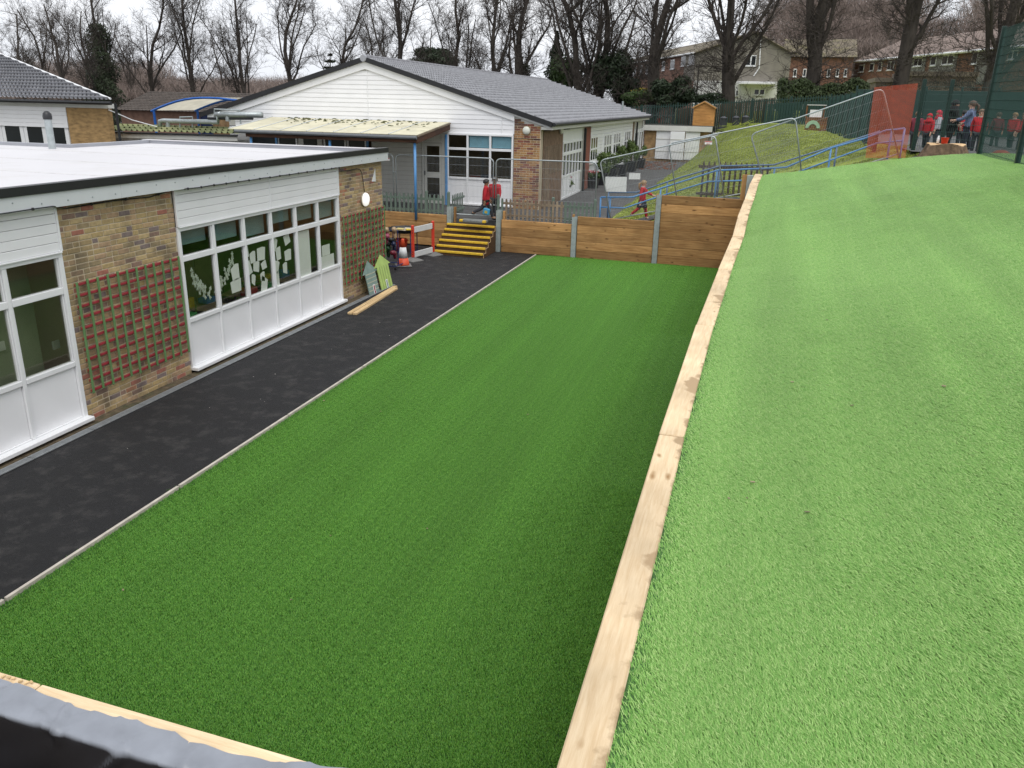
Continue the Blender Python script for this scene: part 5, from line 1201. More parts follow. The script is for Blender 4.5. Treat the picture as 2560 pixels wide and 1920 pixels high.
for x_ in (s0.x+.15, s1.x+.05, s2.x+1.5):
    for dy in (0, 3.2): piece('post', (.09, .09, 2.8), T(x_, ys_+dy, ZT+1.35 if x_ < s1.x else ZT+1.6), BLUEDARK, sh_, .01)
MB().bb(s0.x+.2, s2.x+1.5, ys_+3.3, ys_+3.36, ZT, hy(400, 282, ys_+3.3).z).build('rear_wall', mat('navy_panel', (.012, .03, .12), .5), sh_)
# ================================================================== GARAGE, GREENHOUSE, SHED, BINS
yq = 48.5
gr = thing('white_door_garage', 'flat-roofed brick store with three white doors at the path end', 'garage', (3.4, yq, ZT))
g0, g1 = hy(1609, 310, yq), hy(1782, 316, yq)
MB().bb(g0.x+.1, g1.x-.25, yq+.12, yq+3.6, ZT, 3.12).build('brick_wall', mat('garage_brick', (.33, .21, .10), .9, var=.35, scale=4, bump=.3), gr)
MB().bb(g0.x, g1.x, yq-.05, yq+3.7, 3.06, 3.14).build('roof_sheet', mat('felt_roof', (.06, .06, .05), .9, var=.3), gr)
piece('fascia_board', (g1.x-g0.x, .05, .32), T((g0.x+g1.x)/2, yq-.08, 2.96), CREAM, gr, .006)
d0_, d1_ = hy(1639, 360, yq).x, hy(1749, 360, yq).x
for k in range(3):
    a = d0_+(d1_-d0_)*k/3; wv = (d1_-d0_)/3-.02
    lf = piece('door_leaf', (wv, .05, 1.72), T(a+wv/2, yq+(-.25 if k == 1 else .05), 1.92) @ RZ(.0), WHITE, gr, .006)
    for z_ in (1.55, 2.3): piece('ledge', (wv-.02, .02, .05), T(a+wv/2, yq+(-.286 if k == 1 else .014), z_), CREAM, gr, .004)
GHF = mat('greenhouse_frame', (.04, .05, .05), .5); GHG = glassmat('hazy_glass', (.6, .64, .66), 2.2, .25)
yh = 52.5
gh = thing('greenhouse', 'small aluminium greenhouse with hazy panes behind the store', 'greenhouse', hy(1650, 310, yh))
r0_, r1_ = hy(1611, 263.5, yh+.9), hy(1691, 265, yh+.9); e0_, e1_ = hy(1600, 288, yh), hy(1685, 289, yh); zb0 = 2.75
for k in range(4):
    a0, a1 = e0_.lerp(e1_, k/4+.01), e0_.lerp(e1_, (k+1)/4-.01); b0, b1_ = r0_.lerp(r1_, k/4+.01), r0_.lerp(r1_, (k+1)/4-.01)
    MB().quad(a0, a1, b1_, b0).build('roof_pane', GHG, gh); MB().quad(Vector((a0.x, yh, zb0)), Vector((a1.x, yh, zb0)), a1, a0).build('side_pane', GHG, gh)
for k in range(5):
    a, b = e0_.lerp(e1_, k/4), r0_.lerp(r1_, k/4); MB().tube([(a.x, yh, zb0), a, b], .022, 5).build('glazing_bar', GHF, gh)
MB().tube([e0_, e1_], .025, 5).build('eave_bar', GHF, gh); MB().tube([r0_, r1_], .03, 5).build('ridge_bar', GHF, gh)
MB().quad(Vector((e1_.x, yh, zb0)), Vector((e1_.x, yh+1.8, zb0)), Vector((e1_.x, yh+1.8, e1_.z)), r1_, e1_).build('end_pane', GHG, gh)
for (px, lab, cl) in ((1648, 'red pot inside the hazy greenhouse', (.6, .06, .03)), (1668, 'pale pot inside the hazy greenhouse', (.5, .45, .4))):
    c = hy(px, 301, yh+.5); _tag(MB().lathe([(.12, -.15), (.18, .15), (.2, .16)], c, 12).build('plant_pot', mat('pot_%d' % px, cl, .6)), lab, 'pot')
ysd = 50.0
sd_ = thing('timber_shed', 'honey-coloured overlap timber shed beside the green palisade fence', 'shed', hy(1765, 315, ysd))
c0, c1 = hy(1735, 268, ysd), hy(1787, 270, ysd); zb1 = hy(1760, 316, ysd).z; pkz = hy(1763, 254, ysd).z; dep = 1.3
zz = zb1
while zz < c0.z-.01: piece('weather_board', (c1.x-c0.x, .02, .1), T((c0.x+c1.x)/2, ysd-.005, zz+.05) @ RX(.1), SHEDWOOD, sd_, .004); piece('weather_board', (dep, .02, .1), T(c1.x+.005, ysd+dep/2, zz+.05) @ RZ(math.pi/2) @ RX(.1), SHEDWOOD, sd_, .004); zz += .098
xm = (c0.x+c1.x)/2
MB().prism([Vector((c0.x, 0, c0.z)), Vector((c1.x, 0, c0.z)), Vector((xm, 0, pkz-.05))], (0, ysd-.01, 0), (0, ysd+.02, 0)).build('gable_board', SHEDWOOD, sd_, fix=True)
MB().bb(c0.x+.02, c1.x-.02, ysd+.02, ysd+dep, zb1, c0.z-.02).build('inner_frame', DARKWOOD, sd_)
for s_, xe in ((-1, c0.x-.1), (1, c1.x+.1)):
    MB().prism([Vector((xm, 0, pkz)), Vector((xe, 0, c0.z-.04)), Vector((xe, 0, c0.z)), Vector((xm, 0, pkz+.05))], (0, ysd-.12, 0), (0, ysd+dep+.1, 0)).build('roof_slope', mat('shed_felt', (.23, .19, .14), .9, var=.2) if 'shed_felt' not in MATS else MATS['shed_felt'], sd_, fix=True)
    MB().prism([Vector((xm, 0, pkz-.04)), Vector((xe, 0, c0.z-.08)), Vector((xe, 0, c0.z-.0)), Vector((xm, 0, pkz+.03))], (0, ysd-.145, 0), (0, ysd-.122, 0)).build('barge_board', SHEDWOOD, sd_, fix=True)
BIN = mat('compost_bin_grey', (.045, .05, .058), .5, var=.15)
for k, (px, lab) in enumerate(((1806, 'beside the timber shed'), (1837, 'in the middle of three'), (1861, 'nearest the solid green fence'))):
    c = hy(px, 327-k, 46.5)
    b_ = thing('compost_bin', 'dark grey conical compost bin '+lab, 'compost bin', c, 0, 'compost bins by the fence')
    MB().lathe([(.25, 0), (.245, .1), (.2, .68), (.21, .7)], c, 18).build('body', BIN, b_, smooth=True); MB().lathe([(.225, .7), (.225, .75), (.1, .82), (.06, .84)], c, 18).build('lid', BIN, b_, smooth=True); piece('hatch', (.2, .02, .2), Matrix.Translation(c+Vector((0, -.245, .13))), BIN, b_, .01)
ymk = 40.5
mk_ = thing('mud_kitchen', 'brown timber mud kitchen with white board and green arch on the lawn', 'play kitchen', hy(2040, 328, ymk))
k0, k1 = hy(2010, 328, ymk), hy(2069, 296, ymk)
CRATEW = wood('crate_wood', (.26, .12, .05), (.15, .06, .025), False, .15)
for k in range(5): piece('plank', (k1.x-k0.x, .03, (k1.z-k0.z)/5-.01), T((k0.x+k1.x)/2, ymk, k0.z+(k+.5)*(k1.z-k0.z)/5), CRATEW, mk_, .004)
piece('worktop', (k1.x-k0.x+.06, .5, .04), T((k0.x+k1.x)/2, ymk+.23, k1.z+.02), CRATEW, mk_, .005)
for px in (2016, 2059): a = hy(px, 285, ymk+.4); piece('upright', (.07, .07, .6), T(a.x, ymk+.42, k1.z+.32), CRATEW, mk_, .005)
a, b = hy(2023, 296, ymk+.3), hy(2056, 277, ymk+.3); piece('white_board', (b.x-a.x, .02, b.z-a.z), T((a.x+b.x)/2, ymk+.3, (a.z+b.z)/2+.04), PAPER, mk_, .003); piece('shelf', (.95, .25, .04), T((a.x+b.x)/2, ymk+.4, k1.z+.64), CREAM, mk_, .004)
ac = hy(2031, 320, ymk-.06); GA = mat('mint_arch', (.35, .55, .35), .6)
MB().prism([Vector((.36*math.cos(t_), 0, .38*math.sin(t_))) for t_ in np.linspace(0, math.pi, 13)]+[Vector((.2*math.cos(t_), 0, .2*math.sin(t_))) for t_ in np.linspace(math.pi, 0, 11)], (0, -.02, 0), (0, .02, 0)).build('arch', GA, mk_, Matrix.Translation(ac), fix=True)
# ================================================================== FENCES AT THE BACK
ypf = 51.0
pf = thing('palisade_fence', 'dark green steel palisade fence along the top of the lawn', 'fence', (6, ypf, 3.2))
prp = [Vector((-.034, 0, 0)), Vector((.034, 0, 0)), Vector((.034, 0, 1.78)), Vector((.014, 0, 1.9)), Vector((0, 0, 1.82)), Vector((-.014, 0, 1.9)), Vector((-.034, 0, 1.78))]
pale = MB().prism(prp, (0, -.012, 0), (0, .012, 0)).mesh('pale', GREENFENCE)
A_, B_ = hy(1560, 266+6, ypf), hy(2340, 226+2, ypf)
n_ = int((B_.x-A_.x)/.155)
for k in range(n_):
    p_ = A_.lerp(B_, k/n_); shared('pale', pale, T(p_.x, ypf, p_.z-1.72), pf)
for o2 in (0, -1.35): 
    dq = B_-A_; piece('rail', (dq.length, .05, .05), Matrix.Translation((A_+B_)/2+Vector((0, .04, o2))) @ RY(-math.atan2(dq.z, dq.x)), GREENFENCE, pf, .006)
for k in range(8): p_ = A_.lerp(B_, (k+.5)/8); piece('post', (.1, .1, 2.1), T(p_.x, ypf+.09, p_.z-.85), GREENFENCE, pf, .01)
sg = hy(2008, 267, ypf-.1); _tag(MB().cbox(sg, (.12, .01, .3), .003).build('fence_notice', PAPER), 'small white notice on the dark green fence', 'notice')
sf = thing('sheeted_fence', 'solid dark green sheeted fence panels on the right of the lawn', 'fence', hy(1990, 300, 50.9))
u0, u1 = hy(1913, 260, 50.9), hy(2340, 236, 50.9)
for k in range(60):
    p_ = u0.lerp(u1, (k+.5)/60); piece('corrugated_sheet', ((u1.x-u0.x)/60-.02, .03, 2.0), T(p_.x, 50.86+.02*(k % 2), p_.z-1.0), GREENFENCE, sf, .006)
wf = thing('timber_fence', 'dark weathered board fence behind the palisade', 'fence', hy(1800, 280, 51.6)); t0, t1 = hy(1690, 275, 51.6), hy(1940, 245, 51.6)
for k in range(56):
    p_ = t0.lerp(t1, (k+.5)/56); piece('fence_board', ((t1.x-t0.x)/56-.01, .03, 1.75), T(p_.x, 51.6, p_.z-.85+random.uniform(-.02, .02)), MATS['dark_picket_wood'], wf, .004)
# welded-mesh fence between lawn and playground
POSTGREEN = mat('deep_green_post', (.006, .028, .02), .4)
def mesh_run(name, label, P, Q, h, posts, cat='fence', vs=.05, hs=.2, r=.003, group=None, frame=False):
    f_ = thing(name, label, cat, P, 0, group); P, Q = Vector(P), Vector(Q); L = (Q-P).length; wv = MB(); n_ = int(L/vs)
    for k in range(n_+1): p_ = P.lerp(Q, k/n_); wv.tube([p_, p_+Vector((0, 0, h))], r, 3, False)
    for k in range(int(h/hs)+1):
        off = Vector((.006, .006, min(h, k*hs))); wv.tube([P+off, Q+off], r*1.6, 3, False)
    o_ = wv.build('wire_mesh', GREENMESH, f_); o_['kind'] = 'stuff'
    a_ = math.atan2((Q-P).y, (Q-P).x)
    for u in posts: p_ = P.lerp(Q, u); piece('post', (.1, .1, h+.1), Matrix.Translation(p_+Vector((.0, .06, (h+.1)/2-.05))) @ RZ(a_), POSTGREEN, f_, .006)
    return f_
F0 = hy(2062, 331, 42.); F1_ = hy(2186, 377, 20.3)
mesh_run('mesh_fence', 'dark green welded mesh fence receding between lawn and playground', F0, F1_, 1.75, [i/9 for i in range(10)], vs=.045)
Ya = 20.0
g_ = [hy(p, q_, Ya) for p, q_ in ((2280, 389), (2336, 380), (2412, 383))]
for v in g_: v.z = 3.2
mesh_run('mesh_fence', 'low dark green mesh fence behind the tree stump', g_[0], g_[2]+Vector((.35, 0, 0)), 1.95, [0, .42, 1], vs=.05, r=.004)
H0 = hz(2446, 399, 3.24); H1 = hz(2541, 431, 3.2)
mesh_run('mesh_fence', 'tall dark green sports fence at the right edge', H0, H0+(H1-H0)*3.2, 3.0, [0, .31, .66, 1], vs=.05, r=.004)
bf = thing('sheeted_fence', 'tall dark green sheeted fence behind the people on the playground', 'fence', (20, 37, 3.27))
for k in range(16):
    piece('fence_sheet', (1.48, .03, 1.95), T(13.5+1.5*k, 37, 4.27), GREENFENCE, bf, .006); piece('post', (.08, .08, 2.15), T(12.75+1.5*k, 37.05, 4.33), GREENFENCE, bf, .008)
# ================================================================== FOLIAGE HELPERS
def leafy(fn, n, size, seed=1, aspect=1.5):
    """n leaf-sized quads; fn(r) returns a point and an outward direction"""
    r = random.Random(seed); mb = MB()
    for _ in range(n):
        p, o_ = fn(r); o_ = Vector(o_)+Vector((r.gauss(0, .5), r.gauss(0, .5), r.gauss(0, .5)))
        if o_.length < 1e-3: o_ = Vector((0, 0, 1))
        o_.normalize(); a = o_.orthogonal().normalized(); a = Quaternion(o_, r.uniform(0, 6.28)) @ a; b = o_.cross(a); s = size*r.uniform(.6, 1.4)
        p = Vector(p); mb.add([p-a*s*aspect, p-b*s*.5, p+a*s*aspect, p+b*s*.5], [(0, 1, 2, 3)])
    return mb
def ball(r, c, rad_, hollow=.5):
    d = Vector((r.gauss(0, 1), r.gauss(0, 1), r.gauss(0, 1))).normalized(); k = (hollow+(1-hollow)*r.random())
    return Vector(c)+Vector((d.x*rad_[0], d.y*rad_[1], d.z*rad_[2]))*k, d
def lumpy(c, rad_, seed, lumps=12):
    rr = random.Random(seed); L_ = []
    for _ in range(lumps):
        d = Vector((rr.gauss(0, 1), rr.gauss(0, 1), rr.gauss(0, .8))).normalized(); L_.append((Vector(c)+Vector((d.x*rad_[0], d.y*rad_[1], d.z*rad_[2]))*.62, rr.uniform(.3, .52)))
    def fn(r):
        q, s = L_[r.randrange(lumps)]; return ball(r, q, (rad_[0]*s, rad_[1]*s, rad_[2]*s), .55)
    return fn
DARKLEAF = leafmat('dark_evergreen_leaf', (.022, .036, .016)); MIDLEAF = leafmat('mid_green_leaf', (.05, .085, .025)); IVY = leafmat('ivy_leaf', (.028, .04, .018)); YELLEAF = leafmat('yellow_blossom', (.55, .42, .03)); HEDGELEAF = leafmat('hedge_leaf', (.04, .06, .02)); SHRUBLEAF = leafmat('shrub_leaf', (.10, .15, .04))
BARK = mat('dark_bark', (.055, .046, .038), .95, var=.35, scale=5, bump=.7, bscale=25, stretch=(1, 1, .25)); TWIG = mat('twig_bark', (.06, .05, .042), .95, var=.25, scale=2); TWIGR = mat('reddish_twig', (.24, .19, .165), .95, var=.3, scale=2)
# ================================================================== BARE TREES
def bare_tree_meshes(seed, H=17, r0=.42, fork=5., limbs=5, low=True, spread=.35, twigs=12):
    r = random.Random(seed); tk = MB(); tw = MB()
    def limb(p, d, L, rad_, lev):
        n = 5 if lev < 2 else 3; pts = [Vector(p)]; rs = [rad_]; d = Vector(d).normalized()
        kink = (.10, .16, .26, .34, .4)[lev]
        for i in range(n):
            d = (d+Vector((r.gauss(0, kink), r.gauss(0, kink), r.gauss(0, kink*.6)+(.10 if lev < 3 else .05)))).normalized()
            pts.append(pts[-1]+d*L/n); rs.append(rad_*(1-(i+1)/n*(.62 if lev < 2 else .8)))
        (tk if lev < 2 else tw).tube(pts, rs, (8, 6, 4, 3, 3)[lev], False)
        if lev >= 4: return
        kids = (0, 7, 6, 5, 0)[lev] if lev else 0
        if lev == 1: kids = 8
        if lev == 2: kids = twigs
        if lev == 3: kids = 6
        for k in range(kids):
            u = r.uniform(.18, 1.0) if lev < 3 else r.uniform(.1, 1)
            i = min(n-1, int(u*n)); f = u*n-i; q = pts[i].lerp(pts[i+1], f); dd = (pts[i+1]-pts[i]).normalized()
            ax = dd.orthogonal().normalized(); ax = Quaternion(dd, r.uniform(0, 6.28)) @ ax
            an = r.uniform(.5, 1.1) if lev < 3 else r.uniform(.4, 1.2)
            nd = (dd*math.cos(an)+ax*math.sin(an)); nd.z += .25 if lev < 3 else .1
            limb(q, nd, L*(.46, .42, .5, .55)[lev]*r.uniform(.6, 1.15), max(.0125, rs[i]*(.42 if lev < 2 else .5)), lev+1)
    pts = [Vector((0, 0, -.3)), Vector((0, 0, .5))]; rs = [r0*1.35, r0*1.05]; d = Vector((r.gauss(0, .04), r.gauss(0, .04), 1))
    for i in range(4): d = (d+Vector((r.gauss(0, .05), r.gauss(0, .05), 0))).normalized(); pts.append(pts[-1]+d*fork/4); rs.append(r0*(1-.06*i))
    tk.tube(pts, rs, 12, False); top = pts[-1]
    limb(top, (0, 0, 1), (H-fork)*.95, r0*(.78 if r0 < .35 else .62), 1)
    for k in range(limbs):
        a = 6.28*k/limbs+r.uniform(-.5, .5); s = spread*r.uniform(.5, 1.3)
        q = pts[2].lerp(top, r.uniform(.1, 1))
        limb(q, (math.cos(a)*s, math.sin(a)*s, 1), (H-fork)*r.uniform(.6, .95), r0*r.uniform(.36, .5)*(1 if r0 < .35 else .75), 1)
    if low:
        for k in range(26 if r0 < .35 else 60):
            i = r.randrange(1, 5); q = pts[i].lerp(pts[i+1], r.random()); a = r.uniform(0, 6.28)
            limb(q, (math.cos(a), math.sin(a), r.uniform(-.2, .6)), r.uniform(1.4, 3.4), .03, 3 if r.random() < .6 else 2)
    return tk.mesh('trunk', BARK, True), tw.mesh('crown', TWIG)
TV = [bare_tree_meshes(11+i, H=16+i % 3, r0=(.27, .46, .30, .48, .26, .44, .29)[i], fork=4.6+.8*(i % 4), limbs=4+i % 3, spread=.42+.08*(i % 3)) for i in range(7)]
def gz(x, y): return lawn_z(x, y) if x > 4.3 else ZT
def put_tree(px, y, v, label, s=1.0, rz=None, lean=0.0, py=230):
    p = hy(px, py, y); z_ = gz(p.x, y)
    p = hy(px, py, y); p.z = z_
    M_ = Matrix.Translation(p) @ RZ(rz if rz is not None else random.uniform(0, 6.28)) @ Matrix.Scale(s, 4)
    t_ = thing('bare_tree', label, 'tree', p, 0, 'bare winter trees behind the school')
    shared('trunk', TV[v][0], M_, t_); shared('crown', TV[v][1], M_, t_)
    return t_, p
TREES = [(384, 66, 1, .85, 'slim bare tree beside the ivy-clad trunk'), (484, 68, 3, .85, 'forked bare tree over the blue shelter left end'), (612, 70, 5, .9, 'densely twigged bare tree over the blue shelter'),
         (736, 70, 0, .9, 'bare tree with wide fork above the left roof slope of the hall'), (858, 72, 2, .9, 'single-stemmed bare tree just left of the hall ridge end'), (1001, 69, 4, .95, 'twin-stemmed bare tree just right of the hall ridge end'),
         (1148, 72, 1, .95, 'bare tree rising behind the middle of the hall roof'), (1247, 70, 5, .95, 'bare tree with curved arms left of the ivy-footed one'), (1467, 60, 2, .95, 'left of the two close trunks behind the dark evergreen'), (1493, 61, 0, .95, 'right of the two close trunks behind the dark evergreen'),
         (1638, 56, 4, 1.0, 'bare tree with big right arm behind the greenhouse'), (1826, 55, 3, 1.05, 'stout bare tree in front of the rendered house gable'), (2027, 55, 0, 1.05, 'broad bare tree rising from the hedge'), (2247, 54, 4, 1.0, 'leaning bare tree before the concrete garages'), (2472, 53, 1, 1.05, 'bare tree behind the tall sports fence'),
         (165, 72, 2, .8, 'pale many-stemmed bare tree above the left tiled roof'), (60, 78, 5, .8, 'leftmost bare tree above the tiled roof'), (110, 84, 3, .75, 'thin bare tree between the two leftmost ones'), (225, 80, 0, .75, 'thin bare tree close left of the ivy-clad trunk'), (330, 92, 4, .7, 'distant small bare tree right of the ivy-clad trunk'), (560, 95, 1, .7, 'distant small bare tree behind the shelter'), (930, 98, 3, .75, 'distant small bare tree behind the hall ridge end'), (1075, 96, 0, .7, 'distant small bare tree above the hall roof'), (1195, 100, 2, .7, 'distant thin bare tree behind the hall roof middle')]
for i, (px, y, v, s, lab) in enumerate(TREES): put_tree(px, y, ((0, 2, 4, 6)[i % 4] if px < 1300 else (1, 3, 5)[i % 3]), lab, s, rz=i*1.7)
def ivy_tree(px, y, v, s, label, hi, rad_, n):
    t_, p = put_tree(px, y, v, label, s, rz=px*.37)
    def fn(r):
        h = r.random()**1.3*hi; a = r.uniform(0, 6.28); rr = rad_*(1-.55*h/hi)*r.uniform(.55, 1.25)*(1+.35*math.sin(h*2.3+a*2))
        return (p.x+rr*math.cos(a), p.y+rr*math.sin(a), p.z+h), (math.cos(a), math.sin(a), .3)
    leafy(fn, n, .10, int(px)).build('ivy_foliage', IVY, t_)
ivy_tree(264, 62, 4, .85, 'dark ivy-clad tree left of the blue shelter', 9.5, 1.5, 9000)
ivy_tree(1306, 66, 3, .95, 'bare tree with ivy-covered foot behind the hall roof', 6.5, .8, 3500)
ivy_tree(1562, 62, 1, .6, 'thin ivy-covered tree before the red brick terrace', 6.5, .7, 2600)
# evergreens and hedges
def bush(name, px, py, y, rad_, label, m_, n, size, cat='bush', lumps=14, stem=True):
    c = hy(px, py, y); g = gz(c.x, y); b_ = thing(name, label, cat, (c.x, y, g))
    leafy(lumpy(c, rad_, int(px), lumps), n, size, int(px)).build('foliage', m_, b_)
    if stem: MB().tube([(c.x, y, g-.2), (c.x+.1, y, max(g+.3, c.z-rad_[2]*.3))], [.12, .05], 6).build('trunk', BARK, b_)
    return b_
cf = hy(1388, 205, 63); cft = thing('conifer_tree', 'narrow dark conifer behind the hall roof', 'tree', (cf.x, 63, ZT)); ctop = hy(1388, 78, 63).z
def cone_fn(r):
    h = r.random()**.7; h = 1-h; a = r.uniform(0, 6.28); z_ = 1.2+(ctop-1.2)*h; rr = (1-h)**.8*1.9*(.45+.55*r.random())*(1+.25*math.sin(h*40))
    return (cf.x+rr*math.cos(a), 63+rr*math.sin(a), z_-.25*rr), (math.cos(a), math.sin(a), -.2)
leafy(cone_fn, 7000, .11, 4).build('crown', DARKLEAF, cft); MB().tube([(cf.x, 63, .8), (cf.x, 63, ctop-.4)], [.2, .02], 6).build('trunk', BARK, cft)
cg = hy(826, 160, 95); cgt = thing('cedar_tree', 'small far cedar left of the hall ridge end', 'tree', (cg.x, 95, ZT)); ctop2 = hy(826, 132, 95).z
def cone2(r):
    h = 1-r.random()**.7; a = r.uniform(0, 6.28); rr = (1-h)**.7*2.6*(.3+.7*r.random()); z_ = 2+(ctop2-2)*h; z_ = round(z_/.8)*.8+r.uniform(-.12, .12)
    return (cg.x+rr*math.cos(a), 95+rr*math.sin(a), z_), (0, 0, 1)
leafy(cone2, 3500, .14, 6).build('crown', DARKLEAF, cgt); MB().tube([(cg.x, 95, .8), (cg.x, 95, ctop2)], [.2, .03], 6).build('trunk', BARK, cgt)
bush('yew_tree', 1080, 150, 96, (3.6, 2, 1.6), 'round dark yew crown showing above the hall roof', DARKLEAF, 6000, .14, 'tree')
bush('evergreen_tree', 1425, 175, 62, (1.6, 1.6, 2.0), 'mid green evergreen right of the narrow conifer', MIDLEAF, 4200, .11, 'tree')
bush('evergreen_tree', 1545, 195, 60, (2.2, 1.6, 2.4), 'dark sweeping evergreen over the roof end', DARKLEAF, 7000, .12, 'tree')
bush('evergreen_shrub', 1685, 228, 53.5, (1.7, 1.2, 1.2), 'dark rounded evergreen between greenhouse and shed', DARKLEAF, 6000, .09, 'shrub')
bush('forsythia_bush', 1606, 232, 57, (.9, .7, .6), 'yellow flowering bush beyond the hall roof end', YELLEAF, 900, .07, 'bush')
bush('leafy_bush', 1600, 243, 55.5, (1.4, .9, .7), 'green bush under the yellow flowering one', MIDLEAF, 2500, .08, 'bush')
bush('ivy_bush', 1775, 246, 52.5, (1.8, .4, .35), 'low ivy clump on top of the fence by the shed', DARKLEAF, 2200, .07, 'ivy', stem=False)
hd_ = thing('hedge', 'long clipped dark green hedge behind the palisade fence', 'hedge', hy(2050, 250, 53.5))
h0, h1 = hy(1940, 258, 53.5), hy(2165, 258, 53.5)
def hfn(r):
    u = r.random(); x = h0.x+(h1.x-h0.x)*u; top = 1.5+.16*math.sin(u*9)+.1*math.sin(u*23+1); a = r.uniform(0, math.pi); k = .75+.25*r.random()
    return (x, 53.5-.9*math.cos(a)*k+(r.random()-.5)*.3, h0.z-.4+max(.02, top*min(1, math.sin(a)*1.7)*k*1.2-.2*r.random())), (0, -math.cos(a), math.sin(a))
leafy(hfn, 14000, .075, 8).build('foliage', HEDGELEAF, hd_)
# twiggy thicket / woodland mass
def brush_patch(name, m_, n=1500, R_=3.2, H=6.):
    r = random.Random(2); mb = MB()
    for _ in range(n):
        a = r.uniform(0, 6.28); q = math.sqrt(r.random())*R_; p = Vector((q*math.cos(a), q*math.sin(a), r.random()**1.4*H*.75)); d = Vector((r.gauss(0, .5), r.gauss(0, .5), 1)).normalized(); L_ = r.uniform(.7, 1.9); w_ = r.uniform(.012, .03)
        s = d.orthogonal().normalized(); s = Quaternion(d, r.uniform(0, 6.28)) @ s
        m1 = p+d*L_*.5+Vector((r.gauss(0, .08), r.gauss(0, .08), 0)); e = p+d*L_+Vector((r.gauss(0, .2), r.gauss(0, .2), 0))
        mb.add([p-s*w_, p+s*w_, m1+s*w_*.7, m1-s*w_*.7, e], [(0, 1, 2, 3), (3, 2, 4)])
    return bpy.data.objects.new(name, mb.mesh(name, m_))
bp_ = brush_patch('brush_patch', TWIGR)
pts, rots = [], []
r_ = random.Random(9)
for px in range(-40, 900, 34):
    for y, up in ((90, -.5), (102, .9), (112, 2.0), (122, 3.2)):
        c = hy(px+r_.uniform(-12, 12), 240, y); pts.append((c.x, y, .6+up*(1.3 if px < 420 else .5))); rots.append((0, 0, r_.uniform(0, 6)))
for px in range(900, 1480, 50):
    c = hy(px, 240, 110); pts.append((c.x, 110, -.5)); rots.append((0, 0, r_.uniform(0, 6)))
scatter('far_woodland', pts, rots, bp_, 'brown leafless thicket massed behind the trees on the left', 'woodland')
pts, rots = [], []
for px in range(1930, 2600, 36):
    for y, zz in ((98, 6.5), (106, 9.5), (114, 12.5), (122, 15.5)):
        c = hy(px+r_.uniform(-14, 14), 200, y)
        if zz > 12 and 2260 < px < 2400: continue
        pts.append((c.x, y, zz)); rots.append((0, 0, r_.uniform(0, 6)))
scatter('far_woodland', pts, rots, bp_, 'brown leafless wood on the slope behind the right-hand houses', 'woodland')
HILLM = mat('winter_woodland_floor', (.085, .068, .05), .95, var=.4, scale=.15, detail=8)
mb = MB(); rows = []
for j in range(14):
    y = 118+j*14; row = []
    for i in range(60):
        x = -190+i*8; row.append(len(mb.v)); zz = .5+sstep(118, 240, y)*(4+1.5*math.sin(x*.03+1)+1*math.sin(x*.11)+ (10*sstep(10, 80, x)))
        mb.v.append((x, y, zz))
    rows.append(row)
for a, b in zip(rows, rows[1:]):
    for i in range(59): mb.f.append((a[i], a[i+1], b[i+1], b[i])); mb.m.append(0)
structure(mb.build('hill', HILLM, smooth=True))
# ================================================================== HOUSES
def vplane(px, py, P, V):
    """ray meets the vertical plane through P along V"""
    d = ray(px, py); nrm = np.array([V.y, -V.x, 0.]); t_ = np.dot(np.array(P)-CAM, nrm)/np.dot(d, nrm); return Vector(CAM+t_*d)
def house_window(px0, py0, px1, py1, P, V, parent, lights=2, out=-1):
    a, b = vplane(px0, py1, P, V), vplane(px1, py0, P, V); v2 = Vector((V.x, V.y, 0)).normalized(); wd = (Vector((b.x, b.y, 0))-Vector((a.x, a.y, 0))).length; ht = b.z-a.z
    nrm = Vector((v2.y, -v2.x, 0));
    if nrm.dot(Vector(CAM)-a) < 0: nrm = -nrm
    c = (a+b)/2; c.z = (a.z+b.z)/2; sgn = 1 if (b-a).dot(v2) > 0 else -1
    M_ = Matrix.Translation(c+nrm*.03) @ Matrix((v2, nrm, Vector((0, 0, 1)))).transposed().to_4x4()
    fr_ = piece('window', (round(wd, 3), .06, round(ht, 3)), M_, WHITE, parent, .01)
    for k in range(lights):
        lw = wd/lights; MB().box((-wd/2+lw*(k+.5), .034, 0), (lw-.12, .01, ht-.18)).build('pane', DARKGLASS, fr_, M_)
    piece('sill', (wd+.1, .1, .06), M_ @ T(0, .05, -ht/2-.03), WHITE, fr_, .01)
yh1 = 78.
hs = thing('rendered_end_house', 'grey rendered gable end of a red brick terrace, white below', 'house', hy(1860, 250, yh1))
A0, A1, AP = hy(1741, 131, yh1), hy(1980, 128, yh1), hy(1889, 80, yh1); zE = A0.z; A1.z = zE; zG = gz(A0.x, yh1)-.3
V1 = hz(1540, 165, zE)-A0; V1.z = 0
zmid = hy(1850, 203, yh1).z
MB().prism([Vector((A0.x, yh1, zmid)), Vector((A1.x, yh1, zmid)), A1, AP, A0], (0, 0, 0), (0, .2, 0)).build('gable_wall', RENDER, hs, fix=True)
MB().bb(A0.x, A1.x, yh1-.02, yh1+.2, zG, zmid).build('ground_storey_wall', mat('white_render', (.66, .66, .65), .8, var=.08, scale=1), hs)
MB().quad(A0, A0+V1, Vector(((A0+V1).x, (A0+V1).y, zG)), Vector((A0.x, A0.y, zG))).build('front_wall', HOUSEBRICK, hs)
e_ = V1.normalized()*-.3
MB().quad(A0+e_+Vector((-.35, 0, -.08)), A0+V1+Vector((-.35, 0, -.08)), AP+V1, AP+e_).build('roof_slope', ROOFBROWN, hs); MB().quad(AP+e_, AP+V1, A1+V1+Vector((.35, 0, -.08)), A1+e_+Vector((.35, 0, -.08))).build('roof_slope', ROOFBROWN, hs)
MB().tube([A0+e_*.5+Vector((-.3, 0, -.05)), A0+V1+Vector((-.3, 0, -.05))], .09, 6).build('gutter', WHITE, hs)
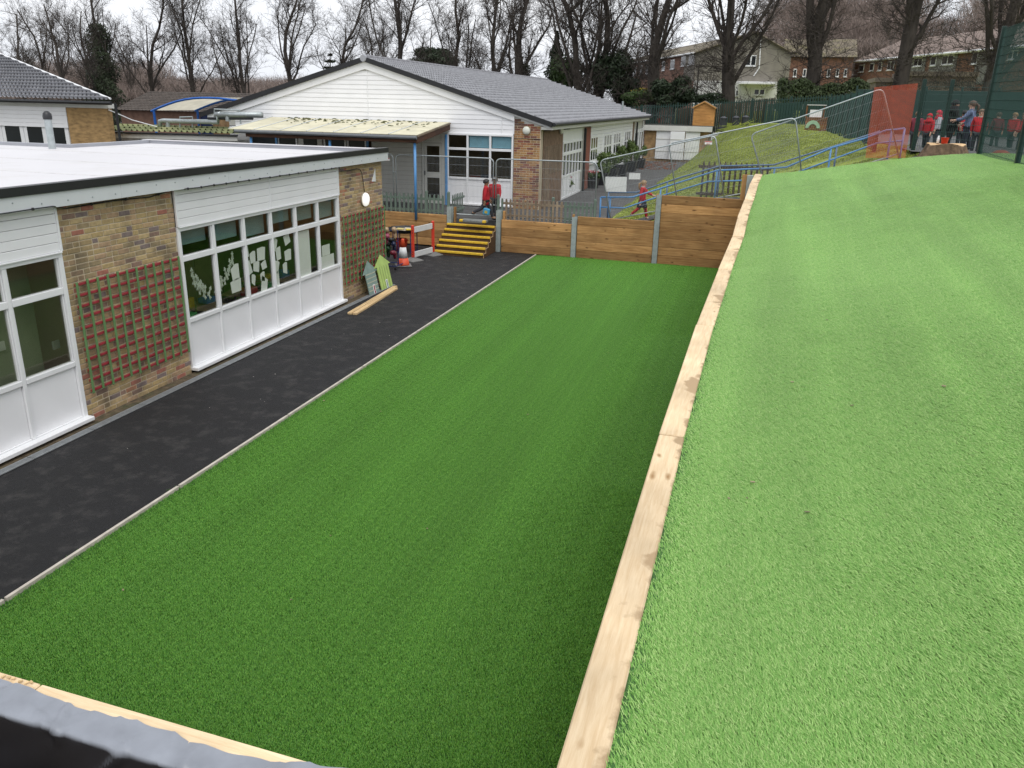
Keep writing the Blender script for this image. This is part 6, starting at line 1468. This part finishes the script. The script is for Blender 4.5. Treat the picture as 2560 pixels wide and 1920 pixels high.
for p_, q_ in ((A0, AP), (A1, AP)): MB().tube([p_+Vector((0, -.25, 0)), q_+Vector((0, -.25, 0))], .1, 4).build('barge_board', ROOFBROWN, hs)
house_window(1863, 138, 1892, 165, A0, Vector((1, 0, 0)), hs); house_window(1884, 222, 1913, 238, A0, Vector((1, 0, 0)), hs); house_window(1838, 224, 1847, 240, A0, Vector((1, 0, 0)), hs, 1)
MB().tube([hy(1902, 100, yh1-.1), hy(1898, 170, yh1-.1), hy(1884, 190, yh1-.1)], .06, 6).build('drainpipe', WHITE, hs); MB().bb(hy(1848, 210, yh1).x, hy(1938, 210, yh1).x, yh1-1.2, yh1-.03, hy(1890, 211, yh1).z, hy(1890, 207, yh1).z).build('porch_roof', WHITE, hs)
for (a, b, c, d) in ((1722, 136, 1738, 164), (1703, 140, 1716, 166), (1676, 148, 1688, 174), (1655, 152, 1664, 177), (1614, 160, 1623, 186), (1599, 163, 1607, 188), (1582, 166, 1592, 191), (1565, 170, 1573, 192), (1548, 173, 1555, 194), (1712, 214, 1725, 240), (1660, 220, 1672, 243)): house_window(a, b, c, d, A0, V1, hs, 1)
for u0_, u1_, mm in ((.0, .1, RENDER), (.78, .86, RENDER)):
    a, b = A0+V1*u0_, A0+V1*u1_; nn = Vector((V1.y, -V1.x, 0)).normalized()
    if nn.dot(Vector(CAM)-a) < 0: nn = -nn
    MB().quad(a+nn*.04-Vector((0, 0, .1)), b+nn*.04-Vector((0, 0, .1)), Vector((b.x, b.y, zmid))+nn*.04, Vector((a.x, a.y, zmid))+nn*.04).build('render_panel', mm, hs)
# second terrace
ht = thing('brick_terrace', 'long red brick terrace with grey panels and tiled roof on the right', 'house', hy(2350, 240, 74))
B1_ = hy(2620, 109, 66.); zE2 = hy(2399, 130, 74.).z; B1 = hz(2399, 130, zE2); B0 = hz(2138, 154, zE2); V2 = B1-B0; B2 = B1+V2*.9
V2n = V2.normalized(); nr = Vector((-V2n.y, V2n.x, 0)); nr = nr if nr.y > 0 else -nr
MB().quad(B0, B2, Vector((B2.x, B2.y, 2)), Vector((B0.x, B0.y, 2))).build('front_wall', HOUSEBRICK, ht)
rz2 = Vector((0, 0, 2.1)); f_ = -nr*.4-Vector((0, 0, .05))
MB().quad(B0+f_, B2+f_, B2+nr*4.5+rz2, B0+nr*4.5+rz2).build('roof_slope', mat('grey_brown_tile', (.20, .15, .125), .85, var=.25, scale=1.5, stretch=(1, 1, 4)), ht); MB().quad(B0+nr*4.5+rz2, B2+nr*4.5+rz2, B2+nr*9, B0+nr*9).build('roof_slope', ROOFBROWN, ht)
MB().tube([B0+f_, B2+f_], .12, 6).build('gutter', WHITE, ht)
GREYP = mat('grey_cladding_panel', (.20, .20, .19), .8, var=.1)
for a, b in ((2275, 2315), (2325, 2392), (2440, 2500)):
    p_, q_ = vplane(a, 160, B0, V2), vplane(b, 160, B0, V2)
    MB().quad(Vector((p_.x, p_.y, zE2-.1))-nr*.05, Vector((q_.x, q_.y, zE2-.1))-nr*.05, Vector((q_.x, q_.y, zE2-2.6))-nr*.05, Vector((p_.x, p_.y, zE2-2.6))-nr*.05).build('grey_panel', GREYP, ht)
for (a, b, c, d, l) in ((2326, 139, 2344, 165, 1), (2354, 136, 2388, 163, 2), (2428, 130, 2448, 161, 1), (2284, 143, 2309, 167, 2), (2218, 152, 2238, 176, 2), (2174, 157, 2187, 178, 1), (2195, 155, 2207, 177, 1), (2147, 161, 2162, 181, 1), (2470, 128, 2500, 156, 2), (2520, 124, 2548, 150, 2)): house_window(a, b, c, d, B0, V2, ht, l)
# third block behind
hb3 = thing('brick_house', 'red brick house half hidden behind the hedge and bare tree', 'house', hy(2050, 200, 88)); y3 = 88.
c0, c1 = hy(1966, 142, y3), hy(2135, 142, y3)
MB().bb(c0.x, c1.x, y3, y3+6, 3, c0.z).build('front_wall', HOUSEBRICK, hb3); MB().prism([Vector((0, y3-.4, c0.z)), Vector((0, y3+3, c0.z+1.9)), Vector((0, y3+6.4, c0.z))], (c0.x-.3, 0, 0), (c1.x+.3, 0, 0)).build('roof_slope', ROOFBROWN, hb3, fix=True)
for px in (1982, 2006, 2044, 2066, 2088, 2108): house_window(px, 172, px+11, 192, Vector((c0.x, y3, 0)), Vector((1, 0, 0)), hb3, 1)
# left far roof
lr = thing('brown_tiled_house', 'low house with brown tiled roof behind the shelter', 'house', hy(470, 270, 50)); y5 = 50.
q0, q1 = hy(300, 268, y5), hy(650, 262, y5)
MB().bb(q0.x, q1.x, y5, y5+7, ZT, q0.z-.2).build('front_wall', mat('dull_brown_brick', (.15, .085, .06), .9, var=.3, scale=3), lr)
o_ = tiled('tile_courses', (q0.x-.3, y5-.4, q0.z-.2), (q1.x+.3, y5-.4, q0.z-.2), (q0.x-.3, y5+4, q0.z+1.25), (q1.x+.3, y5+4, q0.z+1.25), 12, 160, .02, .03, lr, mat('brown_house_tile', (.085, .07, .06), .9, var=.3, scale=2)); o_['kind'] = 'stuff'
# concrete garages
CONC = mat('brown_concrete', (.22, .18, .15), .9, var=.15, scale=1)
for (px0, px1, pt, y, lab) in ((2192, 2258, 194, 60., 'smaller brown concrete garage left of the leaning tree'), (2262, 2445, 178, 58., 'long brown concrete garage behind the playground fence')):
    a, b = hy(px0, pt, y), hy(px1, pt, y); g_ = thing('concrete_garage', lab, 'garage', (a.x, y, 3.5))
    MB().bb(a.x, b.x, y, y+5, 2.5, a.z-.3).build('wall', CONC, g_); MB().bb(a.x-.1, b.x+.1, y-.12, y+5.1, a.z-.3, a.z).build('roof_slab', mat('garage_roof_edge', (.26, .22, .18), .9, var=.1) if 'garage_roof_edge' not in MATS else MATS['garage_roof_edge'], g_)
# street lamp
lp = hy(1742, 250, 60); sl_ = thing('street_lamp', 'black lamp post at the corner of the rendered house', 'street lamp', (lp.x, 60, gz(lp.x, 60)))
tp = hy(1747, 168, 60)
MB().tube([(lp.x, 60, 2.5), (tp.x, 60, tp.z)], [.06, .045], 8).build('pole', BLACK, sl_); piece('lamp_head', (.5, .2, .12), T(tp.x, 60, tp.z+.06), BLACK, sl_, .03)
# ================================================================== PLANTERS ALONG THE HALL WALL
def planter(px, py, y, w_, h_, label, plant, m_, n, flower=None):
    p = hz(px, py, ZT); p = Vector((p.x, p.y, ZT)) if y is None else Vector((hy(px, py, y).x, y, ZT))
    t_ = thing('planter_tub', label, 'planter', p)
    MB().lathe([(w_*.6, 0), (w_*.72, h_), (w_*.76, h_), (w_*.76, h_-.04), (w_*.66, h_-.06)], p, 4, RZ(math.pi/4)).build('tub', BLACKPLASTIC, t_)
    leafy(lumpy(p+Vector((0, 0, h_+plant*.4)), (w_*.7, w_*.7, plant*.6), int(px), 7), n, .05, int(px)).build('plant', m_, t_)
    if flower: leafy(lambda r: ball(r, p+Vector((r.uniform(-.2, .2), 0, h_+plant*.75)), (.16, .16, .12)), 120, .035, 3, 1).build('flower', leafmat('flower_%d' % px, flower, .3), t_)
planter(1413, 489, None, .42, .42, 'dark tub with a dark pink flowering plant by the white doors', .35, SHRUBLEAF, 500, (.3, .05, .1))
planter(1392, 486, None, .34, .3, 'low tub with blue and white pinwheel flowers behind the pickets', .3, SHRUBLEAF, 500, (.35, .4, .75))
planter(1480, 470, None, .5, .42, 'dark tub with a red flower by the brick strip', .3, MIDLEAF, 500, (.7, .04, .08))
for i, (px, py, pl_) in enumerate(((1503, 462, .9), (1527, 450, 1.0), (1551, 440, 1.1), (1576, 429, 1.2), (1598, 421, .9))):
    planter(px, py, None, .6, .55, ['leafy shrub in a dark tub nearest the red-flower tub', 'second leafy shrub tub along the white clapboard', 'third leafy shrub tub along the white clapboard', 'bushiest shrub tub along the white clapboard', 'last shrub tub before the end door'][i], pl_, SHRUBLEAF, 900)
MB_ = hz(1640, 420, ZT)
sc_ = MB(); r_ = random.Random(4)
for k in range(260): c = hz(r_.uniform(1600, 1690), r_.uniform(404, 424), ZT); sc_.box((c.x, c.y, ZT+.012), (.12, .07, .01), RZ(r_.uniform(0, 3)))
_tag(sc_.build('fallen_leaves', mat('russet_leaf', (.22, .075, .03), .9, var=.4)), 'russet fallen leaves on the path before the store', 'leaves', kind='stuff')
# ================================================================== STUMP AND PLAYGROUND ODDS
yk = 18.15
s0_, s1_ = hy(2290, 388, yk), hy(2432, 384, yk); sc0 = (s0_+s1_)/2; rs_ = (s1_.x-s0_.x)/2; ztop = hy(2370, 361, yk).z; zbt = sc0.z-.25
stp = thing('tree_stump', 'broad freshly cut tree stump at the top of the turf bank', 'tree stump', (sc0.x, yk, zbt))
mb = MB(); n_ = 40; rg = []
for (k, zf) in ((1.0, 0), (.93, .3), (.8, .6), (.70, .85), (.66, 1.0)):
    row = []
    for i in range(n_):
        a = 6.283*i/n_; wob = 1+.07*math.sin(5*a+1)+.05*math.sin(9*a)+.03*math.sin(17*a+k*3); row.append(len(mb.v)); mb.v.append((sc0.x+rs_*k*wob*math.cos(a), yk+rs_*.8*k*wob*math.sin(a), zbt+(ztop-zbt)*zf+(.03*math.sin(3*a) if zf == 1 else 0)))
    rg.append(row)
for a, b in zip(rg, rg[1:]):
    for i in range(n_): j = (i+1) % n_; mb.f.append((a[i], a[j], b[j], b[i])); mb.m.append(0)
mb.build('bark', mat('stump_bark', (.14, .095, .06), .95, var=.45, scale=9, bump=1, bscale=30), stp)
MB().add([mb.v[i] for i in rg[-1]]+[(sc0.x, yk, ztop+.02)], [(i, (i+1) % n_, n_) for i in range(n_)]).build('cut_face', mat('fresh_cut_wood', (.62, .42, .22), .8, var=.25, scale=5), stp)
cu = Vector((sc0.x-.05, yk, ztop)); cpo = thing('red_cup', 'red plastic cup standing on the tree stump', 'cup', cu); MB().lathe([(.075, .02), (.10, .17), (.105, .17)], cu, 16).build('cup_body', RED, cpo, smooth=True)
bo = cu+Vector((-.16, 0, 0)); bpo = thing('white_bottle', 'small white bottle beside the red cup', 'bottle', bo); MB().lathe([(.035, .02), (.035, .14), (.018, .18), (.018, .21)], bo, 10).build('bottle_body', WHITE, bpo, smooth=True)
bb_ = hy(2500, 396, 17.6); bo_ = thing('play_dome', 'rust red dome cushion on the ground behind the sports fence', 'cushion', bb_)
MB().lathe([(.26, -.1), (.27, 0), (.23, .12), (.12, .19), (.02, .21)], bb_, 20).build('dome', mat('rust_red', (.28, .05, .025), .6, var=.2), bo_, smooth=True)
wb = hy(2508, 408, 17.0); wo = thing('white_basket', 'white basket below the rust red dome', 'basket', wb); piece('basket_body', (.42, .25, .2), Matrix.Translation(wb), WHITE, wo, .03); piece('lid_strip', (.4, .02, .03), Matrix.Translation(wb+Vector((0, -.135, .02))), KERBGREY, wo, .005)
wd_ = hy(2170, 408, 17.38); _tag(piece('loose_board', (1.1, .3, .03), Matrix.Translation(wd_) @ RZ(.1) @ RY(-.2), GREYWOOD, None, .004), 'weathered loose board at the top of the ramp below the netting', 'board')
# ================================================================== PEOPLE
SKINC = {}
def skinmat(c):
    k = 'skin_%02d' % int(c[0]*100)
    if k not in MATS: mat(k, c, .55, var=.05)
    return MATS[k]
def cloth(name, c): 
    if name not in MATS: mat(name, c, .85, var=.18, scale=12, bump=.3, bscale=50)
    return MATS[name]
def skin_obj(name, verts, edges, rads, m_, parent, M_, root=0):
    me = bpy.data.meshes.new(name); me.from_pydata([tuple(v) for v in verts], edges, []); me.materials.append(m_)
    o_ = bpy.data.objects.new(name, me); place(o_, parent, M_); CHILD.setdefault(parent.name, []).append(o_)
    md = o_.modifiers.new('skin', 'SKIN'); md.use_smooth_shade = True; md.use_x_symmetry = False
    for i, d in enumerate(me.skin_vertices[0].data): d.radius = rads[i] if isinstance(rads[i], tuple) else (rads[i], rads[i]); d.use_root = (i == root)
    o_.modifiers.new('sub', 'SUBSURF').levels = 1; o_.modifiers['sub'].render_levels = 2
    return o_
def person(loc, rz, H, label, top, bottom, hair, skin=(.55, .33, .22), stride=.0, armL=(.25, .1), armR=(-.25, .1), skirt=None, longhair=False, coat=False, hood=None, shoe=(.02, .02, .022), tights=None, twist=0, name='person'):
    """facing local +Y; stride swings the legs; arm=(swing forward, elbow bend)"""
    s = H; p = thing(name, label, 'person', loc, rz); M_ = Matrix.Translation(loc) @ RZ(rz)
    hip, kn = .50*s, .275*s
    def leg(sx, sw):
        h = Vector((sx*.055*s, 0, hip)); k = h+Vector((0, math.sin(sw)*.235*s, -math.cos(sw)*.225*s)); bend = sw-(.25 if sw > 0 else .75)*abs(sw)*1.6 if sw else 0
        a = k+Vector((0, math.sin(sw-abs(sw)*(.5 if sw > 0 else 1.3))*.24*s, -math.cos(sw-abs(sw)*(.5 if sw > 0 else 1.3))*.235*s)); a.z = max(a.z, .04*s); t_ = a+Vector((0, .085*s, -.018*s)); t_.z = max(t_.z, .02*s)
        return h, k, a, t_
    lL, lR = leg(-1, stride), leg(1, -stride)
    def arm(sx, sw, bd):
        sh = Vector((sx*.115*s, 0, .80*s)); el = sh+Vector((sx*.03*s, math.sin(sw)*.165*s, -math.cos(sw)*.165*s)); wr = el+Vector((-sx*.01*s, math.sin(sw+bd)*.145*s, -math.cos(sw+bd)*.145*s)); return sh, el, wr
    aL, aR = arm(-1, *armL), arm(1, *armR)
    v, e, r = [], [], []
    def add(q, rr, par=None):
        v.append(Vector(q)); r.append(rr)
        if par is not None: e.append((par, len(v)-1))
        return len(v)-1
    pel = add((0, 0, .53*s), (.085*s, .065*s)); ch = add((0, 0, .68*s), (.085*s, .065*s), pel); us = add((0, .0, .79*s), (.08*s, .055*s), ch); nk = add((0, .005*s, .85*s), .036*s, us)
    hd0 = add((0, .01*s, .895*s), (.055*s, .06*s), nk); hd1 = add((0, .012*s, .945*s), (.062*s, .07*s), hd0); add((0, .005*s, .985*s), (.045*s, .05*s), hd1)
    for L_ in (lL, lR):
        a = add(L_[0], .055*s, pel); b = add(L_[1], .040*s, a); c = add(L_[2], .027*s, b); add(L_[3], .024*s, c)
    for sx, A_ in ((-1, aL), (1, aR)):
        a = add(A_[0], .038*s, us); b = add(A_[1], .029*s, a); c = add(A_[2], .02*s, b)
        d = (A_[2]-A_[1]).normalized(); pm_ = add(A_[2]+d*.045*s, (.024*s, .014*s), c); sd_ = Vector((0, 1, 0)).cross(d).normalized() if abs(d.y) < .9 else Vector((1, 0, 0)); fw = d.cross(sd_)
        for k, ln in enumerate((.038, .045, .043, .034)):
            f0 = add(A_[2]+d*.075*s+fw*((k-1.5)*.013*s), .0075*s, pm_); add(v[f0]+d*ln*.6*s-sd_*sx*.012*s, .0065*s, f0)
        th = add(A_[2]+d*.03*s+fw*.03*s, .008*s, c); add(v[th]+d*.03*s+fw*.012*s, .0065*s, th)
    body = skin_obj('body', v, e, r, skinmat(skin), p, M_)
    # face
    EYE = MATS.get('eye_dark') or mat('eye_dark', (.02, .015, .012), .2); LIP = MATS.get('lip_tone') or mat('lip_tone', (.35, .12, .10), .5)
    for sx in (-1, 1):
        MB().lathe([(.002*s, -.004*s), (.009*s, 0), (.002*s, .004*s)], Vector((sx*.024*s, .076*s, .925*s)), 8, RX(math.pi/2)).build('eye', EYE, p, M_); MB().lathe([(.004*s, -.01*s), (.012*s, 0), (.006*s, .01*s)], Vector((sx*.064*s, .005*s, .915*s)), 8, RY(math.pi/2)).build('ear', skinmat(skin), p, M_)
    MB().add([Vector((-.009*s, .074*s, .905*s)), Vector((.009*s, .074*s, .905*s)), Vector((0, .076*s, .928*s)), Vector((0, .092*s, .907*s))], [(0, 1, 3), (1, 2, 3), (2, 0, 3)]).build('nose', skinmat(skin), p, M_)
    MB().box((0, .074*s, .886*s), (.028*s, .008*s, .006*s)).build('mouth', LIP, p, M_)
    # clothes
    v, e, r = [], [], []
    hem = .36*s if coat else .475*s
    q0 = add((0, 0, hem), ((.135 if coat else .105)*s, (.11 if coat else .09)*s)); q1 = add((0, 0, .56*s), (.112*s, .094*s), q0); q2 = add((0, 0, .69*s), (.110*s, .092*s), q1); q3 = add((0, 0, .785*s), (.098*s, .074*s), q2); add((0, .004*s, .838*s), .048*s, q3)
    for A_ in (aL, aR): a = add(A_[0], .05*s, q3); b = add(A_[1], .04*s, a); add(A_[2]+(A_[1]-A_[2])*.05, .032*s, b)
    skin_obj('coat' if coat else 'jumper', v, e, r, top, p, M_)
    MB().lathe([(.05*s, 0), (.052*s, .014*s), (.044*s, .02*s)], Vector((0, .004*s, .84*s)), 12).build('collar', cloth('collar_white', (.7, .7, .7)) if not coat else top, p, M_)
    v, e, r = [], [], []; a0 = add((0, 0, .52*s), (.09*s, .07*s))
    for L_ in (lL, lR): a = add(L_[0]-Vector((0, 0, .02*s)), .064*s, a0); b = add(L_[1], .047*s, a); add(L_[2]+(L_[1]-L_[2])*.06, .035*s, b)
    skin_obj('tights' if skirt else 'trousers', v, e, r, tights or bottom, p, M_)
    if skirt: MB().lathe([(.14*s, .335*s), (.125*s, .4*s), (.095*s, .5*s), (.085*s, .54*s)], (0, 0, 0), 18).build('skirt', skirt, p, M_, smooth=True)
    SH = cloth('shoe_dark', shoe)
    for L_ in (lL, lR):
        v, e, r = [], [], []; a = add(L_[2]+Vector((0, -.022*s, -.012*s)), .03*s); b = add(L_[2]+Vector((0, .03*s, -.02*s)), .03*s, a); c = add(L_[3], .026*s, b)
        for q in v: q.z = max(q.z, .028*s)
        skin_obj('shoe', v, e, r, SH, p, M_)
    # hair cap
    hm = MB(); R_ = .074*s
    for i in range(7):
        ph = math.pi*.62*i/6
        for k in range(16):
            an = 6.283*k/16; front = max(0, math.sin(an)); f_ = 1-.38*front*(i/6); pp = ph*f_
            hm.v.append((R_*math.sin(pp)*math.cos(an)*1.0, -.004*s+.012*s+R_*1.12*math.sin(pp)*math.sin(an), .935*s+R_*1.05*math.cos(pp)+.004*s))
    for i in range(6):
        for k in range(16): k2 = (k+1) % 16; hm.f.append((i*16+k, i*16+k2, (i+1)*16+k2, (i+1)*16+k)); hm.m.append(0)
    hm.build('hood' if hood else 'hair', hood or hair, p, M_, smooth=True)
    if longhair: MB().tube([(0, -.06*s, .95*s), (0, -.105*s, .91*s), (0, -.10*s, .83*s), (0, -.085*s, .76*s)], [.02*s, .03*s, .026*s, .01*s], 8).build('ponytail', hair, p, M_, smooth=True)
    if hood: MB().lathe([(.115*s, .775*s), (.10*s, .82*s), (.075*s, .87*s), (.068*s, .90*s)], (0, -.006*s, 0), 16).build('scarf', hood, p, M_, smooth=True)
    return p, M_, aR, aL
REDJ = cloth('red_jumper', (.50, .02, .03)); REDC = cloth('red_coat', (.42, .015, .025)); GREYT = cloth('dark_grey_trousers', (.035, .037, .045)); NAVY = cloth('navy_skirt', (.02, .022, .035)); BLK = cloth('black_coat', (.008, .008, .009)); BLUEC = cloth('blue_grey_coat', (.13, .17, .28)); REDT = cloth('red_tights', (.45, .02, .025))
HBLK = mat('black_hair', (.012, .009, .008), .5, var=.2); HBRN = mat('brown_hair', (.07, .04, .022), .5, var=.2); HBLO = mat('fair_hair', (.32, .20, .09), .5, var=.2); HMID = mat('mid_brown_hair', (.16, .095, .05), .5, var=.2)
c1_ = hz(1214, 553, ZT)
P1 = person(c1_, -math.pi/2+.3, 1.24, 'child in a red padded coat carrying a blue bag above the steps', REDC, GREYT, HBLK, (.30, .17, .10), .5, (.2, .2), (-.15, .1), coat=True)
bg = thing('lunch_bag', 'blue lunch bag held by the child in the red padded coat', 'bag', hy(1217, 530, c1_.y-.15)); bc = hy(1216, 529, c1_.y-.12)
piece('bag_body', (.21, .09, .2), Matrix.Translation(bc) @ RY(.15), mat('bag_blue', (.05, .30, .50), .6, var=.1), bg, .03); MB().tube([bc+Vector((-.05, 0, .1)), bc+Vector((-.03, 0, .17)), bc+Vector((.03, 0, .17)), bc+Vector((.05, 0, .1))], .008, 6).build('handle', BLACKPLASTIC, bg); piece('patch', (.09, .01, .08), Matrix.Translation(bc+Vector((0, -.048, -.01))) @ RY(.15), mat('bag_patch', (.45, .35, .06), .6), bg, .003)
c2_ = hz(1236, 548, ZT)
person(c2_, math.pi, 1.27, 'child in a red jumper half hidden by the fence post above the steps', REDJ, GREYT, HBRN, (.55, .33, .22), .3, (.2, .3), (-.2, .1))
yg2 = 18.25; gx = hy(1606, 500, yg2); gz_ = lerp_tab(ZR, gx.x)
person((gx.x, yg2, gz_), -math.pi/2, 1.16, 'girl in red cardigan and navy skirt walking up the ramp', REDJ, GREYT, HBLO, (.6, .37, .26), .38, (.75, .5), (-.2, .2), skirt=NAVY, tights=REDT, longhair=True)
PG = 3.275
def pp(px, y): return Vector((hy(px, 330, y).x, y, PG-.12))
person(pp(2375, 22.5), -1.3, 1.52, 'woman in black headscarf and long black coat on the playground', BLK, BLK, HBLK, (.45, .27, .18), .1, (.3, .9), (.2, .3), coat=True, hood=BLK)
person(pp(2420, 21.8), 1.1, 1.50, 'woman in a blue-grey coat facing the one in black', BLUEC, NAVY, HBRN, (.58, .36, .26), .1, (.6, .8), (.2, .9), coat=True, longhair=True)
person(pp(2445, 21.0), 2.9, 1.27, 'boy in red jumper seen from behind by the sports fence post', REDJ, GREYT, HMID, (.6, .38, .28), .05)
person(pp(2404, 22.9), .3, 1.24, 'black-haired child in red between the two women', REDJ, GREYT, HBLK, (.35, .2, .13), .0)
person(pp(2318, 22.2), 2.6, 1.12, 'child in red hooded top left of the black-coated woman', REDC, GREYT, HBRN, (.5, .3, .2), .1, hood=REDC)
person(pp(2288, 21.3), -.6, 1.18, 'curly brown-haired child beside the orange netting', cloth('maroon_jumper', (.2, .03, .05)), GREYT, HMID, (.35, .2, .13), .1)
person(pp(2340, 24.0), 1.8, 1.22, 'child in a pale jacket farther back on the playground', cloth('pale_grey_jacket', (.4, .42, .45)), GREYT, HBRN, (.5, .3, .2), .1, hood=cloth('red_hat', (.4, .03, .05)))
person(pp(2530, 24.5), 2.4, 1.2, 'fair-haired child in red behind the tall sports fence', REDJ, GREYT, HBLO, (.6, .38, .28), .1)
person(pp(2556, 23.0), 1.2, 1.22, 'child in red at the right picture edge', REDJ, GREYT, HMID, (.55, .35, .25), .1)
person(pp(2490, 25.5), .2, 1.2, 'child in dark red farther back behind the sports fence', cloth('dark_red_coat', (.16, .02, .03)), GREYT, HBRN, (.5, .3, .2), .1)
